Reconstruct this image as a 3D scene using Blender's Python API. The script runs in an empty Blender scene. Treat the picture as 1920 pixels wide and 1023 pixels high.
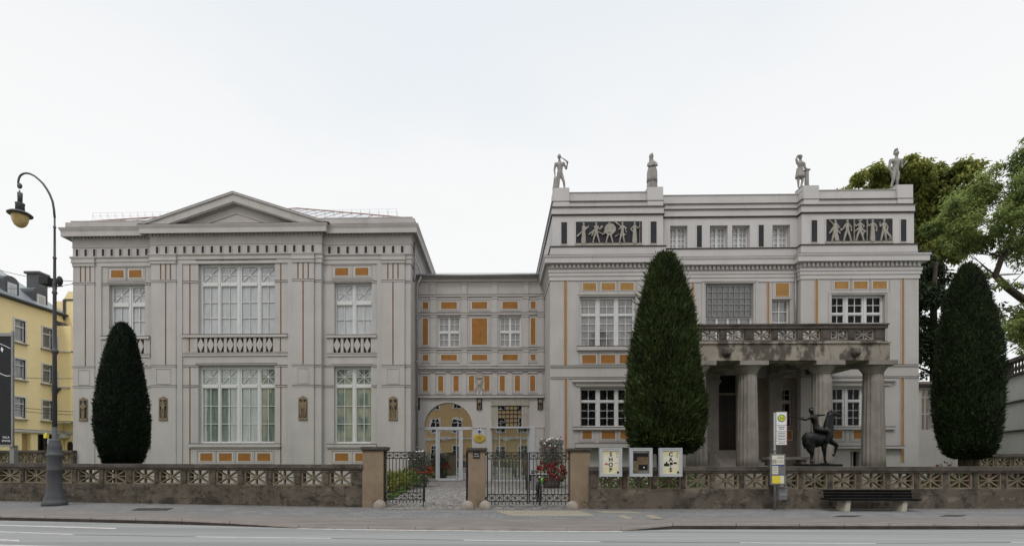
import bpy, bmesh, math, random
import numpy as np
from mathutils import Vector, Matrix
R = math.radians
random.seed(7); np.random.seed(7)
S = bpy.context.scene; COL = S.collection
# ---------------------------------------------------------------- camera
YAW = R(1.0); F = 930.0; CX = 915.0; HY = 855.0; EYE = 1.6
cam = bpy.data.cameras.new("camera"); cam_o = bpy.data.objects.new("camera", cam); COL.objects.link(cam_o)
cam.sensor_width = 36; cam.lens = 36*F/1920
cam.shift_x = (960-CX)/1920; cam.shift_y = (HY-511.5)/1920
cam.clip_end = 3000; cam.clip_start = .05
cam_o.location = (0, 0, EYE); cam_o.rotation_euler = (R(90), 0, YAW)
S.camera = cam_o
S.view_settings.view_transform = 'Standard'; S.view_settings.look = 'None'
S.view_settings.exposure = 0.0; S.view_settings.gamma = 1
S.view_settings.use_curve_mapping = False
# ---------------------------------------------------------------- overcast sky
SUN_EL = R(52); SUN_ROT = R(204)
W = bpy.data.worlds.new("World"); S.world = W; W.use_nodes = True
nt = W.node_tree; nt.nodes.clear()
def N(t, **k):
    n = nt.nodes.new(t)
    for a, b in k.items(): setattr(n, a, b)
    return n
sky = N('ShaderNodeTexSky', sky_type='NISHITA', sun_disc=False, sun_elevation=SUN_EL, sun_rotation=SUN_ROT)
b1 = N('ShaderNodeBackground'); b1.inputs[1].default_value = .1
b2 = N('ShaderNodeBackground')
tc = N('ShaderNodeTexCoord'); sp = N('ShaderNodeSeparateXYZ')
mp = N('ShaderNodeMapping'); mp.inputs['Scale'].default_value = (1.2, 1.2, 3.0)
nz = N('ShaderNodeTexNoise'); nz.inputs['Scale'].default_value = 1.6; nz.inputs['Detail'].default_value = 5
mrz = N('ShaderNodeMapRange', interpolation_type='SMOOTHSTEP')      # added brightness overhead, out of view, to light ground and facades
for i, v in ((1, .70), (2, .98), (3, 1.0), (4, 3.3)): mrz.inputs[i].default_value = v
mrc = N('ShaderNodeMapRange', interpolation_type='SMOOTHSTEP')
for i, v in ((1, .40), (2, .75), (3, 0.0), (4, 1.0)): mrc.inputs[i].default_value = v
mixc = N('ShaderNodeMix', data_type='RGBA')
mixc.inputs[6].default_value = (.985, .985, .985, 1); mixc.inputs[7].default_value = (.83, .878, .92, 1)
addn = N('ShaderNodeMath', operation='MULTIPLY_ADD'); addn.inputs[1].default_value = .6; addn.inputs[2].default_value = -.3
addz = N('ShaderNodeMath', operation='ADD'); mfac = N('ShaderNodeMath', operation='MULTIPLY_ADD')
mixs = N('ShaderNodeMixShader'); out = N('ShaderNodeOutputWorld')
mrf = N('ShaderNodeMapRange')
for i, v in ((1, .3), (2, .7), (3, .93), (4, .99)): mrf.inputs[i].default_value = v
L = nt.links.new
L(tc.outputs['Generated'], sp.inputs[0]); L(tc.outputs['Generated'], mp.inputs[0]); L(mp.outputs[0], nz.inputs['Vector'])
L(sp.outputs[2], mrz.inputs[0]); L(mrz.outputs[0], b2.inputs[1])
L(nz.outputs[0], addn.inputs[0]); L(addn.outputs[0], addz.inputs[0]); L(sp.outputs[2], addz.inputs[1])
L(addz.outputs[0], mrc.inputs[0]); L(mrc.outputs[0], mixc.inputs[0]); L(mixc.outputs[2], b2.inputs[0])
L(nz.outputs[0], mrf.inputs[0]); L(mrf.outputs[0], mixs.inputs[0])
L(sky.outputs[0], b1.inputs[0]); L(b1.outputs[0], mixs.inputs[1]); L(b2.outputs[0], mixs.inputs[2]); L(mixs.outputs[0], out.inputs[0])
sun = bpy.data.lights.new("sun", 'SUN'); sun.energy = 1.0; sun.angle = R(14); sun.color = (1, .96, .9)
sun_o = bpy.data.objects.new("sun", sun); COL.objects.link(sun_o)
sdir = Vector((math.sin(SUN_ROT)*math.cos(SUN_EL), math.cos(SUN_ROT)*math.cos(SUN_EL), math.sin(SUN_EL)))
sun_o.rotation_euler = sdir.to_track_quat('Z', 'Y').to_euler(); sun_o.location = (0, -30, 60)

# ---------------------------------------------------------------- measuring: a direction in the photo meets a plane of the place
CY, SY = math.cos(YAW), math.sin(YAW)
def tt(px, Y):
    a = (px-CX)/F; return Y/(a*SY+CY)
def X(px, Y):
    a = (px-CX)/F; return tt(px, Y)*(a*CY-SY)
def Z(py, Y, px=931): return EYE + tt(px, Y)*(HY-py)/F
def G(px, py, z=0.0):
    t = (EYE-z)*F/(py-HY); a = (px-CX)/F
    return (t*(a*CY-SY), t*(a*SY+CY))

def COSA(px): return math.cos(math.atan((px-CX)/F))      # a round body far off the axis looks wider by 1/cos
# ---------------------------------------------------------------- materials
def new_mat(name):
    m = bpy.data.materials.new(name); m.use_nodes = True
    t = m.node_tree; b = t.nodes['Principled BSDF']
    return m, t, b
def coords(t, scale=(1, 1, 1), rot=(0, 0, 0)):
    c = t.nodes.new('ShaderNodeTexCoord'); p = t.nodes.new('ShaderNodeMapping')
    p.inputs['Scale'].default_value = scale; p.inputs['Rotation'].default_value = rot
    t.links.new(c.outputs['Object'], p.inputs[0]); return p.outputs[0]
def noise(t, vec, scale, detail=4, rough=.55):
    n = t.nodes.new('ShaderNodeTexNoise'); n.inputs['Scale'].default_value = scale
    n.inputs['Detail'].default_value = detail; n.inputs['Roughness'].default_value = rough
    t.links.new(vec, n.inputs['Vector']); return n.outputs[0]
def ramp(t, fac, lo, hi, a=0., b=1.):
    r = t.nodes.new('ShaderNodeMapRange'); r.interpolation_type = 'SMOOTHSTEP'
    for i, v in ((1, lo), (2, hi), (3, a), (4, b)): r.inputs[i].default_value = v
    t.links.new(fac, r.inputs[0]); return r.outputs[0]
def mixcol(t, fac, a, b, mode='MIX'):
    m = t.nodes.new('ShaderNodeMix'); m.data_type = 'RGBA'; m.blend_type = mode
    if isinstance(fac, (int, float)): m.inputs[0].default_value = fac
    else: t.links.new(fac, m.inputs[0])
    for i, v in ((6, a), (7, b)):
        if isinstance(v, (tuple, list)): m.inputs[i].default_value = (*v[:3], 1)
        else: t.links.new(v, m.inputs[i])
    return m.outputs[2]
def bump(t, b, h, strength=.3, dist=.02):
    n = t.nodes.new('ShaderNodeBump'); n.inputs['Strength'].default_value = strength; n.inputs['Distance'].default_value = dist
    t.links.new(h, n.inputs['Height']); t.links.new(n.outputs[0], b.inputs['Normal'])
def mat(name, col, rough=.85, var=.12, scale=2., stain=None, fine=30., bmp=.15, metal=0., spec=.3):
    """plain weathered surface: two noises of the base colour, optional (colour, scale xyz, lo, hi, amount) stains, fine grain"""
    m, t, b = new_mat(name)
    v = coords(t)
    n1 = noise(t, v, scale, 5); n2 = noise(t, v, fine, 3)
    dk = tuple(c*(1-var) for c in col); lt = tuple(min(1, c*(1+var)) for c in col)
    c = mixcol(t, ramp(t, n1, .3, .7), dk, lt)
    c = mixcol(t, ramp(t, n2, .3, .7, 0, .35), c, dk)
    for s in (stain or []):
        sc, xyz, lo, hi, amt = s
        sv = coords(t, xyz); sn = noise(t, sv, 1., 6, .65)
        c = mixcol(t, ramp(t, sn, lo, hi, 0, amt), c, sc)
    t.links.new(c, b.inputs['Base Color'])
    b.inputs['Roughness'].default_value = rough; b.inputs['Metallic'].default_value = metal
    b.inputs['Specular IOR Level'].default_value = spec
    if bmp: bump(t, b, n2, bmp, .01)
    return m
M = {}
M['stucco'] = mat('stucco', (.418, .393, .376), .9, .06, .8, [((.27, .25, .236), (1.1, 1.1, .16), .48, .80, .42), ((.31, .285, .27), (3.5, 3.5, .3), .5, .85, .45)], 22, .12)
M['stucco_pale'] = mat('pale stucco', (.470, .449, .436), .9, .05, .8, [((.28, .265, .255), (1.2, 1.2, .2), .52, .82, .5), ((.4, .38, .36), (4, 4, .35), .5, .85, .4)], 22, .12)
M['trim'] = mat('painted trim', (.415, .388, .37), .9, .06, 1.2, [((.25, .225, .2), (1.6, 1.6, .5), .52, .8, .55)], 25, .1)
M['white_paint'] = mat('window paint', (.56, .555, .545), .5, .05, 2, None, 30, 0)
M['white_line'] = mat('panel edging', (.47, .445, .42), .8, .04, 2, None, 30, 0)
M['ochre'] = mat('ochre inlay', (.27, .122, .030), .85, .12, 3, [((.20, .085, .02), (5, 5, 1), .5, .8, .6)], 40, .1)
M['ochre_light'] = mat('pale ochre inlay', (.33, .18, .055), .85, .12, 3, [((.24, .12, .035), (5, 5, 1), .5, .8, .6)], 40, .1)
M['ochre_dark'] = mat('dark ochre line', (.15, .075, .03), .85, .15, 3, None, 40, 0)
M['black_inlay'] = mat('black inlay', (.022, .022, .026), .7, .15, 3, None, 30, 0)
M['lead'] = mat('lead flashing', (.03, .024, .022), .7, .2, 3, None, 30, 0)
M['relief'] = mat('relief stone', (.31, .285, .245), .9, .15, 5, [((.22, .19, .15), (7, 7, 4), .5, .75, .7)], 50, .2)
M['tan'] = mat('tan terracotta', (.21, .16, .10), .9, .15, 5, [((.12, .09, .055), (9, 9, 5), .5, .75, .6)], 50, .2)
M['stone'] = mat('weathered wall stone', (.110, .090, .070), .95, .25, 1.5, [((.24, .20, .15), (1.3, 1.3, 2.2), .55, .72, .6), ((.030, .025, .021), (1.0, 1.0, 2.6), .47, .64, .85), ((.026, .022, .018), (3.6, 3.6, 5), .50, .64, .75), ((.22, .185, .14), (4.2, 4.2, 7), .57, .70, .5), ((.03, .025, .02), (5, 5, 1.1), .50, .72, .6)], 28, .5)
M['star_stone'] = mat('pierced panel stone', (.185, .15, .105), .95, .2, 2, [((.055, .045, .036), (2.2, 2.2, 1.4), .5, .75, .75)], 30, .3)
M['cap_stone'] = mat('coping stone', (.095, .080, .068), .95, .2, 2.5, [((.03, .026, .023), (1.2, 1.2, 2), .45, .7, .8), ((.19, .165, .14), (3.5, 3.5, 9), .55, .7, .55)], 30, .4)
M['pillar_stone'] = mat('sandstone pillar', (.25, .19, .13), .95, .14, 2, [((.12, .09, .065), (1.6, 1.6, .8), .47, .75, .7), ((.06, .05, .04), (1.1, 1.1, 3), .6, .8, .5)], 40, .35)
M['column'] = mat('travertine column', (.255, .23, .205), .9, .14, 2, [((.12, .105, .09), (1.8, 1.8, .45), .47, .75, .65), ((.34, .31, .275), (3, 3, 4), .58, .8, .4)], 30, .3)
M['entab'] = mat('stained portico stone', (.30, .265, .22), .9, .15, 1.5, [((.40, .36, .30), (3, 3, 5), .55, .7, .5), ((.055, .045, .038), (1.6, 1.6, 1.0), .48, .60, .85), ((.05, .045, .04), (5, 5, .8), .55, .75, .7)], 30, .3)
M['statue'] = mat('statue stone', (.27, .255, .235), .9, .2, 4, [((.12, .11, .10), (5, 5, 2), .5, .75, .7)], 30, .2)
M['bronze'] = mat('dark bronze', (.009, .010, .009), .45, .3, 5, [((.16, .23, .20), (4, 4, 2.2), .60, .78, .75)], 20, .1, .6, .5)
M['iron'] = mat('wrought iron', (.035, .035, .036), .55, .2, 6, None, 40, 0, .5)
M['lamp_iron'] = mat('lamp paint', (.065, .067, .07), .55, .08, 3, None, 30, .1)
M['pipe'] = mat('zinc pipe', (.25, .25, .245), .5, .1, 3, None, 30, 0, .3)
M['zinc'] = mat('zinc roof', (.40, .41, .42), .35, .1, 1, None, 20, .05, .7)
M['glasshouse'] = mat('bright sheet roof', (.50, .50, .50), .35, .05, 1, None, 20, 0, .5)
M['black_metal'] = mat('black bench timber', (.005, .005, .005), .8, .2, 4, None, 40, .1, 0, .1)
M['concrete'] = mat('pale concrete', (.42, .40, .33), .9, .1, 4, None, 40, .2)
M['silver'] = mat('brushed aluminium', (.50, .52, .55), .4, .04, 3, None, 60, 0, .35)
M['grey_box'] = mat('grey enamel', (.16, .16, .165), .5, .1, 3, None, 40, 0)
M['paper'] = mat('paper', (.62, .60, .50), .7, .04, 6, None, 30, 0)
M['paper_white'] = mat('white paper', (.72, .72, .72), .6, .04, 6, None, 30, 0)
M['cream'] = mat('cream poster paper', (.62, .57, .38), .7, .08, 4, None, 30, 0)
M['ink'] = mat('black ink', (.012, .012, .012), .6, .1, 5, None, 30, 0)
M['seam'] = mat('roof seam', (.24, .12, .10), .6, .1, 3, None, 30, 0)
M['red'] = mat('dull red', (.35, .08, .06), .6, .1, 5, None, 30, 0)
M['yellow_sign'] = mat('gilt oval plate', (.42, .31, .04), .5, .15, 8, None, 30, .1)
M['yellow'] = mat('yellow print', (.68, .58, .05), .6, .06, 8, None, 30, 0)
M['green_sign'] = mat('sign green', (.03, .26, .12), .5, .06, 8, None, 30, 0)
M['blue'] = mat('sign blue', (.03, .05, .26), .5, .06, 8, None, 30, 0)
M['wine'] = mat('wine red edge', (.22, .02, .05), .5, .06, 8, None, 30, 0)
M['banner'] = mat('black banner cloth', (.012, .012, .013), .6, .2, 3, [((.05, .05, .052), (1.5, 1.5, .7), .6, .8, .6)], 40, 0)
M['yellow_wall'] = mat('yellow render', (.86, .70, .39), .9, .05, .7, [((.7, .55, .28), (1.1, 1.1, .3), .55, .8, .4)], 20, .1)
M['ochre_wall'] = mat('ochre render', (.44, .31, .15), .9, .06, .7, [((.34, .23, .10), (1.1, 1.1, .3), .55, .8, .4)], 20, .1)
M['slate'] = mat('dark sheet roof', (.075, .08, .085), .45, .15, 1.5, None, 20, .05, .2)
M['seam_roof'] = mat('grey seamed roof', (.30, .32, .33), .45, .1, 1.5, None, 20, .05, .3)
M['plaster_white'] = mat('white plaster', (.50, .49, .47), .9, .08, 1, [((.34, .30, .24), (1, 1, .5), .5, .8, .5)], 20, .1)
M['dark'] = mat('dark interior', (.012, .011, .010), .9, .1, 2, None, 20, 0)
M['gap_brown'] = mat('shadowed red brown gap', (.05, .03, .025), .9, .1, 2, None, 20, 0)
M['gutter'] = mat('pale gutter setts', (.42, .40, .37), .8, .2, 6, None, 40, 0)
M['joint'] = mat('tarred road joint', (.11, .108, .105), .8, .2, 3, None, 40, 0)
M['door_wood'] = mat('dark door timber', (.03, .02, .014), .5, .2, 3, None, 20, .1)
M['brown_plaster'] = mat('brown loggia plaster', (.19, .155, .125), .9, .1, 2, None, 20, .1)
M['amber_glass'] = mat('amber lamp glass', (.46, .34, .15), .3, .15, 6, None, 20, 0)
M['kerb'] = mat('granite kerb', (.17, .145, .13), .85, .15, 3, [((.07, .06, .05), (1.2, 4, 4), .5, .75, .6)], 50, .3)
M['kerb_face'] = mat('shaded dirty kerb face', (.045, .036, .031), .9, .3, 3, [((.10, .085, .075), (1.2, 4, 4), .55, .75, .6)], 50, .3)  # riser's shade painted into its dark colour, together with tyre dirt
M['line'] = mat('road paint', (.42, .405, .385), .7, .1, 4, [((.25, .25, .24), (5, 5, 5), .48, .72, .7)], 60, .1)
M['door_plank'] = mat('brown photographed boards', (.12, .085, .045), .5, .3, 6, None, 20, 0)
M['wood_stub'] = mat('rough rock', (.26, .225, .19), .95, .15, 4, None, 25, .5)
M['bark'] = mat('bark', (.055, .042, .032), .95, .3, 6, None, 25, .6)
M['soil'] = mat('dark soil', (.04, .03, .022), 1, .3, 3, None, 30, .4)
M['bike_black'] = mat('bike black', (.01, .01, .011), .4, .1, 3, None, 30, 0)
M['lime'] = mat('lime plastic', (.16, .55, .08), .5, .05, 3, None, 30, 0)
M['terracotta'] = mat('grey planter', (.12, .11, .10), .85, .15, 3, None, 30, .2)
M['blossom_red'] = mat('red petals', (.27, .010, .022), .7, .3, 9, None, 30, 0)
M['blossom_scarlet'] = mat('scarlet petals', (.34, .035, .015), .7, .3, 9, None, 30, 0)
M['blossom_white'] = mat('white petals', (.75, .70, .66), .7, .1, 9, None, 30, 0)
M['blossom_pink'] = mat('pink petals', (.55, .12, .2), .7, .2, 9, None, 30, 0)

def glass(name, base, refl=.12, rough=.03, var=.3, tint=(1, 1, 1), ior=1.5):
    """window glass backed by whatever hangs behind it: mirror by view angle over a dark or curtained body"""
    m, t, b = new_mat(name)
    v = coords(t, (1, 1, .15)); n = noise(t, v, 7, 3)
    c = mixcol(t, ramp(t, n, .35, .65), tuple(x*(1-var) for x in base), tuple(x*(1+var) for x in base))
    t.links.new(c, b.inputs['Base Color']); b.inputs['Roughness'].default_value = .9; b.inputs['Specular IOR Level'].default_value = 0
    g = t.nodes.new('ShaderNodeBsdfGlossy'); g.inputs['Roughness'].default_value = rough; g.inputs['Color'].default_value = (*tint, 1)
    fr = t.nodes.new('ShaderNodeFresnel'); fr.inputs['IOR'].default_value = ior
    ad = t.nodes.new('ShaderNodeMath'); ad.operation = 'ADD'; ad.use_clamp = True; ad.inputs[1].default_value = refl
    t.links.new(fr.outputs[0], ad.inputs[0])
    wv = noise(t, coords(t), 1.3, 2); bn = t.nodes.new('ShaderNodeBump'); bn.inputs['Strength'].default_value = .04; bn.inputs['Distance'].default_value = .05
    t.links.new(wv, bn.inputs['Height']); t.links.new(bn.outputs[0], g.inputs['Normal'])
    mx = t.nodes.new('ShaderNodeMixShader'); t.links.new(ad.outputs[0], mx.inputs[0])
    t.links.new(b.outputs[0], mx.inputs[1]); t.links.new(g.outputs[0], mx.inputs[2])
    t.links.new(mx.outputs[0], t.nodes['Material Output'].inputs[0]); return m
M['g_curtain'] = glass('curtained glass', (.36, .37, .375), .04, .04, .10)
M['g_green'] = glass('green curtained glass', (.16, .20, .165), .12, .03, .22)
M['g_grey'] = glass('grey glass', (.16, .155, .15), .06, .04, .25)
M['g_dark'] = glass('dark glass', (.008, .008, .008), .0, .04, .4, ior=1.22)
M['g_loggia'] = glass('loggia glass', (.11, .105, .105), .03, .06, .15)
M['g_mirror'] = glass('mirroring door glass', (.02, .02, .018), .52, .012, .3)
M['g_shop'] = glass('show window glass', (.10, .11, .075), .38, .02, .5)
M['g_poster'] = glass('poster glass', (.07, .055, .035), .04, .03, .6)

def crack(m, col, scale, lo=.45, hi=.6):
    t = m.node_tree; b = t.nodes['Principled BSDF']; src = b.inputs['Base Color'].links[0].from_socket
    v = coords(t); w = noise(t, v, 2.0, 4); mv = t.nodes.new('ShaderNodeMix'); mv.data_type = 'RGBA'; mv.inputs[0].default_value = .18
    t.links.new(v, mv.inputs[6]); nn = t.nodes.new('ShaderNodeTexNoise'); nn.inputs['Scale'].default_value = 1.7; t.links.new(v, nn.inputs['Vector']); t.links.new(nn.outputs[1], mv.inputs[7])
    vo = t.nodes.new('ShaderNodeTexVoronoi'); vo.feature = 'DISTANCE_TO_EDGE'; vo.inputs['Scale'].default_value = scale; t.links.new(mv.outputs[2], vo.inputs['Vector'])
    e = ramp(t, vo.outputs[0], .003, .014, 1, 0); k = ramp(t, noise(t, v, .6, 2), lo, hi, 0, .75)
    mm = t.nodes.new('ShaderNodeMath'); mm.operation = 'MULTIPLY'; t.links.new(e, mm.inputs[0]); t.links.new(k, mm.inputs[1])
    t.links.new(mixcol(t, mm.outputs[0], src, col), b.inputs['Base Color']); return m
M['cracked_stone'] = crack(mat('cracked wall render', (.118, .097, .078), .95, .22, 1.5, [((.25, .215, .17), (1.1, 1.1, 2.0), .52, .70, .65), ((.035, .029, .024), (.9, .9, .8), .50, .68, .85), ((.026, .022, .018), (3.4, 3.4, 4.2), .50, .64, .7), ((.24, .205, .16), (4, 4, 6), .57, .70, .5), ((.03, .025, .02), (5, 5, 1.1), .52, .74, .6)], 28, .5), (.045, .037, .03), 1.5)
crack(M['pillar_stone'], (.05, .04, .03), 1.1, .5, .6)
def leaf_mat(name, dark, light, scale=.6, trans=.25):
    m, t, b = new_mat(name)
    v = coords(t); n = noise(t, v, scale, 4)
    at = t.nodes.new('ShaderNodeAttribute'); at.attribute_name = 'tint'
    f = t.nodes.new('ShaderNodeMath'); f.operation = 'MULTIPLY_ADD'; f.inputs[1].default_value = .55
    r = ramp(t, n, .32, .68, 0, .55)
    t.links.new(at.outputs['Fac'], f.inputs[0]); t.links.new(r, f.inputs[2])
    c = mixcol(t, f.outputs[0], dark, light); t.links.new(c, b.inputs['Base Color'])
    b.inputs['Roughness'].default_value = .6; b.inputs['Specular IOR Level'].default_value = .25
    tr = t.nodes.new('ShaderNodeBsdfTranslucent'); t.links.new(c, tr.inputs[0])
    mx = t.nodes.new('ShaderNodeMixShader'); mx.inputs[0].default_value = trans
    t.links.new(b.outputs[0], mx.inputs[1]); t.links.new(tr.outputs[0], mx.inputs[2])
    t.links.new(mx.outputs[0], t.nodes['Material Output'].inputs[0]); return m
M['yew'] = leaf_mat('yew needles', (.0035, .008, .003), (.054, .078, .018), .9, .1)
M['yew_mid'] = leaf_mat('mid yew needles', (.0032, .007, .003), (.026, .042, .011), .9, .1)
M['yew_dark'] = leaf_mat('dark yew needles', (.003, .007, .0035), (.010, .021, .008), .9, .08)
M['chestnut'] = leaf_mat('chestnut leaves', (.05, .072, .015), (.36, .37, .085), .35, .45)
M['robinia'] = leaf_mat('acacia leaves', (.05, .085, .022), (.33, .39, .12), .5, .45)
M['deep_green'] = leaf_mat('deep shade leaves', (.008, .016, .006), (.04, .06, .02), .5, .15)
M['shrub'] = leaf_mat('shrub leaves', (.035, .07, .015), (.17, .26, .06), 1.5, .25)
M['fern'] = leaf_mat('fern fronds', (.06, .09, .015), (.33, .33, .07), 2, .3)
M['greygreen'] = leaf_mat('grey green leaves', (.05, .06, .045), (.22, .23, .19), 2, .25)
M['dead_leaf'] = leaf_mat('fallen leaves', (.16, .09, .03), (.42, .30, .09), 4, .1)
M['lawn'] = leaf_mat('grass blades', (.04, .09, .01), (.16, .28, .04), 1, .2)

def ground_mat(name, kind):
    m, t, b = new_mat(name); v = coords(t)
    if kind == 'road':
        n1 = noise(t, coords(t, (.06, 1.6, 1)), 1.3, 6); n2 = noise(t, v, 60, 3); n3 = noise(t, v, .5, 4)
        c = mixcol(t, ramp(t, n1, .35, .65), (.165, .163, .157), (.245, .243, .233))
        c = mixcol(t, ramp(t, n2, .3, .7, 0, .5), c, (.17, .168, .163))
        c = mixcol(t, ramp(t, n3, .55, .7, 0, .4), c, (.185, .183, .178))
        bump(t, b, n2, .4, .008); b.inputs['Roughness'].default_value = .75
    elif kind == 'paving':
        br = t.nodes.new('ShaderNodeTexBrick'); br.inputs['Scale'].default_value = 1
        br.inputs['Brick Width'].default_value = .42; br.inputs['Row Height'].default_value = .32; br.inputs['Mortar Size'].default_value = .008
        br.inputs['Color1'].default_value = (.16, .155, .15, 1); br.inputs['Color2'].default_value = (.125, .12, .117, 1); br.inputs['Mortar'].default_value = (.045, .042, .04, 1)
        t.links.new(v, br.inputs['Vector'])
        n1 = noise(t, v, 1.1, 5); n2 = noise(t, v, 35, 3)
        c = mixcol(t, ramp(t, n1, .4, .7, 0, .45), br.outputs[0], (.085, .08, .073))
        c = mixcol(t, ramp(t, n2, .35, .7, 0, .3), c, (.085, .08, .075))
        bump(t, b, br.outputs[1], -.5, .006); b.inputs['Roughness'].default_value = .85
    elif kind == 'strip':
        n1 = noise(t, coords(t, (.5, 3, 1)), 1.4, 5); n2 = noise(t, v, 45, 3)
        c = mixcol(t, ramp(t, n1, .35, .65), (.125, .108, .097), (.16, .14, .126))
        c = mixcol(t, ramp(t, n2, .35, .7, 0, .4), c, (.10, .087, .078))
        b.inputs['Roughness'].default_value = .85
    elif kind == 'pale':
        br = t.nodes.new('ShaderNodeTexBrick'); br.inputs['Brick Width'].default_value = .2; br.inputs['Row Height'].default_value = .1; br.inputs['Mortar Size'].default_value = .012
        br.inputs['Scale'].default_value = 1
        br.inputs['Color1'].default_value = (.27, .235, .165, 1); br.inputs['Color2'].default_value = (.21, .185, .135, 1); br.inputs['Mortar'].default_value = (.11, .10, .08, 1)
        t.links.new(v, br.inputs['Vector']); n1 = noise(t, v, 2.5, 5)
        c = mixcol(t, ramp(t, n1, .4, .7, 0, .5), br.outputs[0], (.2, .17, .13)); b.inputs['Roughness'].default_value = .85
    elif kind == 'cobble':
        vo = t.nodes.new('ShaderNodeTexVoronoi'); vo.inputs['Scale'].default_value = 7.5; t.links.new(v, vo.inputs['Vector'])
        ve = t.nodes.new('ShaderNodeTexVoronoi'); ve.feature = 'DISTANCE_TO_EDGE'; ve.inputs['Scale'].default_value = 7.5; t.links.new(v, ve.inputs['Vector'])
        sx = t.nodes.new('ShaderNodeSeparateColor'); t.links.new(vo.outputs['Color'], sx.inputs[0])
        c = mixcol(t, sx.outputs[0], (.09, .088, .085), (.25, .24, .225))
        c = mixcol(t, ramp(t, sx.outputs[1], .8, .9), c, (.30, .22, .155))
        c = mixcol(t, ramp(t, ve.outputs[0], .03, .10, 1, 0), c, (.045, .04, .035))
        bump(t, b, ve.outputs[0], .8, .03); b.inputs['Roughness'].default_value = .8
    else:
        n1 = noise(t, v, 3, 5)
        c = mixcol(t, ramp(t, n1, .35, .65), (.03, .055, .012), (.07, .12, .025)); b.inputs['Roughness'].default_value = .95
    t.links.new(c, b.inputs['Base Color']); return m
M['road'] = ground_mat('asphalt', 'road'); M['paving'] = ground_mat('paving slabs', 'paving'); M['strip'] = ground_mat('reddish edge strip', 'strip')
M['pale_paving'] = ground_mat('pale setts', 'pale'); M['cobble'] = ground_mat('cobbles', 'cobble'); M['turf'] = ground_mat('garden turf', 'turf')

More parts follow.
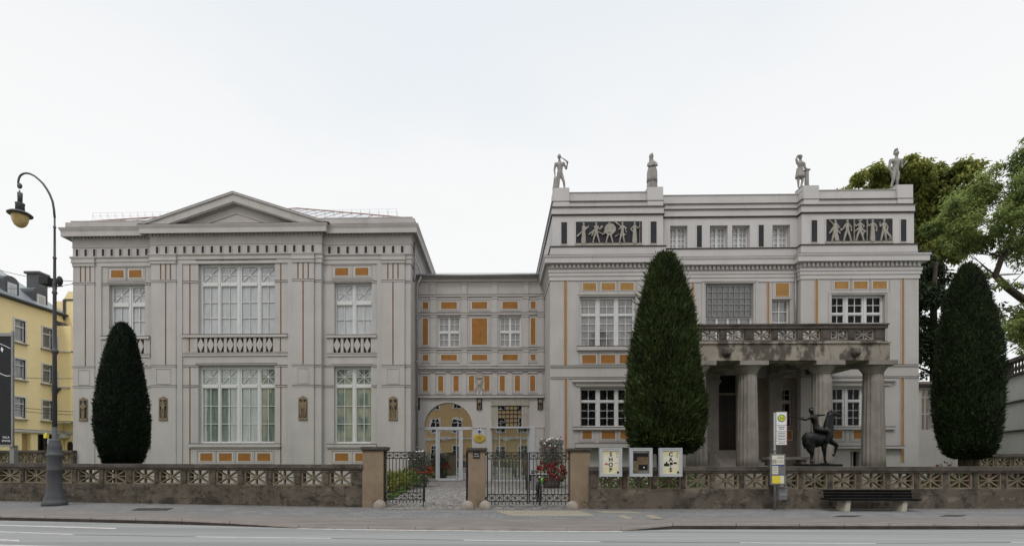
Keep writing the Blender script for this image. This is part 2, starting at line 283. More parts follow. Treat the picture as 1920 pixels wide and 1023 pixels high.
# ---------------------------------------------------------------- mesh builder
WL = {}
def root(name, label, cat, loc, group=None):
    o = bpy.data.objects.new(name, None); COL.objects.link(o); o.empty_display_size = .3
    o.location = loc; WL[o] = Vector(loc); tag(o, label, cat, group); return o
def tag(o, label=None, cat=None, group=None, kind=None):
    if label: o['label'] = label
    if cat: o['category'] = cat
    if group: o['group'] = group
    if kind: o['kind'] = kind
    return o
class MB:
    def __init__(s): s.v = []; s.f = []; s.m = []
    def add(s, vs, fs, mi=0):
        b = len(s.v); s.v += [tuple(p) for p in vs]
        for f in fs: s.f.append(tuple(i+b for i in f)); s.m.append(mi)
        return s
    def cut(s): s.__dict__.setdefault('cuts', []).append((len(s.v), len(s.f))); return s
    def pieces(s, name, mats, parent, **k):          # every piece since a cut() becomes an object of its own
        cs = [(0, 0)]+s.__dict__.get('cuts', [])+[(len(s.v), len(s.f))]
        for (v0, f0), (v1, f1) in zip(cs, cs[1:]):
            if f1 <= f0: continue
            q = MB(); q.v = s.v[v0:v1]; q.f = [tuple(i-v0 for i in f) for f in s.f[f0:f1]]; q.m = s.m[f0:f1]; q.build(name, mats, parent, **k)
    def quad(s, a, b, c, d, mi=0): return s.add((a, b, c, d), ((0, 1, 2, 3),), mi)
    def box(s, x0, x1, y0, y1, z0, z1, mi=0):
        v = [(x, y, z) for z in (z0, z1) for y in (y0, y1) for x in (x0, x1)]
        return s.add(v, ((0, 2, 3, 1), (4, 5, 7, 6), (0, 1, 5, 4), (2, 6, 7, 3), (0, 4, 6, 2), (1, 3, 7, 5)), mi)
    def prism(s, poly, y0, y1, mi=0):                  # poly in (x, z), extruded along y
        n = len(poly); v = [(x, y0, z) for x, z in poly]+[(x, y1, z) for x, z in poly]
        f = [tuple(range(n)), tuple(range(2*n-1, n-1, -1))]
        f += [(i, i+n, (i+1) % n+n, (i+1) % n) for i in range(n)]
        return s.add(v, f, mi)
    def bar2(s, p, q, w, y0, y1, mi=0, w2=None):          # a bar in the xz plane
        w2 = w if w2 is None else w2
        dx, dz = q[0]-p[0], q[1]-p[1]; l = math.hypot(dx, dz) or 1e-6; nx, nz = -dz/l/2, dx/l/2
        return s.prism([(p[0]+nx*w, p[1]+nz*w), (p[0]-nx*w, p[1]-nz*w), (q[0]-nx*w2, q[1]-nz*w2), (q[0]+nx*w2, q[1]+nz*w2)], y0, y1, mi)
    def limb(s, p, q, r0, r1, y0, y1, mi=0, n=5):         # a flat tapered capsule in xz
        a = math.atan2(q[1]-p[1], q[0]-p[0]); poly = []
        for i in range(n+1):
            t = a+math.pi/2+math.pi*i/n; poly.append((p[0]+r0*math.cos(t), p[1]+r0*math.sin(t)))
        for i in range(n+1):
            t = a-math.pi/2+math.pi*i/n; poly.append((q[0]+r1*math.cos(t), q[1]+r1*math.sin(t)))
        return s.prism(poly, y0, y1, mi)
    def tube(s, pts, rad, n=8, mi=0, cap=True):
        pts = [Vector(p) for p in pts]; rs = rad if isinstance(rad, (list, tuple)) else [rad]*len(pts)
        b = len(s.v); up = None
        for i, p in enumerate(pts):
            d = (pts[min(i+1, len(pts)-1)]-pts[max(i-1, 0)]).normalized()
            if up is None:
                up = Vector((0, 0, 1)) if abs(d.z) < .9 else Vector((1, 0, 0))
            u = d.cross(up).normalized(); w = u.cross(d).normalized(); up = w
            for k in range(n):
                a = 2*math.pi*k/n; q = p+(u*math.cos(a)+w*math.sin(a))*rs[i]; s.v.append(tuple(q))
        for i in range(len(pts)-1):
            for k in range(n):
                s.f.append((b+i*n+k, b+i*n+(k+1) % n, b+(i+1)*n+(k+1) % n, b+(i+1)*n+k)); s.m.append(mi)
        if cap:
            s.f.append(tuple(b+k for k in range(n))[::-1]); s.m.append(mi)
            e = b+(len(pts)-1)*n; s.f.append(tuple(e+k for k in range(n))); s.m.append(mi)
        return s
    def lathe(s, prof, c, n=20, mi=0, sx=1., sy=1., fn=None):   # prof (r, z) bottom to top about (cx, cy)
        b = len(s.v)
        for r, z in prof:
            for k in range(n):
                a = 2*math.pi*k/n; rr = r*(fn(a, z) if fn else 1)
                s.v.append((c[0]+rr*math.cos(a)*sx, c[1]+rr*math.sin(a)*sy, z+(c[2] if len(c) > 2 else 0)))
        for i in range(len(prof)-1):
            for k in range(n):
                s.f.append((b+i*n+k, b+i*n+(k+1) % n, b+(i+1)*n+(k+1) % n, b+(i+1)*n+k)); s.m.append(mi)
        s.f.append(tuple(b+k for k in range(n))[::-1]); s.m.append(mi)
        e = b+(len(prof)-1)*n; s.f.append(tuple(e+k for k in range(n))); s.m.append(mi)
        return s
    def ball(s, c, r, n=10, m=6, mi=0):
        r = r if isinstance(r, (tuple, list)) else (r, r, r); b = len(s.v)
        for i in range(m+1):
            t = math.pi*i/m
            for k in range(n):
                a = 2*math.pi*k/n
                s.v.append((c[0]+r[0]*math.sin(t)*math.cos(a), c[1]+r[1]*math.sin(t)*math.sin(a), c[2]-r[2]*math.cos(t)))
        for i in range(m):
            for k in range(n):
                s.f.append((b+i*n+k, b+i*n+(k+1) % n, b+(i+1)*n+(k+1) % n, b+(i+1)*n+k)); s.m.append(mi)
        return s
    def sweep(s, prof, path, mis=None):      # prof (outward, z, ...) swept along a plan path, mitred; outward is to the right of travel
        b = len(s.v); n = len(prof); P = [Vector(p) for p in path]
        for i, p in enumerate(P):
            ns = []
            if i > 0: d = (p-P[i-1]).normalized(); ns.append(Vector((d.y, -d.x)))
            if i < len(P)-1: d = (P[i+1]-p).normalized(); ns.append(Vector((d.y, -d.x)))
            if len(ns) == 2:
                m = (ns[0]+ns[1]); k = m.length_squared/2; m = m/max(k, 1e-6)*1.0 if k else ns[0]
            else: m = ns[0]
            for o, z in prof: s.v.append((p.x+m.x*o, p.y+m.y*o, z))
        for i in range(len(P)-1):
            for j in range(n-1):
                s.f.append((b+i*n+j, b+(i+1)*n+j, b+(i+1)*n+j+1, b+i*n+j+1)); s.m.append(mis[j] if mis else 0)
        return s
    def build(s, name, mats, parent=None, smooth=False, origin=None, fix=True):
        me = bpy.data.meshes.new(name)
        o0 = origin
        if o0 is None: o0 = WL.get(parent, Vector((0, 0, 0))) if parent else Vector((0, 0, 0))
        o0 = Vector(o0)
        me.from_pydata([(v[0]-o0.x, v[1]-o0.y, v[2]-o0.z) for v in s.v], [], s.f)
        ml = mats if isinstance(mats, (list, tuple)) else [mats]
        for m in ml: me.materials.append(m if not isinstance(m, str) else M[m])
        if len(ml) > 1: me.polygons.foreach_set('material_index', s.m)
        if fix:
            bm = bmesh.new(); bm.from_mesh(me); bmesh.ops.recalc_face_normals(bm, faces=bm.faces); bm.to_mesh(me); bm.free()
        if smooth: me.polygons.foreach_set('use_smooth', [True]*len(me.polygons))
        me.update()
        o = bpy.data.objects.new(name, me); COL.objects.link(o)
        if parent: o.parent = parent; WL[o] = o0
        else: o.location = o0; WL[o] = o0
        return o
def copy_thing(o, loc=None, parent=None):
    c = o.copy(); COL.objects.link(c)
    if parent: c.parent = parent
    if loc is not None: c.location = loc
    WL[c] = Vector(c.location) if not parent else WL.get(parent, Vector())
    for ch in [q for q in bpy.data.objects if q.parent == o]: copy_thing(ch, None, c)
    return c
def text_mesh(mb, txt, x, y, z, size, depth=.004, mi=0, align='CENTER', spacing=1., bold=0.):
    cu = bpy.data.curves.new('lettering', 'FONT'); cu.body = txt; cu.size = size; cu.extrude = depth/2; cu.align_x = align; cu.space_character = spacing
    cu.resolution_u = 3; cu.offset = bold
    ob = bpy.data.objects.new('lettering', cu); COL.objects.link(ob)
    dg = bpy.context.evaluated_depsgraph_get(); me = bpy.data.meshes.new_from_object(ob.evaluated_get(dg))
    vs = [(x+v.co.x, y-v.co.z, z+v.co.y) for v in me.vertices]; fs = [tuple(p.vertices) for p in me.polygons]
    mb.add(vs, fs, mi)
    bpy.data.objects.remove(ob); bpy.data.curves.remove(cu); bpy.data.meshes.remove(me)
def skin(name, V, E, mat_, parent, vox=.02, shift=(0, 0, 0), fat=1.06, it=3):
    """one continuous body: tapering limbs laid along the joints and fused into a single surface; V = (x, y, z, rx, ry)"""
    m = MB(); P = [(v[0]+shift[0], v[1]+shift[1], v[2]+shift[2], v[3]*fat, (v[4] if len(v) > 4 else v[3])*fat) for v in V]
    for a, b in E:
        p, q = P[a], P[b]; d = math.dist(p[:3], q[:3]); n = max(2, int(d/(min(p[3], q[3])*.45)))
        for k in range(n+1):
            t = k/n; c = [p[i]+(q[i]-p[i])*t for i in range(5)]; m.ball(c[:3], (c[3], c[4], (c[3]+c[4])/2), 12, 8)
    me = bpy.data.meshes.new(name); me.from_pydata(m.v, [], m.f); ob = bpy.data.objects.new(name, me); COL.objects.link(ob)
    rm = ob.modifiers.new('fuse', 'REMESH'); rm.mode = 'VOXEL'; rm.voxel_size = vox; rm.use_smooth_shade = True
    sm = ob.modifiers.new('smooth', 'SMOOTH'); sm.factor = .5; sm.iterations = it
    dg = bpy.context.evaluated_depsgraph_get(); m2 = bpy.data.meshes.new_from_object(ob.evaluated_get(dg))
    m2.materials.clear(); m2.materials.append(M[mat_]); m2.polygons.foreach_set('use_smooth', [True]*len(m2.polygons)); m2.name = name
    bpy.data.objects.remove(ob); bpy.data.meshes.remove(me)
    o = bpy.data.objects.new(name, m2); COL.objects.link(o)
    if parent: o.parent = parent; WL[o] = WL[parent]
    return o
def leaf_obj(name, pos, dirs, wid, ln, mat_, parent, origin, nrm=None, tint=None):
    """many small leaf blades as one mesh: diamonds at pos pointing along dirs"""
    n = len(pos); d = dirs/np.linalg.norm(dirs, axis=1, keepdims=True)
    r = np.random.normal(size=(n, 3)) if nrm is None else nrm
    u = np.cross(d, r); u /= np.linalg.norm(u, axis=1, keepdims=True)+1e-9
    ln = np.broadcast_to(np.asarray(ln), (n,))[:, None]; wid = np.broadcast_to(np.asarray(wid), (n,))[:, None]
    p = pos-np.array(origin)
    q = np.stack([p, p+d*ln*.45+u*wid*.5, p+d*ln, p+d*ln*.45-u*wid*.5], 1).reshape(-1, 3)
    me = bpy.data.meshes.new(name); me.vertices.add(4*n); me.vertices.foreach_set('co', q.ravel())
    me.loops.add(4*n); me.loops.foreach_set('vertex_index', np.arange(4*n, dtype=np.int32))
    me.polygons.add(n); me.polygons.foreach_set('loop_start', np.arange(0, 4*n, 4, dtype=np.int32))
    try: me.polygons.foreach_set('loop_total', np.full(n, 4, dtype=np.int32))
    except Exception: pass
    at = me.attributes.new('tint', 'FLOAT', 'POINT')
    tv = np.random.rand(n) if tint is None else tint
    at.data.foreach_set('value', np.repeat(tv, 4).astype(np.float32))
    me.materials.append(M[mat_]); me.update(calc_edges=True); me.validate()
    o = bpy.data.objects.new(name, me); COL.objects.link(o)
    if parent: o.parent = parent; WL[o] = Vector(origin)
    else: o.location = origin
    return o
# ================================================================ THE GROUND
def sheet(name, quads, m, kind='structure'):
    mb = MB()
    for q in quads: mb.quad(*q)
    return tag(mb.build(name, m, None, fix=False), kind=kind)
def gz(px, py, z): g = G(px, py, z); return (g[0], g[1], z)
RZ = -.10
sheet('ground', [((-400, 10.9, -.125), (400, 10.9, -.125), (400, 900, -.125), (-400, 900, -.125))], 'soil')
sheet('road', [((-300, -14, RZ), (300, -14, RZ), (300, 14.5, RZ), (-300, 14.5, RZ))], 'road')
# kerb line on the pavement side: x, y, top height
KERB = [(-60, 20.4, 0), (-30, 15.6, 0)]+[(*G(px, py), h) for px, py, h in ((0, 967.5, 0), (170, 971, 0), (340, 975, 0), (430, 977.5, -.02), (560, 981.5, -.075), (690, 983.5, -.08), (960, 986, -.08), (1165, 986.5, -.08), (1262, 983.2, 0), (1500, 983.5, 0), (1920, 983.5, 0))]+[(30, 12.3, 0), (60, 13.2, 0)]
WALLB = [(-60, 30.0), (-30, 20.1)]+[G(px, py) for px, py in ((0, 938), (170, 940.8), (340, 944), (430, 945.8), (560, 948), (690, 951), (960, 951.5), (1165, 953), (1262, 953), (1500, 953), (1920, 952))]+[(30, 15.8), (60, 16.4)]
pv, st, ks = [], [], []
for i in range(len(KERB)-1):
    a, b = KERB[i], KERB[i+1]; c, d = WALLB[i], WALLB[i+1]
    def mid(k, w, f): return (k[0]+(w[0]-k[0])*f, k[1]+(w[1]-k[1])*f)
    f1 = .36
    am, bm_ = mid(a, c, f1), mid(b, d, f1)
    a2, b2_ = mid(a, c, .08), mid(b, d, .08)
    c2, d2_ = mid(a, c, 1.06), mid(b, d, 1.06)
    st.append(((a2[0], a2[1], a[2]), (b2_[0], b2_[1], b[2]), (bm_[0], bm_[1], 0), (am[0], am[1], 0)))
    pv.append(((am[0], am[1], 0), (bm_[0], bm_[1], 0), (d2_[0], d2_[1], 0), (c2[0], c2[1], 0)))
sheet('pavement', pv, 'paving'); sheet('pavement_edge_strip', st, 'strip')
kb = MB()
for i in range(len(KERB)-1):
    a, b = KERB[i], KERB[i+1]; L_ = math.hypot(b[0]-a[0], b[1]-a[1]); n = max(1, int(L_/1.0))
    c, d = WALLB[i], WALLB[i+1]
    for k in range(n):
        f0, f1 = k/n+.006/n, (k+1)/n-.006/n
        def pt(f, back):
            x = a[0]+(b[0]-a[0])*f; y = a[1]+(b[1]-a[1])*f; z = a[2]+(b[2]-a[2])*f
            wx = c[0]+(d[0]-c[0])*f; wy = c[1]+(d[1]-c[1])*f
            return (x+(wx-x)*back, y+(wy-y)*back, z)
        p, q = pt(f0, 0), pt(f1, 0); p2, q2 = pt(f0, .085), pt(f1, .085)
        t = .008
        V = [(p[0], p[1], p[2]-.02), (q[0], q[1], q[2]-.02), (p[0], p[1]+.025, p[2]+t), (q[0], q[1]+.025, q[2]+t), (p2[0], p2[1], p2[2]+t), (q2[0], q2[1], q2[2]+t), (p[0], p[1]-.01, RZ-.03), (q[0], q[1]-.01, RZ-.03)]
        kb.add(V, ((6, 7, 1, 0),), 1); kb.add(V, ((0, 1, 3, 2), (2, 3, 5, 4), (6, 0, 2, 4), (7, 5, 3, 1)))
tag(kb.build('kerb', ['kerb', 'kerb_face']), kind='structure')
# road paint
def dash(p, q, w0, w1):
    z = RZ+.004; a = G(p[0], p[1]-w0/2, z); b = G(q[0], q[1]-w1/2, z); c = G(q[0], q[1]+w1/2, z); d = G(p[0], p[1]+w0/2, z)
    return ((*d, z), (*c, z), (*b, z), (*a, z))
sheet('lane_marking', [dash((368, 1005.5), (620, 1008.2), 1.3, 1.3), dash((870, 1011.5), (1125, 1014.6), 1.3, 1.3), dash((1388, 1016.3), (1642, 1018), 1.4, 1.4), dash((1896, 1015.4), (2100, 1014.5), 1.3, 1.3),
    dash((-200, 977.5), (218, 989.8), 1.5, 2.2), dash((-120, 991), (136, 1001), 1.6, 1.6), dash((-60, 1008), (36, 1012.6), 1.8, 3.2), dash((-100, 1019), (420, 1031), 3, 3)], 'line')
# pale setts in front of the gateway, a wedge of the same stone beside it
def gq(z, *pts): return tuple((*G(px, py, z), z) for px, py in pts)
sheet('gateway_setts', [gq(.004, (960, 966.5), (1118, 966.5), (1085, 956), (925, 956))], 'pale_paving')
sheet('paving_inset', [gq(.004, (1172, 972), (1190, 971), (1170, 964.5), (1157, 965)), gq(.004, (1224, 972), (1248, 971), (1222, 964), (1208, 964.5)), gq(.004, (1130, 960.5), (1215, 962), (1180, 957), (1110, 956.5))], 'pale_paving')
# the cobbled court behind the gates, garden turf left and right
cz0, cz1 = .006, .144
XL, XR_ = X(716, 15.6), X(1072, 15.4)
sheet('cobbled_court', [((XL, 15.0, cz0), (XR_, 15.0, cz0), (XR_+2.4, 29.2, cz1), (X(752, 22), 22, .07)), ((X(752, 22), 22, .07), (XR_+2.4, 29.2, cz1), (X(790, 29), 29.2, cz1), (X(770, 27), 27, .12))], 'cobble')
sheet('garden_ground', [((-60, 15.9, -.02), (XL-.02, 15.9, -.02), (X(752, 22)-.02, 22, .05), (-60, 45, .05)), ((X(752, 22)-.02, 22, .05), (X(770, 27)-.02, 27, .1), (X(770, 27)-.02, 45, .1), (-60, 45, .05)),
     ((XR_+.02, 15.2, -.02), (60, 15.2, -.02), (60, 60, .05), (XR_+2.42, 29.3, .05))], 'turf')
mh = MB(); mh.lathe([(.0, .0), (.32, .0), (.32, .006), (.27, .006), (.27, .010), (0, .010)], (*G(965, 975.5), -.03), 24)
jn = MB(); z = RZ+.002
def joint(pts, w):
    for (a, b), (c, d) in zip(pts, pts[1:]):
        p, q, r_, s = G(a, b-w/2, z), G(c, d-w/2, z), G(c, d+w/2, z), G(a, b+w/2, z); jn.quad((*s, z), (*r_, z), (*q, z), (*p, z))
joint([(140, 1001.2), (250, 1003.2), (366, 1005.2)], .9); joint([(622, 1008.4), (740, 1010), (868, 1011.4)], .9); joint([(1128, 1014.8), (1386, 1016.3)], .9); joint([(1644, 1018), (1894, 1015.6)], .9)
gt = MB()
for i in range(len(KERB)-1):
    a, b = KERB[i], KERB[i+1]
    if a[2] < -.05 and b[2] < -.05: gt.quad((a[0], a[1]-.11, z), (b[0], b[1]-.11, z), (b[0], b[1]-.015, z), (a[0], a[1]-.015, z))
tag(gt.build('road_gutter', 'gutter', None, fix=False), kind='structure')
tag(jn.build('road_joint', 'joint', None, fix=False), kind='structure')
lf = np.random.RandomState(8); n = 210; u = lf.rand(n); pxs = lf.uniform(0, 1920, n)
pos = []
for i in range(n):
    wy = np.interp(pxs[i], [0, 680, 1100, 1920], [939.5, 951, 954.5, 954]); ky = np.interp(pxs[i], [0, 340, 690, 1165, 1920], [966, 974, 978, 980, 982]); py = wy+(ky-wy)*(u[i]**3 if i % 3 else u[i]); pos.append((*G(pxs[i], py, .01), .012))
leaf_obj('fallen_leaves', np.array(pos), np.column_stack([lf.normal(size=n), lf.normal(size=n), np.full(n, .05)]), .045, .06, 'dead_leaf', None, (0, 0, 0), nrm=np.column_stack([lf.normal(size=n)*.2, lf.normal(size=n)*.2, np.ones(n)]))
tag(bpy.data.objects['fallen_leaves'], kind='stuff')
def manhole(px0, px1, py0, py1, label, m='lead'):
    mb = MB(); q = gq(.005, (px0, py1), (px1, py1), (px1+14, py0), (px0+14, py0)); mb.quad(*q)
    cx = sum(p[0] for p in q)/4; cy = sum(p[1] for p in q)/4
    q2 = [(cx+(p[0]-cx)*.9, cy+(p[1]-cy)*.9, .009) for p in q]; mb.quad(*q2)
    tag(mb.build('manhole_cover', m, None, origin=(cx, cy, 0), fix=False), label, 'manhole cover', 'covers set in the pavement')
manhole(245, 312, 951.5, 956, 'dark rectangular cover in the pavement right of the street lamp')
manhole(1560, 1602, 965.5, 968, 'dark cover in the pavement in front of the black bench')
manhole(1760, 1800, 964.5, 967, 'dark cover in the pavement right of the black bench')

# ================================================================ STREET WALL with pierced star panels
def star_panel(parent, cx, cz, w, h, yf, ang=0., bw=.042, m='star_stone'):
    """frame and eight spokes; local x runs along the wall"""
    mb = MB(); d0, d1 = .03, .17; ca, sa = math.cos(ang), math.sin(ang)
    fw = .045; x0, x1, z0, z1 = -w/2, w/2, cz-h/2, cz+h/2
    mb.box(x0, x0+fw, d0, d1, z0, z1); mb.box(x1-fw, x1, d0, d1, z0, z1)
    mb.box(x0+fw, x1-fw, d0, d1, z0, z0+fw); mb.box(x0+fw, x1-fw, d0, d1, z1-fw, z1)
    iw, ih = w/2-fw, h/2-fw
    mb.bar2((-iw, cz-ih), (iw, cz+ih), bw, d0+.012, d1-.02); mb.bar2((-iw, cz+ih), (iw, cz-ih), bw, d0+.016, d1-.024)
    mb.bar2((0, cz-ih), (0, cz+ih), bw, d0+.020, d1-.028); mb.bar2((-iw, cz), (iw, cz), bw*.8, d0+.026, d1-.034)
    mb.prism([(.055*math.cos(k*math.pi/4+.39), cz+.055*math.sin(k*math.pi/4+.39)) for k in range(8)], d0+.008, d1-.03)
    mb.v = [(cx+x*ca-y*sa, yf(x)+x*0+x*sa+y*ca, z) for x, y, z in mb.v]
    return mb.build('star_panel', m, parent)
def garden_wall(name, label, A, B, ztop, z1, z0, panels, xs_px, pw, thick=.34, floor=-.1, bm_='stone'):
    """A, B: front foot of the wall; panels between zs z0..z1"""
    A = Vector(A); B = Vector(B); D = (B-A); Ln = D.length; D.normalize(); ang = math.atan2(D.y, D.x)
    r = root(name, label, 'garden wall', ((A.x+B.x)/2, (A.y+B.y)/2, 0))
    ca, sa = math.cos(ang), math.sin(ang)
    def P(mb):
        mb.v = [(A.x+x*ca-y*sa, A.y+x*sa+y*ca, z) for x, y, z in mb.v]; return mb
    def along(px):                       # where the ray of column px meets the wall front
        a = (px-CX)/F; dx, dy = a*CY-SY, a*SY+CY
        s = (dx*A.y-dy*A.x)/(dy*D.x-dx*D.y); return s
    mb = MB(); seg = 24
    for k in range(seg):
        mb.box(Ln*k/seg, Ln*(k+1)/seg, 0, thick, floor, z0)
    P(mb).build('base', bm_, r)
    c = MB(); zc = ztop-.17
    c.box(0, Ln, -.03, thick+.03, zc, zc+.05); c.box(0, Ln, -.055, thick+.055, zc+.05, ztop-.03); c.box(0, Ln, -.04, thick+.04, ztop-.03, ztop)
    P(c).build('coping', 'cap_stone', r)
    cs = [((along(px-pw/2)+along(px+pw/2))/2, along(px+pw/2)-along(px-pw/2)) for px in xs_px]       # centre, width
    edges = [0]+sum([[s-w/2, s+w/2] for s, w in cs], [])+[Ln]
    for i in range(0, len(edges), 2):
        a, b = edges[i], edges[i+1]
        if b-a < .03: continue
        p = MB()
        if b-a > .6: p.box(a, b, .01, thick-.01, z0, zc)
        else:
            p.box(a, b, .02, thick-.02, z0, zc); w = b-a
            if w > .16: p.box(a+.03, b-.03, .0, .02, z0+.06, zc-.08); p.box(a-.012, b+.012, -.005, thick-.005, zc-.07, zc-.025)
        P(p).build('post', 'stone', r)
    for s, w in cs:
        o = A+D*s
        star_panel(r, o.x, (z0+zc)/2, w, zc-z0, lambda x, oy=o.y: oy, ang)
    return r
A = G(-330, 930.5); A = (A[0], A[1])
g0 = Vector(G(0, 938.3)); g1 = Vector(G(680, 950.2)); d = (g1-g0).normalized(); A = g0-d*3.2; B = Vector((X(681, g1.y), g1.y))
lw = [16-50*k for k in (3, 2, 1)]+[16, 66, 113, 165, 215, 268.5, 318, 371, 425, 478, 531, 585, 638]
garden_wall('street_wall', 'stained grey stone street wall with pierced star panels left of the gates, yew behind it', A, B, 1.345, 1.1, .66, 16, lw, 41)
A2 = Vector((X(1105, 15.2), 15.2)); B2 = Vector((X(1920, 15.55)+3, 15.62))
rw = [1143.6, 1199, 1255, 1308.7, 1363.8, 1418.6, 1476, 1530, 1584.5, 1638.5, 1693, 1747.5, 1802, 1857, 1911, 1966, 2020]
garden_wall('street_wall', 'stained brown stone street wall with pierced star panels right of the gates, behind the bench', A2, B2, 1.285, 1.05, .60, 17, rw, 45, bm_='cracked_stone')

# gate pillars and guard stones
def pillar(px0, px1, cpx0, cpx1, cpy0, cpy1, Y, label, dep=.62):
    x0, x1 = X(px0, Y), X(px1, Y); r = root('gate_pillar', label, 'gate pillar', ((x0+x1)/2, Y+dep/2, 0), 'stone pillars of the gateway')
    zt = Z(cpy1, Y); zc = Z(cpy0, Y)
    m = MB(); h = [-.05, .55, 1.0, 1.45, zt] 
    m.box(x0, x1, Y, Y+dep, -.05, zt)
    m.build('shaft', 'pillar_stone', r)
    c = MB(); a, b = X(cpx0, Y-.06), X(cpx1, Y-.06)
    c.box(a+.03, b-.03, Y-.04, Y+dep+.04, zt, zt+.04); c.box(a, b, Y-.07, Y+dep+.07, zt+.04, zc-.012); c.box(a+.02, b-.02, Y-.05, Y+dep+.05, zc-.012, zc)
    c.build('cap', 'cap_stone', r); return r
pillar(679.5, 718, 675.6, 722, 836.6, 844.5, 15.55, 'left sandstone gate pillar with flat dark cap at the end of the left street wall')
MP = pillar(878, 909.5, 874, 913.2, 838.8, 846, 15.45, 'narrow middle sandstone gate pillar carrying a small black name plate')
pillar(1070.5, 1106, 1065.6, 1109.7, 839.6, 846, 15.3, 'right sandstone gate pillar with a cracked joint beside the poster cases')
for px, py, lab in ((712, 951, 'rounded guard stone at the foot of the left gate pillar'), (876.5, 953, 'rounded guard stone at the left foot of the middle gate pillar'), (910, 953, 'rounded guard stone at the right foot of the middle gate pillar'), (1073, 953.5, 'rounded guard stone at the foot of the right gate pillar')):
    x, y = G(px, py); mb = MB(); rr = .20
    mb.lathe([(rr*.97, -.04), (rr, .02), (rr*.97, .09), (rr*.84, .16), (rr*.58, .215), (rr*.25, .245), (.01, .25)], (x, y, 0), 18, fn=lambda a, z: 1+.05*math.sin(a*3+z*20+px)+.03*math.sin(a*5+px))
    tag(mb.build('guard_stone', 'wood_stub', None, True, (x, y, 0)), lab, 'guard stone', 'guard stones of the gateway')
np_ = MB(); Yp = 15.45
xa, xb, za, zb_ = X(887, Yp), X(899.6, Yp), Z(858, Yp), Z(846.8, Yp)
np_.box(xa, xb, Yp-.025, Yp-.002, za, zb_)
text_mesh(np_, 'VILLA', (xa+xb)/2, Yp-.03, za+.115, .055, .004, 1); text_mesh(np_, 'STVCK', (xa+xb)/2, Yp-.03, za+.04, .055, .004, 1)
tag(np_.build('name_plate', ['banner', 'paper_white'], None, False, ((xa+xb)/2, Yp, za)), 'small black plate with white lettering on the middle gate pillar', 'name plate')

# ---------------------------------------------------------------- iron gates
def gate_leaf(label, x0, y0, x1, y1, z0, z1, nb, bolt=None, kind='gate_leaf'):
    """a leaf from hinge (x0,y0) to closing edge (x1,y1)"""
    L_ = math.hypot(x1-x0, y1-y0); ca, sa = (x1-x0)/L_, (y1-y0)/L_
    r = root(kind, label, 'gate', (x0, y0, 0), 'wrought iron gate leaves')
    def P(mb): mb.v = [(x0+x*ca-y*sa, y0+x*sa+y*ca, z) for x, y, z in mb.v]; return mb
    H = z1-z0; b0, b1 = z0+.05, z0+.05+.22; t1, t0 = z1, z1-.225
    fr = MB(); w = .04
    fr.box(0, w, -.02, .02, z0, z1+.02); fr.box(L_-w, L_, -.02, .02, z0, z1)
    for z in (b0, b1, t0, t1-.03): fr.box(w, L_-w, -.016, .016, z, z+.03)
    if bolt: fr.box(bolt, bolt+.03, -.05, -.022, .02, z0+.5)
    P(fr).build('frame', 'iron', r)
    for k, (za, zb) in enumerate(((t0+.03, t1-.03), (b0+.03, b1))):
        m = MB(); n = max(2, round((L_-2*w)/.24)); cw = (L_-2*w)/n
        for i in range(n):
            a = w+i*cw; c = a+cw
            m.bar2((a, za), (c, zb), .018, -.012, .006); m.bar2((a, zb), (c, za), .018, -.008, .010)
            m.bar2(((a+c)/2, za), ((a+c)/2, zb), .016, -.004, .012); m.bar2((a, (za+zb)/2), (c, (za+zb)/2), .014, 0, .014)
            if i: m.bar2((a, za), (a, zb), .016, -.006, .013)
        P(m).build('lattice_band', 'iron', r)
    m = MB()
    for i in range(1, nb):
        x = w+(L_-2*w)*i/nb; m.box(x-.011, x+.011, -.011, .011, b1+.03, t0)
        m.box(x-.011, x+.011, -.011, .011, z0-.03, b0)
    P(m).build('bars', 'iron', r)
    lk = MB(); lk.box(L_-.09, L_-.005, -.045, -.021, (z0+z1)/2-.1, (z0+z1)/2+.1); P(lk).build('lock', 'iron', r)
    hg = MB()
    for z in (z0+.12, z1-.1): hg.tube([(-.03, 0, z), (-.03, 0, z+.1)], .025, 8)
    P(hg).build('hinge', 'iron', r); return r
Yg = 15.72
zg0, zg1 = Z(940, Yg), Z(846.2, Yg)
gate_leaf('left wrought iron gate leaf standing closed beside the left pillar, its twin folded open', X(721, Yg), Yg, X(797, Yg), Yg, zg0, zg1, 11, .95*(X(797, Yg)-X(721, Yg)))
gate_leaf('gate leaf folded open edge-on against the middle pillar', X(875, 15.75), 15.75, X(875.5, 17)+.02, 17.0, zg0, zg1, 11)
Yr = 15.6; z0r, z1r = Z(943, Yr), Z(847, Yr)
gate_leaf('closed gate leaf just right of the middle pillar', X(912.5, Yr), Yr, X(990, Yr), Yr, z0r, z1r, 11)
gate_leaf('closed gate leaf hinged on the right pillar with a bicycle behind it', X(1069, Yr), Yr, X(991, Yr), Yr+.0, z0r, z1r, 11)

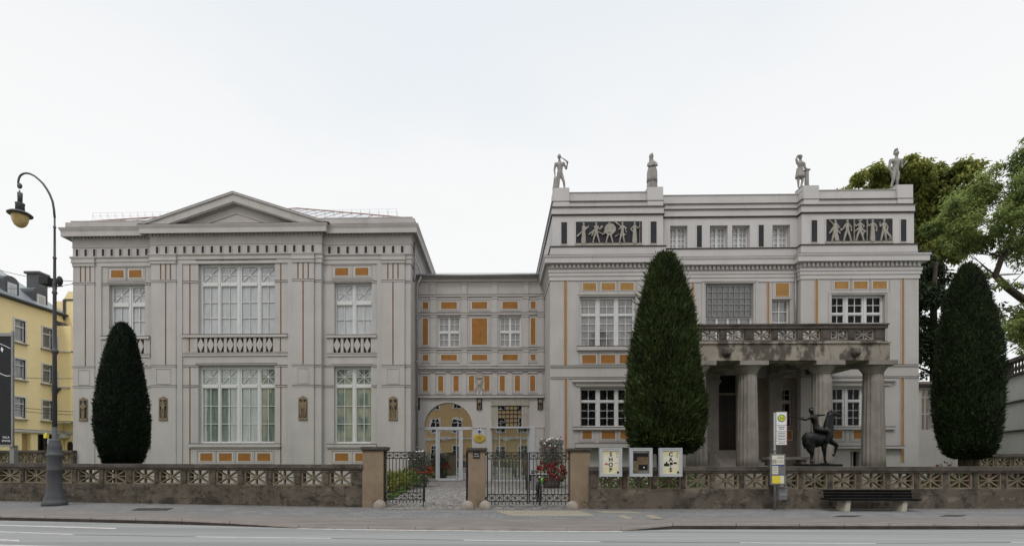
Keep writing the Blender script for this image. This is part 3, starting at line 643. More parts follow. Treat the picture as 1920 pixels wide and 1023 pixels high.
# ================================================================ FACADE HELPERS
def wall_open(mb, Y, x0, x1, z0, z1, ops, dep=.3, mi=0):
    """front sheet of a wall with rectangular openings and their reveals"""
    xs = sorted({x0, x1, *[o[0] for o in ops], *[o[1] for o in ops]}); zs = sorted({z0, z1, *[o[2] for o in ops], *[o[3] for o in ops]})
    xs = [x for x in xs if x0 <= x <= x1]; zs = [z for z in zs if z0 <= z <= z1]
    for i in range(len(xs)-1):
        for j in range(len(zs)-1):
            cx, cz = (xs[i]+xs[i+1])/2, (zs[j]+zs[j+1])/2
            if any(o[0] < cx < o[1] and o[2] < cz < o[3] for o in ops): continue
            mb.quad((xs[i], Y, zs[j]), (xs[i+1], Y, zs[j]), (xs[i+1], Y, zs[j+1]), (xs[i], Y, zs[j+1]), mi)
    for a, b, c, d in ops:
        e = Y+dep
        mb.quad((a, Y, c), (a, e, c), (a, e, d), (a, Y, d), mi); mb.quad((b, e, c), (b, Y, c), (b, Y, d), (b, e, d), mi)
        mb.quad((a, Y, d), (a, e, d), (b, e, d), (b, Y, d), mi); mb.quad((a, e, c), (a, Y, c), (b, Y, c), (b, e, c), mi)
def window(parent, Y, outer, cols, rows, cells, pane, inset=.2, bar=.032, fmat='white_paint', grille=None, name='window', gmat='iron'):
    """outer, cols, rows in metres; cells(i, j) -> (vertical panes, horizontal panes, star)"""
    X0, X1, Z0, Z1 = outer; m = MB(); ya, yb = Y+inset, Y+inset+.09
    ed = [X0]+sum([[a, b] for a, b in cols], [])+[X1]
    for i in range(0, len(ed), 2):
        if ed[i+1]-ed[i] > .004:
            m.box(ed[i], ed[i+1], ya, yb, Z0, Z1)
            if 0 < i < len(ed)-2 and ed[i+1]-ed[i] > .14:
                c = (ed[i]+ed[i+1])/2; m.box(c-.035, c+.035, ya-.03, ya, Z0, Z1)
    rz = [Z0]+sum([[a, b] for a, b in rows], [])+[Z1]
    for a, b in cols:
        for k in range(0, len(rz), 2):
            if rz[k+1]-rz[k] > .004:
                m.box(a, b, ya+.004, yb, rz[k], rz[k+1])
                if 0 < k < len(rz)-2: m.box(a, b, ya-.03, ya+.004, rz[k]+.04, rz[k+1]-.03)
        for j, (c, d) in enumerate(rows):
            nv, nh, star = cells(j); y0 = ya+.02
            if star:
                m.bar2((a, c), (b, d), bar*.9, y0+.01, y0+.04); m.bar2((a, d), (b, c), bar*.9, y0+.013, y0+.043)
                m.bar2(((a+b)/2, c), ((a+b)/2, d), bar*.9, y0+.016, y0+.046); m.bar2((a, (c+d)/2), (b, (c+d)/2), bar*.9, y0+.019, y0+.049)
                continue
            for q in range(1, nv): x = a+(b-a)*q/nv; m.box(x-bar/2, x+bar/2, y0, y0+.04, c, d)
            for q in range(1, nh): z = c+(d-c)*q/nh; m.box(a, b, y0+.004, y0+.044, z-bar/2, z+bar/2)
    w = m.build(name, fmat, parent)
    g = MB(); g.quad((X0+.01, ya+.07, Z0+.01), (X1-.01, ya+.07, Z0+.01), (X1-.01, ya+.07, Z1-.01), (X0+.01, ya+.07, Z1-.01))
    g.build('pane', pane, w, fix=False)
    if grille:
        q = MB(); gx, gz_, kind = grille
        for a, b in cols:
            for (c, d) in rows:
                q.cut()
                if kind == 'diamond':
                    n = 3
                    for k in range(n):
                        u = a+(b-a)*(k)/n; v = a+(b-a)*(k+1)/n; mm = max(1, round((d-c)/((b-a)/n)/1.6))
                        for s in range(mm):
                            e, f = c+(d-c)*s/mm, c+(d-c)*(s+1)/mm
                            q.bar2((u, e), (v, f), .012, ya-.06, ya-.05); q.bar2((u, f), (v, e), .012, ya-.058, ya-.048)
                else:
                    for k in range(1, gx): u = a+(b-a)*k/gx; q.box(u-.014, u+.014, ya-.06, ya-.04, c, d)
                    for k in range(1, gz_): u = c+(d-c)*k/gz_; q.box(a, b, ya-.057, ya-.043, u-.012, u+.012)
        q.pieces('grille', gmat, w)
    return w
def inlay(parent, Y, x0, x1, z0, z1, m='ochre', edge=.07, name='inlay_panel'):
    b = MB(); b.box(x0, x1, Y-.012, Y+.02, z0, z1, 0)
    e = edge
    for a, c, d, f in ((x0-e, x1+e, z1, z1+e*.6), (x0-e, x1+e, z0-e*.6, z0), (x0-e, x0, z0, z1), (x1, x1+e, z0, z1)):
        b.box(a, c, Y-.02, Y+.02, d, f, 1)
    g = .018; E = e+.12
    for a, c, d, f in ((x0-E, x1+E, z1+E*.7, z1+E*.7+g), (x0-E, x1+E, z0-E*.7-g, z0-E*.7), (x0-E, x0-E+g, z0-E*.7, z1+E*.7), (x1+E-g, x1+E, z0-E*.7, z1+E*.7)):
        b.box(a, c, Y-.03, Y+.02, d, f, 2)
    return b.build(name, [m, 'white_line', 'trim'], parent)
def hband(mb, x0, x1, Y, ztop, h, proj, lead=True, mi=0, lmi=1):
    mb.box(x0, x1, Y-proj, Y+.05, ztop-h, ztop, mi)
    if lead: mb.box(x0-.004, x1+.004, Y-proj-.008, Y+.05, ztop, ztop+.028, lmi)
def dentils(mb, path, z0, z1, out, dep, pitch, duty=.55, mi=0):
    for i in range(len(path)-1):
        a, b = Vector(path[i]), Vector(path[i+1]); d = b-a; Ln = d.length; d.normalize(); nn = Vector((d.y, -d.x)); n = max(1, round(Ln/pitch))
        for k in range(n):
            s0 = Ln*k/n+pitch*(1-duty)/2; s1 = s0+pitch*duty
            p = [a+d*s0+nn*out, a+d*s1+nn*out, a+d*s1+nn*(out+dep), a+d*s0+nn*(out+dep)]
            V = [(q.x, q.y, z) for z in (z0, z1) for q in p]
            mb.add(V, ((0, 3, 2, 1), (4, 5, 6, 7), (0, 1, 5, 4), (1, 2, 6, 5), (2, 3, 7, 6), (3, 0, 4, 7)), mi)
# ================================================================ LEFT BUILDING: gallery with pediment
Yb, Yw = 27.0, 27.25
xl, xr, xbl, xbr = X(136, Yw), X(770.5, Yw), X(282.5, Yb), X(603, Yb)
def zb(py): return Z(py, Yb, 443)
YK = 45.0
LB = root('gallery_building', 'grey two storey gallery building with a pediment over its middle bay, left of the gates', 'building', ((xl+xr)/2, Yw, .1))
pathL = [(xl, YK), (xl, Yw), (xbl, Yw), (xbl, Yb), (xbr, Yb), (xbr, Yw), (xr, Yw), (xr, YK)]
ZB = .0; ztopw = zb(418)
# window openings (px) -> metres
def rc(px0, px1, py0, py1, Y, zf): return (X(px0, Y), X(px1, Y), zf(py1), zf(py0))
upB = rc(371.5, 515.5, 491, 626, Yb, zb); loB = rc(371.5, 515.5, 685, 830, Yb, zb)
def zw(py): return zb(py-1.6)           # wing heights read at the right wing
upR = rc(627.5, 698, 530.5, 627, Yw, zw); loR = rc(626.5, 696.5, 688, 832, Yw, zw)
upL = (X(202.5, Yw), X(270.5, Yw), upR[2], upR[3]); loL = (X(202.5, Yw), X(270.5, Yw), loR[2], loR[3])
wl = MB()
wall_open(wl, Yb, xbl, xbr, ZB, ztopw, [upB, loB], .34); wall_open(wl, Yw, xl, xbl, ZB, ztopw, [upL, loL], .34); wall_open(wl, Yw, xbr, xr, ZB, ztopw, [upR, loR], .34)
wl.quad((xbl, Yw, ZB), (xbl, Yb, ZB), (xbl, Yb, ztopw), (xbl, Yw, ztopw)); wl.quad((xbr, Yb, ZB), (xbr, Yw, ZB), (xbr, Yw, ztopw), (xbr, Yb, ztopw))
wl.quad((xl, YK, ZB), (xl, Yw, ZB), (xl, Yw, ztopw), (xl, YK, ztopw)); wl.quad((xr, Yw, ZB), (xr, YK, ZB), (xr, YK, ztopw), (xr, Yw, ztopw))
wl.quad((xl, YK, ZB), (xr, YK, ZB), (xr, YK, ztopw), (xl, YK, ztopw)); wl.quad((xl, Yw+.3, ztopw-.01), (xr, Yw+.3, ztopw-.01), (xr, YK, ztopw-.01), (xl, YK, ztopw-.01))
wl.build('wall', 'stucco', LB, fix=False)
# entablature running round every set-back
OV = .43; zc = lambda py: Z(py, Yb-OV, 443)
en = MB(); z_fr0, z_fr1 = zb(477), zb(458)
prof = [(0, zb(494)), (.05, zb(494)), (.05, zb(487)), (.085, zb(486)), (.085, zb(480)), (.15, zb(478)), (.15, z_fr0), (.03, z_fr0+.02), (.03, z_fr1), (.06, z_fr1), (.06, z_fr1+.05), (.045, z_fr1+.05), (.045, zb(444)), (.11, zb(443)), (.11, zb(437)), (.2, zb(436.5)),
        (OV-.06, zc(435)), (OV-.03, zc(434.6)), (OV-.03, zc(426)), (OV, zc(423.5)), (OV+.04, zc(420.5)), (OV+.04, zc(419.4)), (OV+.045, zc(419.2)), (OV+.045, zc(418.6)), (-.2, zc(417.5))]
mis = [0]*(len(prof)-1); mis[-3] = 1; mis[-2] = 1; mis[-1] = 1; mis[6] = 1
en.sweep(prof, pathL, mis)
dentils(en, pathL[1:7], zb(442.6), zb(437.4), .11, .07, .2, .5)
dentils(en, pathL[6:], zb(442.6), zb(437.4), .11, .07, .2, .5)
en.build('cornice', ['trim', 'lead'], LB, fix=False)
fz_ = MB()
def slots(px0, px1, n, Y, ya, yb_):
    for i in range(n):
        x = X(px0+(px1-px0)*i/(n-1), Y); zz0, zz1 = zb(yb_), zb(ya); fz_.cut()
        fz_.box(x-.075, x+.075, Y-.045, Y+.02, zz0, zz1, 1)
        e = .03
        for a, c, d, f in ((x-.075-e, x-.075, zz0-e, zz1+e), (x+.075, x+.075+e, zz0-e, zz1+e), (x-.075, x+.075, zz1, zz1+e), (x-.075, x+.075, zz0-e, zz0)): fz_.box(a, c, Y-.06, Y+.02, d, f, 0)
slots(295, 587.4, 18, Yb, 461.3, 474.4); slots(143.6, 274.8, 9, Yw, 461.3, 474.4); slots(618.8, 755, 9, Yw, 461.3, 474.4)
fz_.pieces('frieze_slot', ['white_line', 'black_inlay'], LB)
# pilasters with ochre lines
def pilaster(px0, px1, Y, lines, strip=None, plq=None):
    x0, x1 = X(px0, Y), X(px1, Y); p = MB(); pr = .09
    ca, cb = zb(524.5), zb(528)
    p.box(x0, x1, Y-pr, Y+.02, ZB, zb(494.2), 0)
    if strip: a, b = X(strip[0], Y), X(strip[1], Y); p.box(a, b, Y-.05, Y+.02, ZB, zb(494.2), 0)
    # capital
    for (o, ya, yb_) in ((.17, 476.4, 478.5), (.145, 478.5, 481), (.125, 481, 486), (.15, 486, 488.5), (.11, 488.5, 494.2)):
        p.box(x0-o+.09, x1+o-.09, Y-o-.03, Y+.02, zb(yb_), zb(ya), 0)
    p.box(x0-.03, x1+.03, Y-pr-.025, Y+.02, zb(528.2), zb(526), 0); p.box(x0-.032, x1+.032, Y-pr-.03, Y+.02, zb(526), zb(525.2), 2)
    w = .032
    for q in lines: x = X(q, Y); p.box(x-w, x+w, Y-pr-.006, Y-pr+.02, zb(523.5), zb(494.4), 1)
    x = X(lines[1], Y); p.box(x-w, x+w, Y-pr-.006, Y-pr+.02, zb(683), zb(528.4), 1)
    for yy in (685, 722.5): p.box(x0-.025, x1+.025, Y-pr-.022, Y+.02, zb(yy+2), zb(yy), 0); p.box(x0-.027, x1+.027, Y-pr-.026, Y+.02, zb(yy), zb(yy-.9), 2)
    # sunk square field between the two string courses
    a, b, c, d = x0+.27, x1-.27, zb(719), zb(690); g = .03
    for u, v, s, t in ((a, b, d-g, d), (a, b, c, c+g), (a, a+g, c+g, d-g), (b-g, b, c+g, d-g)): p.box(u, v, Y-pr-.022, Y-pr+.01, s, t, 0)
    p.build('pilaster', ['stucco', 'ochre_dark', 'lead'], LB)
    return (x0+x1)/2
def plaque(parent, cx, Y, z0, z1, w, style, name='relief_plaque', bg='black_inlay', figm='tan', plain=False):
    """a tall gabled tablet with a standing figure between dark fields"""
    m = MB(); h = z1-z0; hw = w/2; g = .055
    gab = [(cx-hw, z0), (cx+hw, z0), (cx+hw, z1-h*.10), (cx, z1), (cx-hw, z1-h*.10)]
    fz0, fz1 = (z0+.02, z1-.02) if plain else (z0+h*.11, z1-h*.15)
    if plain: m.box(cx-hw, cx+hw, Y-.03, Y+.02, z0, z1, 1)
    else:
        m.prism(gab, Y-.025, Y+.02, 0); m.box(cx-hw+g, cx+hw-g, Y-.03, Y, fz0, fz1, 1)
        m.box(cx-hw+.01, cx+hw-.01, Y-.06, Y, z0+.01, z0+h*.09, 0)
    y0, y1 = Y-.065, Y-.028; H = fz1-fz0; P = lambda u, v: (cx+u*w, fz0+v*H)
    m.limb(P(0, .93), P(0, .87), .045, .04, y0, y1); m.limb(P(0, .80), P(0, .45), .085, .065, y0, y1)
    for s in (-1, 1):
        if style == 0:      # arms akimbo, standing legs
            m.limb(P(s*.08, .78), P(s*.30, .66), .03, .025, y0-.004, y1); m.limb(P(s*.30, .66), P(s*.12, .56), .025, .02, y0-.002, y1)
            m.limb(P(s*.06, .45), P(s*.07, .02), .055, .03, y0, y1)
        elif style == 1:    # arms raised, thin
            m.limb(P(s*.08, .78), P(s*.30, .86), .03, .025, y0-.004, y1); m.limb(P(s*.30, .72), P(s*.12, .62), .03, .02, y0-.002, y1)
            m.limb(P(s*.05, .45), P(s*.06, .02), .05, .028, y0, y1)
            for k in range(9): m.box(cx+s*w*.27-.035+.02*(k % 2), cx+s*w*.27+.02+.02*(k % 2), Y-.045, Y-.028, fz0+.03+k*.045, fz0+.05+k*.045, 0)
        elif style == 2:    # winged figure
            m.limb(P(s*.12, .74), P(s*.30, .80), .05, .06, y0-.004, y1); m.limb(P(s*.30, .82), P(s*.24, .05), .065, .02, y0-.002, y1)
            m.limb(P(s*.03, .45), P(s*.03, .0), .05, .035, y0, y1)
        else:               # robed figure with bent arms
            m.limb(P(s*.08, .82), P(s*.33, .78), .04, .035, y0-.004, y1); m.limb(P(s*.33, .78), P(s*.2, .62), .035, .02, y0-.002, y1)
            m.limb(P(s*.06, .5), P(s*.07, .0), .07, .055, y0, y1); m.limb(P(s*.35, .4), P(s*.38, .0), .035, .05, y0+.01, y1)
    return m.build(name, [figm, bg], parent)
cL = pilaster(137.2, 177.5, Yw, (151.3, 160.5, 169.3), (177.5, 189.5)); cBL = pilaster(284.6, 331, Yb, (302.6, 312, 321), (331, 342))
cBR = pilaster(550, 590, Yb, (560.4, 570, 579.7), (540.5, 550)); cR = pilaster(717.6, 759.5, Yw, (728.5, 738, 747.5), (707.5, 717.6))
for c, Y, st in ((cL, Yw, 0), (cBL, Yb, 1), (cBR, Yb, 2), (cR, Yw, 3)): plaque(LB, c, Y-.09, zb(787.5), zb(742), .50, st)
# string courses, between the windows only
sb = MB()
def str_(px0, px1, Y, yy, pr=.035, h=2, lead=True): hband(sb, X(px0, Y), X(px1, Y), Y, zb(yy), zb(yy)-zb(yy+h), pr, lead)
for yy in (527, 685, 722.5):
    str_(342.5, 371, Yb, yy); str_(516, 540, Yb, yy); str_(590.3, 602.8, Yb, yy)
    str_(189.8, 202, Yw, yy); str_(271, 282, Yw, yy); str_(603.5, 627, Yw, yy); str_(698.5, 707, Yw, yy); str_(760, 770, Yw, yy)
# window heads, sills, ledges
for o, Y in ((upB, Yb), (loB, Yb), (upR, Yw), (loR, Yw), (upL, Yw), (loL, Yw)):
    hband(sb, o[0]-.12, o[1]+.12, Y, o[3]+.10, .05, .05)
for (a, b, Y) in ((355, 527, Yb), (613.5, 706.5, Yw), (190, 281, Yw)):
    z = zb(831.5 if Y == Yb else 832); hband(sb, X(a, Y), X(b, Y), Y, z, .17, .10); sb.box(X(a, Y)+.05, X(b, Y)-.05, Y-.06, Y+.02, z-.24, z-.17)
sb.build('string_course', ['trim', 'lead'], LB)
ol = MB()
for p in (355.7, 527): 
    x = X(p, Yb); ol.box(x-.03, x+.03, Yb-.008, Yb+.02, ZB+.2, zb(686), 0); ol.cut(); ol.box(x-.03, x+.03, Yb-.008, Yb+.02, zb(626), zb(494.4), 0); ol.cut()
    ol.box(x-.03, x+.03, Yb-.058, Yb+.02, zb(659), zb(633), 0); ol.cut()
ol.pieces('ochre_line', 'ochre_dark', LB)
# balcony aprons with lozenge balusters under the upper windows
def apron(px0, px1, n, c0, c1, Y):
    x0, x1 = X(px0, Y), X(px1, Y); m = MB(); zt, zd = zb(633), zb(660)
    hband(m, x0, x1, Y, zb(627.5), zb(627.5)-zb(632.5), .13, True, 0, 1); m.box(x0, x1, Y-.05, Y+.02, zb(667), zb(661.5), 0); m.box(x0-.02, x1+.02, Y-.075, Y+.02, zb(662.3), zb(661), 0)
    cs = [X(c0+(c1-c0)*i/(n-1), Y) for i in range(n)]; pt = cs[1]-cs[0]; a, b = cs[0]-pt/2, cs[-1]+pt/2
    m.box(x0, a, Y-.05, Y+.02, zd, zt, 0); m.box(b, x1, Y-.05, Y+.02, zd, zt, 0)
    m.box(a, b, Y-.004, Y+.02, zd, zt, 1)
    zm = (zd+zt)/2
    for i, c in enumerate(cs):
        hw = pt*.34; m.prism([(c, zd), (c+hw, zm), (c, zt), (c-hw, zm)], Y-.075, Y-.01, 0)
        m.box(c-.03, c+.03, Y-.05, Y-.008, zd, zt, 0)
    for i in range(n+1): x = a+pt*i; m.box(x-.078, x+.078, Y-.06, Y-.006, zd, zt, 0)
    m.build('apron_balustrade', ['trim', 'gap_brown'], LB)
apron(342.5, 540.5, 8, 377.5, 506.2, Yb); apron(613.8, 707.5, 4, 633, 689.5, Yw); apron(190, 281, 4, 208.5, 263.5, Yw)
for p in ((375.6, 398.8), (410.8, 435), (446.7, 470.6), (482.6, 507.6)): inlay(LB, Yb, X(p[0], Yb), X(p[1], Yb), zb(863.6), zb(849))
for p in ((629, 654), (666.8, 691.5), (207, 231), (241, 264.8)):
    inlay(LB, Yw, X(p[0], Yw), X(p[1], Yw), zb(863.6), zb(849)); inlay(LB, Yw, X(p[0], Yw), X(p[1], Yw), zb(515.3), zb(501))
cb = [(X(a, Yb), X(b, Yb)) for a, b in ((376.5, 405), (411, 441), (450, 480), (487, 512.5))]
cr = [(X(a, Yw), X(b, Yw)) for a, b in ((630, 659.5), (667, 695.5))]; crl = [(X(a, Yw), X(b, Yw)) for a, b in ((206.5, 235.5), (243, 268))]
rowU = [(zb(623.5), zb(535)), (zb(527), zb(498.5))]; rowL = [(zb(827), zb(727)), (zb(719), zb(691))]
cu_ = lambda j: (2, 3, False) if j == 0 else (1, 1, True)
window(LB, Yb, upB, cb, rowU, cu_, 'g_curtain'); window(LB, Yb, loB, cb, rowL, cu_, 'g_green')
rU = [(zw(624.5), zw(571.5)), (zw(562.5), zw(534))]; rL = [(zw(829), zw(728)), (zw(720), zw(692.5))]
c2 = lambda j: (2, 2, False) if j == 0 else (1, 1, True)
window(LB, Yw, upR, cr, rU, c2, 'g_curtain'); window(LB, Yw, loR, cr, rL, cu_, 'g_green')
window(LB, Yw, upL, crl, rU, c2, 'g_curtain'); window(LB, Yw, loL, crl, rL, cu_, 'g_green')
# attic plinth and parapet
at_ = MB()
zA, zP = zb(418.5), Z(410, Yw, 660)
inn = [(xl+.02, YK), (xl+.02, Yw+.02), (xr-.02, Yw+.02), (xr-.02, YK)]
at_.sweep([(.28, zA-.12), (.28, Z(415.3, Yw, 660)), (.1, Z(415.3, Yw, 660)+.01), (.1, zP-.06), (.13, zP-.05), (.13, zP), (-.3, zP+.02)], inn, [0, 0, 0, 0, 0, 1])
at_.build('parapet', ['trim', 'zinc'], LB, fix=False)
# hipped bright sheet roof
ax, ay, az = X(540, 34.5), 36.0, Z(391, 36.0, 540)
rf = MB(); e = [(xl+.1, Yw+.15), (xr-.1, Yw+.15), (xr-.1, YK), (xl+.1, YK)]; zr = zP+.03
for i in range(4): a, b = e[i], e[(i+1) % 4]; rf.add([(a[0], a[1], zr), (b[0], b[1], zr), (ax, ay, az)], ((0, 1, 2),))
for k in range(1, 22):
    x = xl+.1+(xr-xl-.2)*k/22
    f = min((x-xl)/(ax-xl), (xr-x)/(xr-ax)); f = min(1, f)
    rf.tube([(x, Yw+.18, zr+.02), (x, Yw+.15+(ay-Yw-.15)*f, zr+.02+(az-zr)*f)], .013, 4, 1)
for a in (e[0], e[1]): rf.tube([(a[0], a[1], zr+.02), (ax, ay, az+.03)], .04, 5, 1)
roof = rf.build('roof', ['glasshouse', 'seam'], LB)
sg = MB()
for (xa, xb) in ((X(560, 28.5), X(745, 28.5)), (X(175, 28.5), X(330, 28.5))):
    n = 11; zz = zr+.62; y = 28.35; sg.cut()
    for k in range(n+1): x = xa+(xb-xa)*k/n; sg.tube([(x, y, zz-.1), (x, y, zz+.38)], .006, 4); sg.tube([(x, y+.3, zz+.05), (x, y, zz+.3)], .006, 4)
    sg.tube([(xa, y, zz+.38), (xb, y, zz+.38)], .005, 4); sg.tube([(xa, y, zz+.2), (xb, y, zz+.2)], .004, 4)
sg.pieces('snow_guard', 'pipe', roof)
# pediment over the bay
pd = MB(); yF = Yb-OV-.04; zF = lambda py: Z(py, yF, 443)
xF = lambda px: X(px, yF); apx = (xF(260.5)+xF(613))/2; z0p = zc(418.6)+.02
W2 = (xF(613)-xF(260.5))/2+.05; hp = zF(358.5)-z0p
def tri_band(outer, inner, y0, y1, mi=0):      # two raking arms between nested triangles (half width, base z, apex z)
    (w0, b0, a0), (w1, b1, a1) = outer, inner
    for s in (-1, 1): pd.prism([(apx+s*w0, b0), (apx+s*w1, b1), (apx, a1), (apx, a0)], y0, y1, mi)
k = hp/W2
def T(d): return (W2-d/k, z0p, z0p+hp-d)      # triangle shrunk by vertical distance d
tri_band(T(0), T(.10), yF, Yb+3.6, 0); tri_band(T(.10), T(.50), yF+.07, Yb+3.5, 0); tri_band(T(.50), T(.56), yF+.12, Yb+3.4, 0)
w, b0, a0 = T(.56); pd.prism([(apx-w, b0), (apx+w, b0), (apx, a0)], Yb-.02, Yb+.3, 0)
w, b0, a0 = T(.92); w2, b2, a2 = T(1.0); tri_band((w, b0, a0), (w2, b2, a2), Yb-.06, Yb+.1, 0)
w3, b3, a3 = T(-.02)
for s in (-1, 1): pd.prism([(apx+s*w3, z0p), (apx+s*W2, z0p), (apx, z0p+hp), (apx, a3)], yF-.02, Yb+3.7, 1)
pd.build('pediment', ['trim', 'zinc'], LB)
# downpipe on the return
dp = MB(); x = X(773.5, 28.6)
dp.tube([(xr+.12, 27.9, zb(446)), (xr+.12, 27.9, zb(505)), (xr+.08, 27.9, zb(514)), (xr+.1, 27.9, zb(520))], .07, 8)
dp.tube([(xr+.35, 28.7, Z(519, 28.7)), (xr+.12, 28.6, Z(535, 28.6)), (xr+.12, 28.6, Z(545, 28.6)), (xr+.12, 28.6, .1)], .06, 8)
for py in (600, 680, 760, 840): dp.tube([(xr+.12, 28.6, Z(py, 28.6)), (xr+.12, 28.6, Z(py, 28.6)+.1)], .08, 8)
dp.build('downpipe', 'pipe', LB, True)

LB.rotation_euler = (0, 0, R(-.5))
# ================================================================ CONNECTING WING with the arched door
Ym = 29.0; zm_ = lambda py: Z(py, Ym, 900); xm = lambda px: X(px, Ym)
CB = root('entrance_wing', 'low grey linking building with ochre panels and an arched glass door', 'building', ((xm(776)+xm(1021))/2, Ym, .1))
ma, mz = xm(771), xm(1034)
wins = [(xm(821), xm(862.8), zm_(650.2), zm_(592.4)), (xm(935.4), xm(976.8), zm_(650.2), zm_(592.4))]
arch = (xm(795.4), xm(885.8), zm_(903), zm_(799.5)); side = (xm(922), xm(991.5), zm_(903), zm_(801)); gr = (xm(933.6), xm(978), zm_(799), zm_(760))
w = MB(); aw0, aw1 = arch[0], arch[1]; ar = (aw1-aw0)/2; acx = (aw0+aw1)/2; azs = arch[3]; att = azs+ar
wall_open(w, Ym, ma, mz, ZB, zm_(519), wins+[(aw0, aw1, .0, att), (side[0], side[1], .0, side[3]), gr], .35)
nA = 24
for i in range(nA):      # spandrels and the arch soffit
    a0, a1 = math.pi*i/nA, math.pi*(i+1)/nA
    p0, p1 = (acx-ar*math.cos(a0), azs+ar*math.sin(a0)), (acx-ar*math.cos(a1), azs+ar*math.sin(a1))
    w.quad((p0[0], Ym, p0[1]), (p1[0], Ym, p1[1]), (p1[0], Ym, att), (p0[0], Ym, att))
    w.quad((p0[0], Ym, p0[1]), (p0[0], Ym+.4, p0[1]), (p1[0], Ym+.4, p1[1]), (p1[0], Ym, p1[1]))
w.quad((ma, Ym, zm_(519)), (mz, Ym, zm_(519)), (mz, Ym+.4, zm_(519)), (ma, Ym+.4, zm_(519)))
w.build('wall', 'stucco', CB, fix=False)
t = MB()
def mband(py0, py1, pr, lead=True, a=776, b=1020.5): hband(t, xm(a), xm(b), Ym, zm_(py0), zm_(py0)-zm_(py1), pr, lead)
for a, b, pr in ((553, 556, .07), (587, 590, .07), (652.4, 655, .07), (687.5, 691, .10), (696.5, 699, .06), (741.6, 745.5, .14)): mband(a, b, pr)
t.box(xm(775.5), xm(1021), Ym-.10, Ym+.02, zm_(528.5), zm_(523), 0); t.box(xm(774), xm(1022), Ym-.3, Ym+.02, zm_(523), zm_(521), 0)
t.build('string_course', ['trim', 'lead'], CB)
ps = MB()
for a, b in ((777.6, 788.6), (807, 818), (865.6, 875.8), (922.6, 932.8), (980.6, 991), (1008.6, 1019.6)):
    ps.cut()
    for c, d in ((686, 656), (651.6, 591), (586.2, 557), (552.2, 529)): ps.box(xm(a), xm(b), Ym-.05, Ym+.02, zm_(c), zm_(d)); ps.box(xm(a)-.03, xm(b)+.03, Ym-.075, Ym+.02, zm_(d+3.4), zm_(d+.6))
for px in (776.4, 807, 836, 865, 894, 923, 951, 980, 1008):
    ps.cut(); ps.box(xm(px), xm(px+9.5), Ym-.045, Ym+.02, zm_(740.5), zm_(700)); ps.box(xm(px)-.02, xm(px+9.5)+.02, Ym-.06, Ym+.02, zm_(700), zm_(697.6))
for a, b in ((777, 794), (886.2, 910.5), (1003.5, 1019.5)): ps.cut(); ps.box(xm(a)-.02, xm(b)+.02, Ym-.06, Ym+.02, zm_(802), zm_(799.4)); ps.box(xm(a), xm(b), Ym-.035, Ym+.02, ZB, zm_(802))
ps.pieces('pilaster', 'stucco', CB)
for c, d in ((578.6, 565.8), (675.2, 664.4)):
    for a, b in ((792.8, 803), (827, 856.6), (884.8, 913.4), (942.2, 970.8), (995, 1004)): inlay(CB, Ym, xm(a), xm(b), zm_(c), zm_(d), edge=.05)
for a, b in ((792.8, 802.5), (884.8, 913.4), (995, 1003.8)): inlay(CB, Ym, xm(a), xm(b), zm_(646), zm_(596.4), edge=.05)
for a, b in ((793, 802.3), (821.6, 831), (850.2, 860), (879.2, 888.8), (908, 917.8), (937, 946.4), (965.2, 974.8), (994, 1003.2)): inlay(CB, Ym, xm(a), xm(b), zm_(732.8), zm_(704), edge=.05)
for o, cc in ((wins[0], ((824, 840), (844.5, 860.5))), (wins[1], ((938.5, 954.5), (958.5, 974.5)))):
    cols = [(xm(a), xm(b)) for a, b in cc]
    window(CB, Ym, o, cols, [(zm_(648), zm_(625)), (zm_(619), zm_(595.5))], lambda j: (2, 2, False), 'g_grey', inset=.12)
for c in (782.3, 898.8, 1013):
    plaque(CB, xm(c), Ym-.03, zm_(767.4), zm_(744.8), .31, 0, 'relief_plaque', plain=True)
cr_ = MB(); cxm = xm(898.6)                               # carved crest under the panels
cr_.prism([(cxm-.2, zm_(712)), (cxm, zm_(738)), (cxm+.2, zm_(712)), (cxm+.24, zm_(701)), (cxm-.24, zm_(701))], Ym-.09, Ym); cr_.ball((cxm, Ym-.09, zm_(719)), (.13, .05, .16)); cr_.ball((cxm, Ym-.09, zm_(708)), (.17, .06, .08))
for s in (-1, 1): cr_.limb((cxm+s*.1, zm_(722)), (cxm+s*.26, zm_(732)), .05, .02, Ym-.07, Ym)
cr_.build('carved_crest', 'relief', CB)
# arched glass door
dr = MB(); yd = Ym+.22
def fbox(a, b, c, d, y0=0, y1=.1): dr.box(xm(a), xm(b), yd+y0, yd+y1, zm_(d), zm_(c))
fbox(795.4, 886, 799.2, 804.5, -.04); fbox(816, 821.2, 804.5, 899.5, -.02); fbox(862.2, 867, 804.5, 899.5, -.02); fbox(821.2, 862.2, 804.5, 806.4, .006); fbox(821.2, 862.2, 896.5, 900.5, -.01); fbox(795.4, 797, 804.5, 902, .006); fbox(884.4, 886, 804.5, 902, .006)
fbox(821.6, 823.6, 806.4, 896.5, .004, .06); fbox(859.6, 861.8, 806.4, 896.5, .004, .06)
D = dr.build('arched_door', 'silver', CB)
hd = MB(); hd.tube([(xm(855.5), yd-.09, zm_(899)), (xm(855.5), yd-.09, zm_(806))], .022, 8); hd.build('handle', 'silver', D)
pn = MB()
P_ = [(aw0, ZB+.1), (aw1, ZB+.1)]+[(acx+ar*math.cos(math.pi*i/nA), azs+ar*math.sin(math.pi*i/nA)) for i in range(nA+1)]
pn.add([(x, yd+.06, z) for x, z in P_], (tuple(range(len(P_))),)); pn.build('pane', 'g_mirror', D, fix=False)
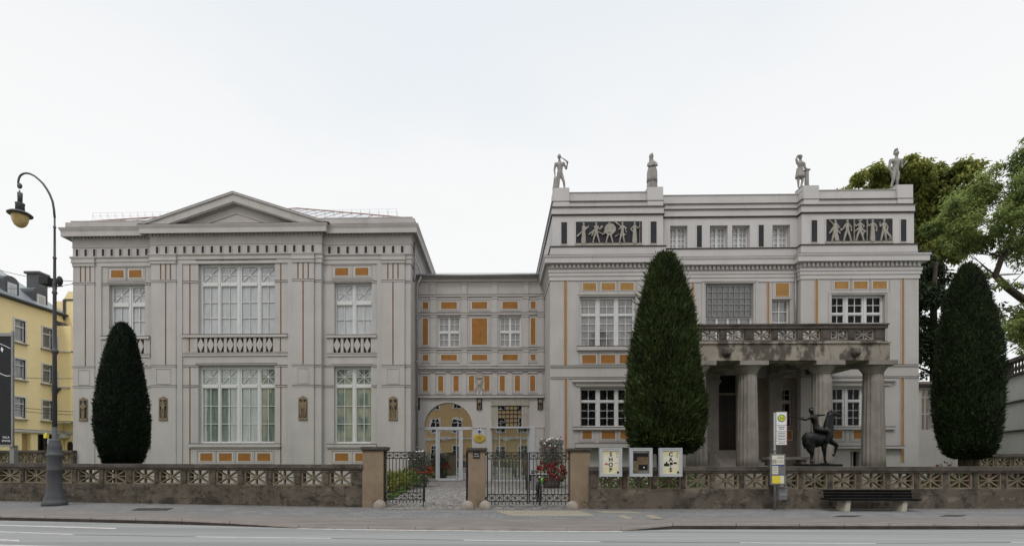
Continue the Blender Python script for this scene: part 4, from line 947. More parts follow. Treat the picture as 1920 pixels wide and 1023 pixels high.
# side door with its lintel stone and grille
sd = MB(); ys = Ym+.16
lt = MB(); lt.box(xm(921), xm(991.6), Ym-.05, Ym+.02, zm_(758.6), zm_(746.4)); lt.box(xm(920.4), xm(992.2), Ym-.08, Ym+.02, zm_(760), zm_(758.6)); lt.box(xm(921.4), xm(932), Ym-.025, Ym+.02, zm_(799), zm_(760)); lt.box(xm(979.5), xm(991), Ym-.025, Ym+.02, zm_(799), zm_(760)); lt.build('stone_lintel', 'relief', CB)
sd.box(xm(919), xm(992.5), Ym-.22, ys, zm_(802.4), zm_(800)); sd.box(xm(922), xm(924), ys, ys+.08, zm_(903), zm_(802.4)); sd.box(xm(989.6), xm(991.5), ys, ys+.08, zm_(903), zm_(802.4)); sd.box(xm(976), xm(977.4), ys-.01, ys+.07, zm_(903), zm_(802.4)); sd.box(xm(935.5), xm(937), ys-.01, ys+.07, zm_(903), zm_(802.4)); sd.box(xm(924), xm(989.6), ys+.004, ys+.08, zm_(903), zm_(899)); sd.box(xm(992.8), xm(1003), Ym-.05, Ym+.02, zm_(903), zm_(799))
SD = sd.build('glazed_door', 'silver', CB); g = MB(); g.quad((xm(922), ys+.05, zm_(903)), (xm(991.5), ys+.05, zm_(903)), (xm(991.5), ys+.05, zm_(802)), (xm(922), ys+.05, zm_(802))); g.build('pane', 'g_shop', SD, fix=False)
gw = MB(); x0, x1, z0, z1 = gr
for k in range(7): x = x0+(x1-x0)*k/6; gw.box(x-.02, x+.02, Ym+.05, Ym+.08, z0, z1)
for k in range(6): z = z0+(z1-z0)*k/5; gw.box(x0, x1, Ym+.055, Ym+.075, z-.018, z+.018)
GW = gw.build('grille_window', 'iron', CB); g = MB(); g.quad((x0, Ym+.25, z0), (x1, Ym+.25, z0), (x1, Ym+.25, z1), (x0, Ym+.25, z1)); g.build('pane', 'g_mirror', GW, fix=False)
# roof, gutter, snow guard
rf = MB(); zg = zm_(519.5)
rf.add([(ma, Ym-.25, zg), (mz, Ym-.25, zg), (mz, 42, zg+2.6), (ma, 42, zg+2.6)], ((0, 1, 2, 3),)); RF = rf.build('roof', 'zinc', CB, fix=False)
gu = MB(); gu.tube([(xm(775), Ym-.32, zm_(519.8)), (xm(1024), Ym-.32, zm_(519.8))], .085, 10); gu.build('gutter', 'pipe', CB, True)
sg = MB(); yy = Ym+.35; zz = zg+.13
n = 74
for k in range(n+1): x = xm(778)+(xm(1024)-xm(778))*k/n; sg.box(x-.006, x+.006, yy, yy+.01, zz-.05, zz+.24)
for dz in (0, .1, .24): sg.box(xm(778), xm(1024), yy-.006, yy+.004, zz+dz-.007, zz+dz+.007)
sg.build('snow_guard', 'pipe', RF)
# gilt plate and blue shield
pl = MB(); c = (xm(899), Ym-.06, zm_(821))
pl.prism([(c[0]+.33*math.cos(a)*(1+.04*math.cos(2*a)), c[2]+.25*math.sin(a)-.0*math.cos(a)+(.035*abs(math.cos(a))-.03 if math.sin(a) > 0 else 0)) for a in [2*math.pi*k/28 for k in range(28)]], c[1]-.02, c[1]+.02, 0)
pl.prism([(c[0]+.29*math.cos(a), c[2]+.21*math.sin(a)) for a in [2*math.pi*k/28 for k in range(28)]], c[1]-.035, c[1]-.02, 0)
for k, wd in ((.09, .2), (.03, .3), (-.03, .26), (-.09, .16)): pl.box(c[0]-wd/2, c[0]+wd/2, c[1]-.038, c[1]-.03, c[2]+k-.012, c[2]+k+.006, 1)
tag(pl.build('door_plate', ['yellow_sign', 'bark'], None, False, c), 'gilt oval plate on the wall between the arched door and the glazed door', 'wall plate')
sh = MB(); c = (xm(899), Ym-.055, zm_(808)); a = .085
sh.prism([(c[0]-a, c[2]), (c[0], c[2]-a*1.4), (c[0]+a, c[2]), (c[0], c[2]+a*1.0)], c[1]-.012, c[1]+.01, 1)
sh.prism([(c[0]-a, c[2]+.02), (c[0], c[2]+a*1.0+.02), (c[0]-a, c[2]+.19)], c[1]-.010, c[1]+.01, 0); sh.prism([(c[0]+a, c[2]+.02), (c[0]+a, c[2]+.19), (c[0], c[2]+a+.02)], c[1]-.010, c[1]+.01, 0)
sh.prism([(c[0]-a, c[2]+.2), (c[0], c[2]+.11), (c[0]+a, c[2]+.2)], c[1]-.012, c[1]+.01, 1)
tag(sh.build('heritage_shield', ['paper_white', 'blue'], None, False, c), 'small blue and white heritage shield above the gilt oval plate', 'sign')
# ================================================================ VILLA with attic statues and portico
Yv, Yc = 26.0, 26.37
def zv(py): return Z(py, Yv, 1140)
def zcn(py): return Z(py, Yc, 1372)
vl, v1, v2, vr = X(1031.5, Yv), X(1249.5, Yv), X(1501.5, Yv), X(1722.5, Yv)
VK = 42.0
VB = root('villa', 'grey villa with black friezes, roof statues and a columned portico, right of the gates', 'building', ((vl+vr)/2, Yv, .1))
pathV = [(vl, VK), (vl, Yv), (v1, Yv), (v1, Yc), (v2, Yc), (v2, Yv), (vr, Yv), (vr, VK)]
xv = lambda px: X(px, Yv); xc = lambda px: X(px, Yc)
zTop = zv(506)
w1 = (xv(1086.5), xv(1192), zv(650), zv(555)); w2 = (xv(1088), xv(1192.5), zv(800), zv(726))
dR = 1.3   # right bay heights read a little lower in the picture
zr_ = lambda py: Z(py, Yv, 1600)
w3 = (xv(1559.5), xv(1660), w1[2], w1[3]); w4 = (xv(1560), xv(1659), w2[2], w2[3])
big = (xc(1323), xc(1413), zcn(645), zcn(531)); sm = (xc(1447.5), xc(1481.5), zcn(645), zcn(560)); sml = (xc(1259), xc(1293), zcn(645), zcn(560))
door = (xc(1341), xc(1383), zcn(843.5), zcn(702)); lw1 = (xc(1463), xc(1487), zcn(799), zcn(728))
base1 = (xv(1595), xv(1612), ZB, zv(846))
wl = MB()
wall_open(wl, Yv, vl, v1, ZB, zTop, [w1, w2], .32); wall_open(wl, Yv, v2, vr, ZB, zTop, [w3, w4, base1], .32); wall_open(wl, Yc, v1, v2, ZB, zTop, [big, sm, sml, door, lw1], .34)
wl.quad((v1, Yv, ZB), (v1, Yc, ZB), (v1, Yc, zTop), (v1, Yv, zTop)); wl.quad((v2, Yc, ZB), (v2, Yv, ZB), (v2, Yv, zTop), (v2, Yc, zTop))
wl.quad((vl, VK, ZB), (vl, Yv, ZB), (vl, Yv, zTop), (vl, VK, zTop)); wl.quad((vr, Yv, ZB), (vr, VK, ZB), (vr, VK, zTop), (vr, Yv, zTop)); wl.quad((vl, VK, ZB), (vr, VK, ZB), (vr, VK, zTop), (vl, VK, zTop))
wl.build('wall', 'stucco', VB, fix=False)
OVv = .34; zk = lambda py: Z(py, Yv-OVv, 1140)
en = MB()
prof = [(.0, zv(525.5)), (.04, zv(525.5)), (.04, zv(518)), (.075, zv(517.6)), (.075, zv(511.5)), (.11, zv(511)), (.11, zv(506.4)), (.16, zv(505)), (.06, zv(504)), (.06, zv(496)), (.19, zv(495.5)), (OVv-.05, zk(491.5)), (OVv-.03, zk(491)), (OVv-.03, zk(483)), (OVv+.02, zk(479.5)), (OVv+.02, zk(477.6)), (OVv+.025, zk(477.4)), (OVv+.025, zk(476.8)), (-.3, zk(474.5))]
mis = [0]*(len(prof)-1); mis[-1] = 1; mis[-2] = 1; mis[-3] = 1
en.sweep(prof, pathV, mis)
for p in (pathV[0:2], pathV[1:7], pathV[6:]): dentils(en, p, zv(503.4), zv(496.4), .06, .10, .22, .55)
en.build('cornice', ['stucco_pale', 'lead'], VB, fix=False)
# attic storey
ai = .13; off = lambda p, i: p
def inset(path, i):          # path moved inwards by i
    (a, b, c, d, e, f, g, h) = path
    return [(a[0]+i, a[1]), (b[0]+i, b[1]+i), (c[0]-i, c[1]+i), (d[0]-i, d[1]+i), (e[0]+i, e[1]+i), (f[0]+i, f[1]+i), (g[0]-i, g[1]+i), (h[0]-i, h[1])]
pa = inset(pathV, ai); Ya, Yac = Yv+ai, Yc+ai
za = lambda py: Z(py, Ya, 1140); zac = lambda py: Z(py, Yac, 1372)
z463, z402 = za(463), za(402.5)
at = MB(); al, a1, a2, ar_ = pa[0][0], pa[2][0], pa[4][0], pa[6][0]
aw = [(X(a, Yac), X(b, Yac), zac(464.5), zac(422.3)) for a, b in ((1256.5, 1289), (1331, 1364.5), (1373, 1406), (1448.5, 1481.5))]
wall_open(at, Ya, al, a1, z463-.5, z402, [], .3); wall_open(at, Ya, a2, ar_, z463-.5, z402, [], .3); wall_open(at, Yac, a1, a2, z463-.5, z402, aw, .4)
swn = [(al, 29+k*3.2) for k in range(3)]
at.quad((a1, Ya, z463-.5), (a1, Yac, z463-.5), (a1, Yac, z402), (a1, Ya, z402)); at.quad((a2, Yac, z463-.5), (a2, Ya, z463-.5), (a2, Ya, z402), (a2, Yac, z402))
at.quad((al, VK, z463-.5), (al, Ya, z463-.5), (al, Ya, z402), (al, VK, z402)); at.quad((ar_, Ya, z463-.5), (ar_, VK, z463-.5), (ar_, VK, z402), (ar_, Ya, z402)); at.quad((al, VK, z463-.5), (ar_, VK, z463-.5), (ar_, VK, z402), (al, VK, z402))
at.build('attic_wall', 'stucco_pale', VB, fix=False)
ab = MB()
ab.sweep([(.10, zv(478)), (.10, z463-.03), (.14, z463-.03), (.14, z463+.02), (.0, z463+.035)], pa, [0, 1, 1, 1])
ab.sweep([(0, z402-.035), (.06, z402-.035), (.065, z402+.03), (.03, z402+.035), (.03, za(389.9)), (.08, za(389.6)), (.083, za(387.6)), (-.02, za(387.0)), (-.02, za(378.6)), (.03, za(378.2)), (.033, za(376.5)), (-.10, za(375.8)), (-.10, za(359.2)), (-.06, za(359)), (-.06, za(358.2)), (-.5, za(358))], pa, [1, 1, 1, 0, 0, 1, 1, 0, 0, 1, 1, 0, 0, 0, 1])
ab.build('parapet', ['stucco_pale', 'lead'], VB, fix=False)
tp = MB(); tp.quad((al+.3, Ya+.6, za(360)), (ar_-.3, Ya+.6, za(360)), (ar_-.3, VK, za(360)), (al+.3, VK, za(360))); tp.build('roof', 'zinc', VB, fix=False)
pyl = []
for a, b in ((1037.8, 1067.6), (1214, 1243.6), (1507, 1535.8), (1683, 1712)):
    m = MB(); x0, x1 = X(a, Ya-.03), X(b, Ya-.03); zt = Z(350.5, Ya, (a+b)/2) if a > 1400 else za(351)
    zt = za(351)
    m.box(x0, x1, Ya-.03, Ya+1.0, za(387), zt-.02); m.box(x0+.03, x1-.03, Ya+.0, Ya+.97, zt-.02, zt, 1); m.build('pylon', ['stucco_pale', 'lead'], VB); pyl.append(((x0+x1)/2, Ya+.45, zt))
for w in aw:
    x0, x1, z0, z1 = w; c = (x0+x1)/2
    window(VB, Yac, w, [(x0+.07, c-.06), (c+.06, x1-.07)], [(z0+.06, z1-.06)], lambda j: (2, 4, False), 'g_curtain', inset=.3, bar=.045)
fb = MB()
for a, b, Y in ((1052.3, 1063.2, Ya), (1219.6, 1231, Ya), (1521, 1532, Ya), (1688.4, 1699, Ya), (1306.3, 1315.8, Yac), (1422, 1431.8, Yac)):
    zf = za if Y == Ya else zac; y0, y1 = (457, 416) if Y == Ya else (463.4, 422.3)
    fb.cut(); x0, x1 = X(a, Y), X(b, Y); fb.box(x0, x1, Y-.012, Y+.02, zf(y0), zf(y1), 1); e = .04
    for p, q, r_, s in ((x0-e, x0, zf(y0)-e, zf(y1)+e), (x1, x1+e, zf(y0)-e, zf(y1)+e), (x0, x1, zf(y1), zf(y1)+e), (x0, x1, zf(y0)-e, zf(y0))): fb.box(p, q, Y-.022, Y+.02, r_, s, 0)
fb.pieces('black_field', ['white_line', 'black_inlay'], VB)
# figure friezes
def relief_frieze(px0, px1, py0, py1, figs, label):
    x0, x1, z0, z1 = X(px0, Ya), X(px1, Ya), za(py1), za(py0); H = z1-z0; m = MB()
    m.box(x0, x1, Ya-.015, Ya+.02, z0, z1, 0); m.box(x0-.02, x1+.02, Ya-.07, Ya+.02, z0-.12, z0, 1)
    for a, b, c, d in ((x0-.05, x0, z0, z1+.05), (x1, x1+.05, z0, z1+.05), (x0, x1, z1, z1+.05)): m.box(a, b, Ya-.03, Ya+.02, c, d, 2)
    p = m.build('relief_frieze', ['black_inlay', 'relief', 'white_line'], VB)
    p['label'] = label
    for f in figs:
        u = f[0]; q = MB(); y0, y1 = Ya-.085, Ya-.014; C = x0+(x1-x0)*u
        k = 0
        for s in f[1]:
            a, b, r0, r1 = s; k += 1
            q.limb((C+a[0]*H, z0+a[1]*H), (C+b[0]*H, z0+b[1]*H), r0*H*(.72 if r0 < .2 else 1), r1*H*(.72 if r0 < .2 else 1), y0-.003*(k % 5), y1)
        q.build('figure', 'relief', p)
HD = [((0, .90), (.01, .88), .062, .05), ((0, .82), (0, .78), .03, .035)]
def legs(l=.12, r=.12, bend=0): return [((-.03, .46), (-l*.7, .26), .062, .045), ((-l*.7, .26), (-l-.02, .03), .045, .026), ((.03, .46), (r*.7, .26), .062, .045), ((r*.7, .26), (r+.02, .03), .045, .026), ((-l-.03, .015), (-l+.05, .015), .015, .015), ((r-.01, .015), (r+.08, .015), .015, .015)]
TOR = [((0, .75), (0, .5), .10, .085), ((-.08, .74), (.08, .74), .045, .045)]
ROBE = [((0, .75), (0, .5), .10, .09), ((0, .5), (0, .06), .10, .14), ((-.06, .05), (.06, .05), .05, .05)]
figsL = [(.115, HD+ROBE+[((.06, .72), (.2, .70), .04, .035), ((.05, .6), (.24, .80), .06, .015), ((-.08, .52), (-.28, .33), .04, .05)]),
         (.305, HD+TOR+legs(.13, .13)+[((.07, .73), (.17, .62), .04, .03), ((.17, .62), (.29, .74), .03, .02), ((.22, .72), (.27, .76), .05, .05), ((-.06, .6), (-.33, .40), .05, .03), ((-.1, .55), (-.2, .34), .05, .03), ((.08, .52), (.28, .42), .03, .02)]),
         (.505, HD+TOR+legs(.13, .13)+[((.02, .64), (.05, .64), .25, .25), ((-.1, .6), (-.2, .50), .06, .08), ((-.06, .42), (.07, .42), .10, .10), ((-.18, .48), (-.33, .38), .05, .02)]),
         (.70, HD+TOR+legs(.11, .07)+[((-.07, .76), (-.33, .98), .02, .04), ((-.06, .74), (-.16, .62), .04, .03), ((.08, .73), (.16, .66), .05, .05), ((.14, .62), (.18, .48), .02, .02), ((.05, .42), (.14, .36), .04, .03), ((-.14, .4), (-.32, .30), .008, .03)]),
         (.885, HD+ROBE+[((-.07, .74), (-.18, .62), .04, .03), ((-.18, .62), (-.08, .52), .03, .03), ((.08, .72), (.15, .66), .035, .03), ((.15, .66), (.24, .80), .025, .02), ((.235, .02), (.235, .97), .011, .011)])]
figsR = [(.13, HD+[((0, .75), (-.01, .45), .11, .12), ((-.01, .45), (.05, .06), .13, .08)]+legs(.12, .12)+[((-.07, .73), (-.2, .88), .035, .02), ((-.2, .86), (-.27, .97), .015, .01), ((.08, .73), (.16, .62), .04, .03), ((.16, .62), (.08, .55), .03, .02), ((-.08, .6), (-.25, .36), .06, .03), ((.08, .5), (.2, .36), .04, .03)]),
         (.31, HD+TOR+legs(.13, .14)+[((-.08, .73), (-.16, .58), .04, .03), ((-.16, .58), (-.27, .48), .03, .025), ((-.28, .47), (-.28, .56), .03, .03), ((.09, .73), (.17, .6), .035, .03), ((.17, .6), (.18, .46), .03, .025)]),
         (.50, HD+TOR+legs(.15, .14)+[((.02, .94), (.09, .92), .03, .02), ((-.08, .73), (-.18, .66), .04, .03), ((-.18, .66), (-.25, .78), .03, .02), ((-.25, .02), (-.25, .97), .011, .011), ((.09, .73), (.18, .66), .04, .03), ((.18, .66), (.08, .58), .03, .03), ((-.08, .55), (-.22, .44), .05, .02), ((.08, .52), (.24, .42), .05, .03), ((.18, .46), (.14, .3), .03, .02)]),
         (.69, HD+ROBE+[((-.09, .74), (-.17, .66), .04, .03), ((-.17, .66), (-.25, .82), .03, .02), ((-.235, .02), (-.235, .97), .011, .011), ((.1, .74), (.17, .6), .045, .035), ((.17, .6), (.16, .44), .035, .03)]),
         (.86, HD+TOR+legs(.11, .08)+[((-.06, .96), (.06, .97), .02, .03), ((-.08, .73), (-.16, .64), .035, .03), ((-.16, .64), (-.19, .78), .03, .02), ((-.22, .82), (-.12, .82), .012, .012), ((.09, .73), (.16, .62), .035, .03), ((.16, .62), (.13, .44), .03, .03), ((.12, .38), (.28, .2), .07, .045), ((.28, .2), (.33, .04), .03, .014), ((.26, .2), (.24, .04), .025, .012), ((.12, .42), (.10, .5), .045, .03)])]
relief_frieze(1079.5, 1203.5, 415.5, 456.5, figsL, 'black frieze with five pale striding figures, one behind a round shield')
relief_frieze(1548.5, 1673, 414.5, 456.5, figsR, 'black frieze with five pale figures, one followed by a dog')
# wall decoration: corner ochre lines, string courses, panels
ol = MB()
for px, Y, ya, yb_ in ((1060.3, Yv, 525, 686), (1061, Yv, 709, 866), (1530.6, Yv, 525, 686), (1692.2, Yv, 525, 686), (1691.5, Yv, 709, 866), (1298.6, Yc, 527, 640), (1440, Yc, 527, 640), (1492.3, Yc, 527, 640)):
    ol.cut(); zf = zv if Y == Yv else zcn; hw = .065 if Y == Yv else .05; x = X(px, Y)
    ol.box(x-hw, x+hw, Y-.006, Y+.02, zf(yb_), zf(ya), 0)
    for s in (-1, 1): ol.box(x+s*(hw+.025)-.018, x+s*(hw+.025)+.018, Y-.03, Y+.02, zf(yb_), zf(ya), 1)
ol.pieces('ochre_line', ['ochre_light', 'trim'], VB)
sb = MB()
for a, b in ((1032, 1249), (1502.5, 1722)):
    hband(sb, xv(a), xv(b), Yv, zv(685.5), .06, .05); hband(sb, xv(a), xv(b), Yv, zv(707.5), .05, .035)
for o, a, b in ((w1, 1085, 1193), (w3, 1557, 1662)):
    hband(sb, xv(a)-.1, xv(b)+.1, Yv, zv(649.5), .2, .12); z0 = o[3]
    for q, r_, s, t in ((o[0]-.16, o[1]+.16, z0+.08, z0+.17), (o[0]-.16, o[0]-.08, o[2], z0+.08), (o[1]+.08, o[1]+.16, o[2], z0+.08)): sb.box(q, r_, Yv-.035, Yv+.02, s, t, 0)
    z0 += .3
for o, a, b in ((w2, 1078, 1203), (w4, 1549, 1672)):
    hband(sb, xv(a)-.15, xv(b)+.15, Yv, zv(711), .14, .16); sb.box(xv(a), xv(b), Yv-.10, Yv+.02, zv(718), zv(715), 0); sb.box(xv(a)+.05, xv(b)-.05, Yv-.06, Yv+.02, zv(723.5), zv(718), 0)
    hband(sb, xv(a)-.12, xv(b)+.12, Yv, zv(800.5), .13, .12)
for q, r_, s, t in ((big[0]-.2, big[1]+.2, big[3]+.02, big[3]+.10), (big[0]-.2, big[0]-.10, big[2], big[3]+.02), (big[1]+.10, big[1]+.2, big[2], big[3]+.02)): sb.box(q, r_, Yc-.04, Yc+.02, s, t, 0)
sb.build('string_course', ['stucco', 'lead'], VB)
for a, b in ((1093, 1117.5), (1128, 1153.5), (1163, 1188)): inlay(VB, Yv, xv(a), xv(b), zv(544), zv(530.5), 'ochre_light', .05); inlay(VB, Yv, xv(a-1.5), xv(b), zv(681), zv(665), 'ochre', .05)
for a, b in ((1564.5, 1590.5), (1600.3, 1626.3), (1636.3, 1662.3)): inlay(VB, Yv, xv(a), xv(b), zv(544), zv(530.5), 'ochre_light', .05)
for a, b in ((1092, 1109.5), (1128, 1153.5), (1163, 1188), (1563.5, 1579), (1600, 1617), (1634, 1652)): inlay(VB, Yv, xv(a), xv(b), zv(822), zv(807.5), 'ochre', .05)
inlay(VB, Yc, xc(1454), xc(1479), zcn(556), zcn(531.5), 'ochre_light', .05); inlay(VB, Yc, xc(1262), xc(1287), zcn(556), zcn(531.5), 'ochre_light', .05)
inlay(VB, Yc, xc(1467), xc(1484), zcn(823.5), zcn(807.6), 'ochre', .05)
colv = lambda *t: [(xv(a), xv(b)) for a, b in t]
window(VB, Yv, w1, colv((1091, 1117.5), (1126, 1152.5), (1161, 1187.5)), [(zv(646), zv(591.8)), (zv(586), zv(559))], lambda j: (2, 4 if j == 0 else 2, False), 'g_grey')
window(VB, Yv, w3, colv((1563, 1586), (1595, 1621), (1630, 1656)), [(zv(646), zv(591.8)), (zv(586), zv(559))], lambda j: (2, 4 if j == 0 else 2, False), 'g_dark')
gl = (0, 0, 'diamond')
window(VB, Yv, w2, colv((1091, 1118), (1126.5, 1153.4), (1161, 1188)), [(zv(797), zv(754.5)), (zv(748.5), zv(730))], lambda j: (2, 3 if j == 0 else 1, False), 'g_dark', grille=gl)
window(VB, Yv, w4, colv((1563, 1584), (1594.8, 1616), (1630, 1656)), [(zv(797), zv(754.5)), (zv(748.5), zv(730))], lambda j: (2, 3 if j == 0 else 1, False), 'g_dark', grille=gl)
x4 = [(xc(a), xc(b)) for a, b in ((1327, 1345), (1349, 1366), (1370, 1387), (1391, 1409.5))]
window(VB, Yc, big, x4, [(big[2]+.1, zcn(595.5))], lambda j: (1, 1, False), 'g_grey', inset=.22)
bl = MB(); bx0, bx1, bz0, bz1 = xc(1327), xc(1410), zcn(592), zcn(534.5)
bl.box(bx0, bx1, Yc+.15, Yc+.2, bz0, bz1, 0)
for k in range(9): x = bx0+(bx1-bx0)*k/8; bl.box(x-.015, x+.015, Yc+.10, Yc+.13, bz0, bz1, 1)
for k in range(6): z = bz0+(bz1-bz0)*k/5; bl.box(bx0, bx1, Yc+.105, Yc+.125, z-.015, z+.015, 1)
o = bl.build('barred_window', ['g_loggia', 'pipe'], VB)
for w in (sm, sml):
    window(VB, Yc, w, [(w[0]+.05, w[1]-.05)], [(w[2]+.06, w[3]-.08)], lambda j: (2, 4, False), 'g_grey', bar=.05)
window(VB, Yc, lw1, [(lw1[0]+.06, lw1[1]-.06)], [(lw1[2]+.06, zcn(756)), (zcn(749), lw1[3]-.06)], lambda j: (2, 2, False), 'g_dark', fmat='trim')
d_ = MB(); x0, x1, z0, z1 = door
d_.box(x0, x1, Yc+.22, Yc+.3, z0, zcn(740), 0); c = (x0+x1)/2; d_.box(c-.02, c+.02, Yc+.2, Yc+.22, z0, zcn(740), 0)
for a, b in ((x0+.12, c-.12), (c+.12, x1-.12)):
    for e, f in ((z0+.2, z0+1.1), (z0+1.3, zcn(745))): d_.box(a, b, Yc+.195, Yc+.22, e, f, 0)
d_.box(x0, x1, Yc+.15, Yc+.25, zcn(740), zcn(735), 1); d_.box(x0, x1, Yc+.24, Yc+.28, zcn(735), z1, 2)
d_.build('front_door', ['door_wood', 'brown_plaster', 'dark'], VB)
bd = MB(); bd.quad((base1[0], Yv+.28, base1[2]), (base1[1], Yv+.28, base1[2]), (base1[1], Yv+.28, base1[3]), (base1[0], Yv+.28, base1[3])); c = (base1[0]+base1[1])/2; bd.box(c-.04, c+.04, Yv+.2, Yv+.25, base1[2], base1[3], 1); bd.build('basement_door', ['g_dark', 'trim'], VB, fix=False)
hb = MB(); hband(hb, xv(1549), xv(1690), Yv, zv(836), .12, .25); hb.cut(); hband(hb, xv(1077), xv(1230), Yv, zv(831.5), .2, .55); hb.pieces('plinth_ledge', ['trim', 'lead'], VB)
# ---- portico
Yf = 22.6; zf_ = lambda py: Z(py, Yf, 1470); xf = lambda px: X(px, Yf)
FL = 1.0
pcol = [xf(1306), xf(1401), xf(1543), xf(1637)]
pc = (pcol[0]+pcol[3])/2; hw = pcol[3]-pc
pcol = [pc-hw, pc-hw+2.28, pc+hw-2.28, pc+hw]
zcap = zf_(680)
def column_at(x, y, rb, rt, z0, z1, n=16):
    fl = lambda a, z: 1-.045*abs(math.sin(a*n/2))**.6*0+(-.10*(1-abs(math.sin(a*n/2)))**1.5*0-.095*abs(math.sin(a*n/2))**.8)
    m = MB(); hh = z1-z0; m.lathe([(rb+(rt-rb)*(t**1.3), z0+(hh-.52)*t) for t in [i/8 for i in range(9)]], (x, y), n*6, 0, fn=fl)
    c = m.build('column', 'column', VB, True)
    k = MB(); e = z1-.52; k.lathe([(rt*1.0, e), (rt*1.04, e+.03), (rt*1.02, e+.06), (rt*1.08, e+.09), (rt*1.2, e+.17), (rt*1.36, e+.25), (rt*1.42, e+.31), (rt*1.4, e+.33)], (x, y), 32)
    a = rt*1.62; k.box(x-a, x+a, y-a, y+a, e+.33, z1)
    k.build('capital', 'column', c)
for x in pcol: column_at(x, Yf, .462, .385, FL, zcap)
Yen = Yf-.62; zEn = lambda py: Z(py, Yen, 1470); x0e, x1e = pcol[0]-.83, pcol[3]+.83
x1e = X(1668.5, Yen); x0e = 2*pc-x1e
ent = MB()
z0e, z1e = zcap, zEn(645)
ent.box(x0e, x1e, Yen, Yen+1.2, z0e, z1e-.02); ent.box(x0e+.0, x0e+1.2, Yen+1.2, Yc, z0e, z1e-.02); ent.box(x1e-1.2, x1e, Yen+1.2, Yc, z0e, z1e-.02)
for x in pcol[1:3]: ent.box(x-.38, x+.38, Yen+1.2, Yc, z0e+.05, z1e-.1)
ent.box(x0e, x1e, Yen, Yc, z1e-.02, z1e); ent.box(x0e+.04, x1e-.04, Yen+.04, Yc, z1e, zEn(638.5)); ent.box(x0e-.06, x1e+.02, Yen-.06, Yc, zEn(644), zEn(641.5))
ent.build('entablature', 'entab', VB)
ls = MB()
for px in (1362, 1603.5): x = X(px, Yen); z = zEn(661); ls.cut(); ls.ball((x, Yen-.05, z), (.20, .16, .2), 10, 8); ls.ball((x, Yen-.17, z-.04), (.11, .10, .1), 8, 6); ls.ball((x-.12, Yen-.08, z+.13), .06, 6, 4); ls.ball((x+.12, Yen-.08, z+.13), .06, 6, 4)
ls.pieces('lion_head_spout', 'cap_stone', VB, smooth=True)
# rear pilasters, steps, platform
rp = MB()
def rpil(x):
    hw_ = .33; z1 = zcap+.05; rp.cut(); rp.box(x-hw_, x+hw_, Yc-.28, Yc+.02, FL, z1-.5); rp.box(x-hw_-.08, x+hw_+.08, Yc-.36, Yc+.02, FL, FL+.5)
    rp.box(x-hw_-.05, x+hw_+.05, Yc-.32, Yc+.02, z1-.5, z1-.4); rp.box(x-hw_-.10, x+hw_+.10, Yc-.37, Yc+.02, z1-.4, z1-.28); rp.box(x-hw_-.04, x+hw_+.04, Yc-.3, Yc+.02, z1-.28, z1)
for x in (X(1336, Yc-.28), X(1455, Yc-.28)): rpil(x)
rp.pieces('portico_pilaster', 'column', VB)
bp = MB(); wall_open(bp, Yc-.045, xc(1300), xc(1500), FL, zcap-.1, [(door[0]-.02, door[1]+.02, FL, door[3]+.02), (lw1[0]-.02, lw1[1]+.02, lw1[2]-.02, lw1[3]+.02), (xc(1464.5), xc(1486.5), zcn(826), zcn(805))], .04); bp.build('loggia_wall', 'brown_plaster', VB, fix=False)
pf = MB(); pf.box(x0e-.1, x1e+.05, Yf-.7, Yc-.4, .0, FL)
zd = door[2]
for k in range(6): pf.box(door[0]-.5, door[1]+.5, Yc-.4-.32*(5-k)-.02, Yc-.4-.32*(4-k) if k < 5 else Yc+.3, FL-.01, FL+(zd-FL)*(k+1)/6)
pf.build('platform', 'column', VB)
st_ = MB(); sx0, sx1 = X(1437, 24.6), X(1516, 24.6); st_.box(sx0, sx1, 24.4, 25.0, 1.45, 1.58); st_.box(sx0+.15, sx0+.4, 24.5, 24.95, FL, 1.45); st_.box(sx1-.4, sx1-.15, 24.5, 24.95, FL, 1.45)
tag(st_.build('stone_bench', 'column', None, False, ((sx0+sx1)/2, 24.7, FL)), 'grey stone bench inside the columned portico beside the bronze rider', 'bench')
# balcony balustrade with star panels
zb0, zb1 = zEn(638.5), zEn(606); Yba = Yen+.12
xb1 = X(1660, Yba); xb0 = 2*pc-xb1
bal = MB(); zr0 = zb1-.2
bal.box(xb0-.08, xb1+.08, Yba-.06, Yba+.36, zr0, zb1-.06); bal.box(xb0-.12, xb1+.12, Yba-.10, Yba+.40, zb1-.06, zb1)
bal.box(xb0, xb1, Yba, Yba+.30, zb0, zb0+.06)
for xx in (xb0, xb1-.3): bal.box(xx, xx+.3, Yba+.4, Yc, zr0, zb1); bal.box(xx, xx+.3, Yba+.4, Yc, zb0, zb0+.06); 
for xx in (xb0, xb1-.3):
    for k in range(5): y = Yba+.3+k*.85; bal.box(xx+.02, xx+.28, y, y+.35, zb0+.06, zr0)
bal.build('balcony_rail', 'cap_stone', VB)
pan = [(1316, 1350), (1362.5, 1396), (1414, 1447.5), (1459, 1494), (1506, 1539.5), (1558.5, 1591), (1603.5, 1640)]
pans = [(X(a, Yba), X(b, Yba)) for a, b in pan]; pans = [(2*pc-b, 2*pc-a) for a, b in reversed(pans) if 2*pc-b < pans[0][0]-.6][:1]+pans
ed = [xb0]+sum([[a, b] for a, b in pans], [])+[xb1]
for i in range(0, len(ed), 2):
    if ed[i+1]-ed[i] > .05:
        p = MB(); p.box(ed[i], ed[i+1], Yba+.01, Yba+.29, zb0+.06, zr0)
        if ed[i+1]-ed[i] > .2: p.box(ed[i]+.05, ed[i+1]-.05, Yba-.01, Yba+.01, zb0+.12, zr0-.08)
        p.build('post', 'cap_stone', VB)
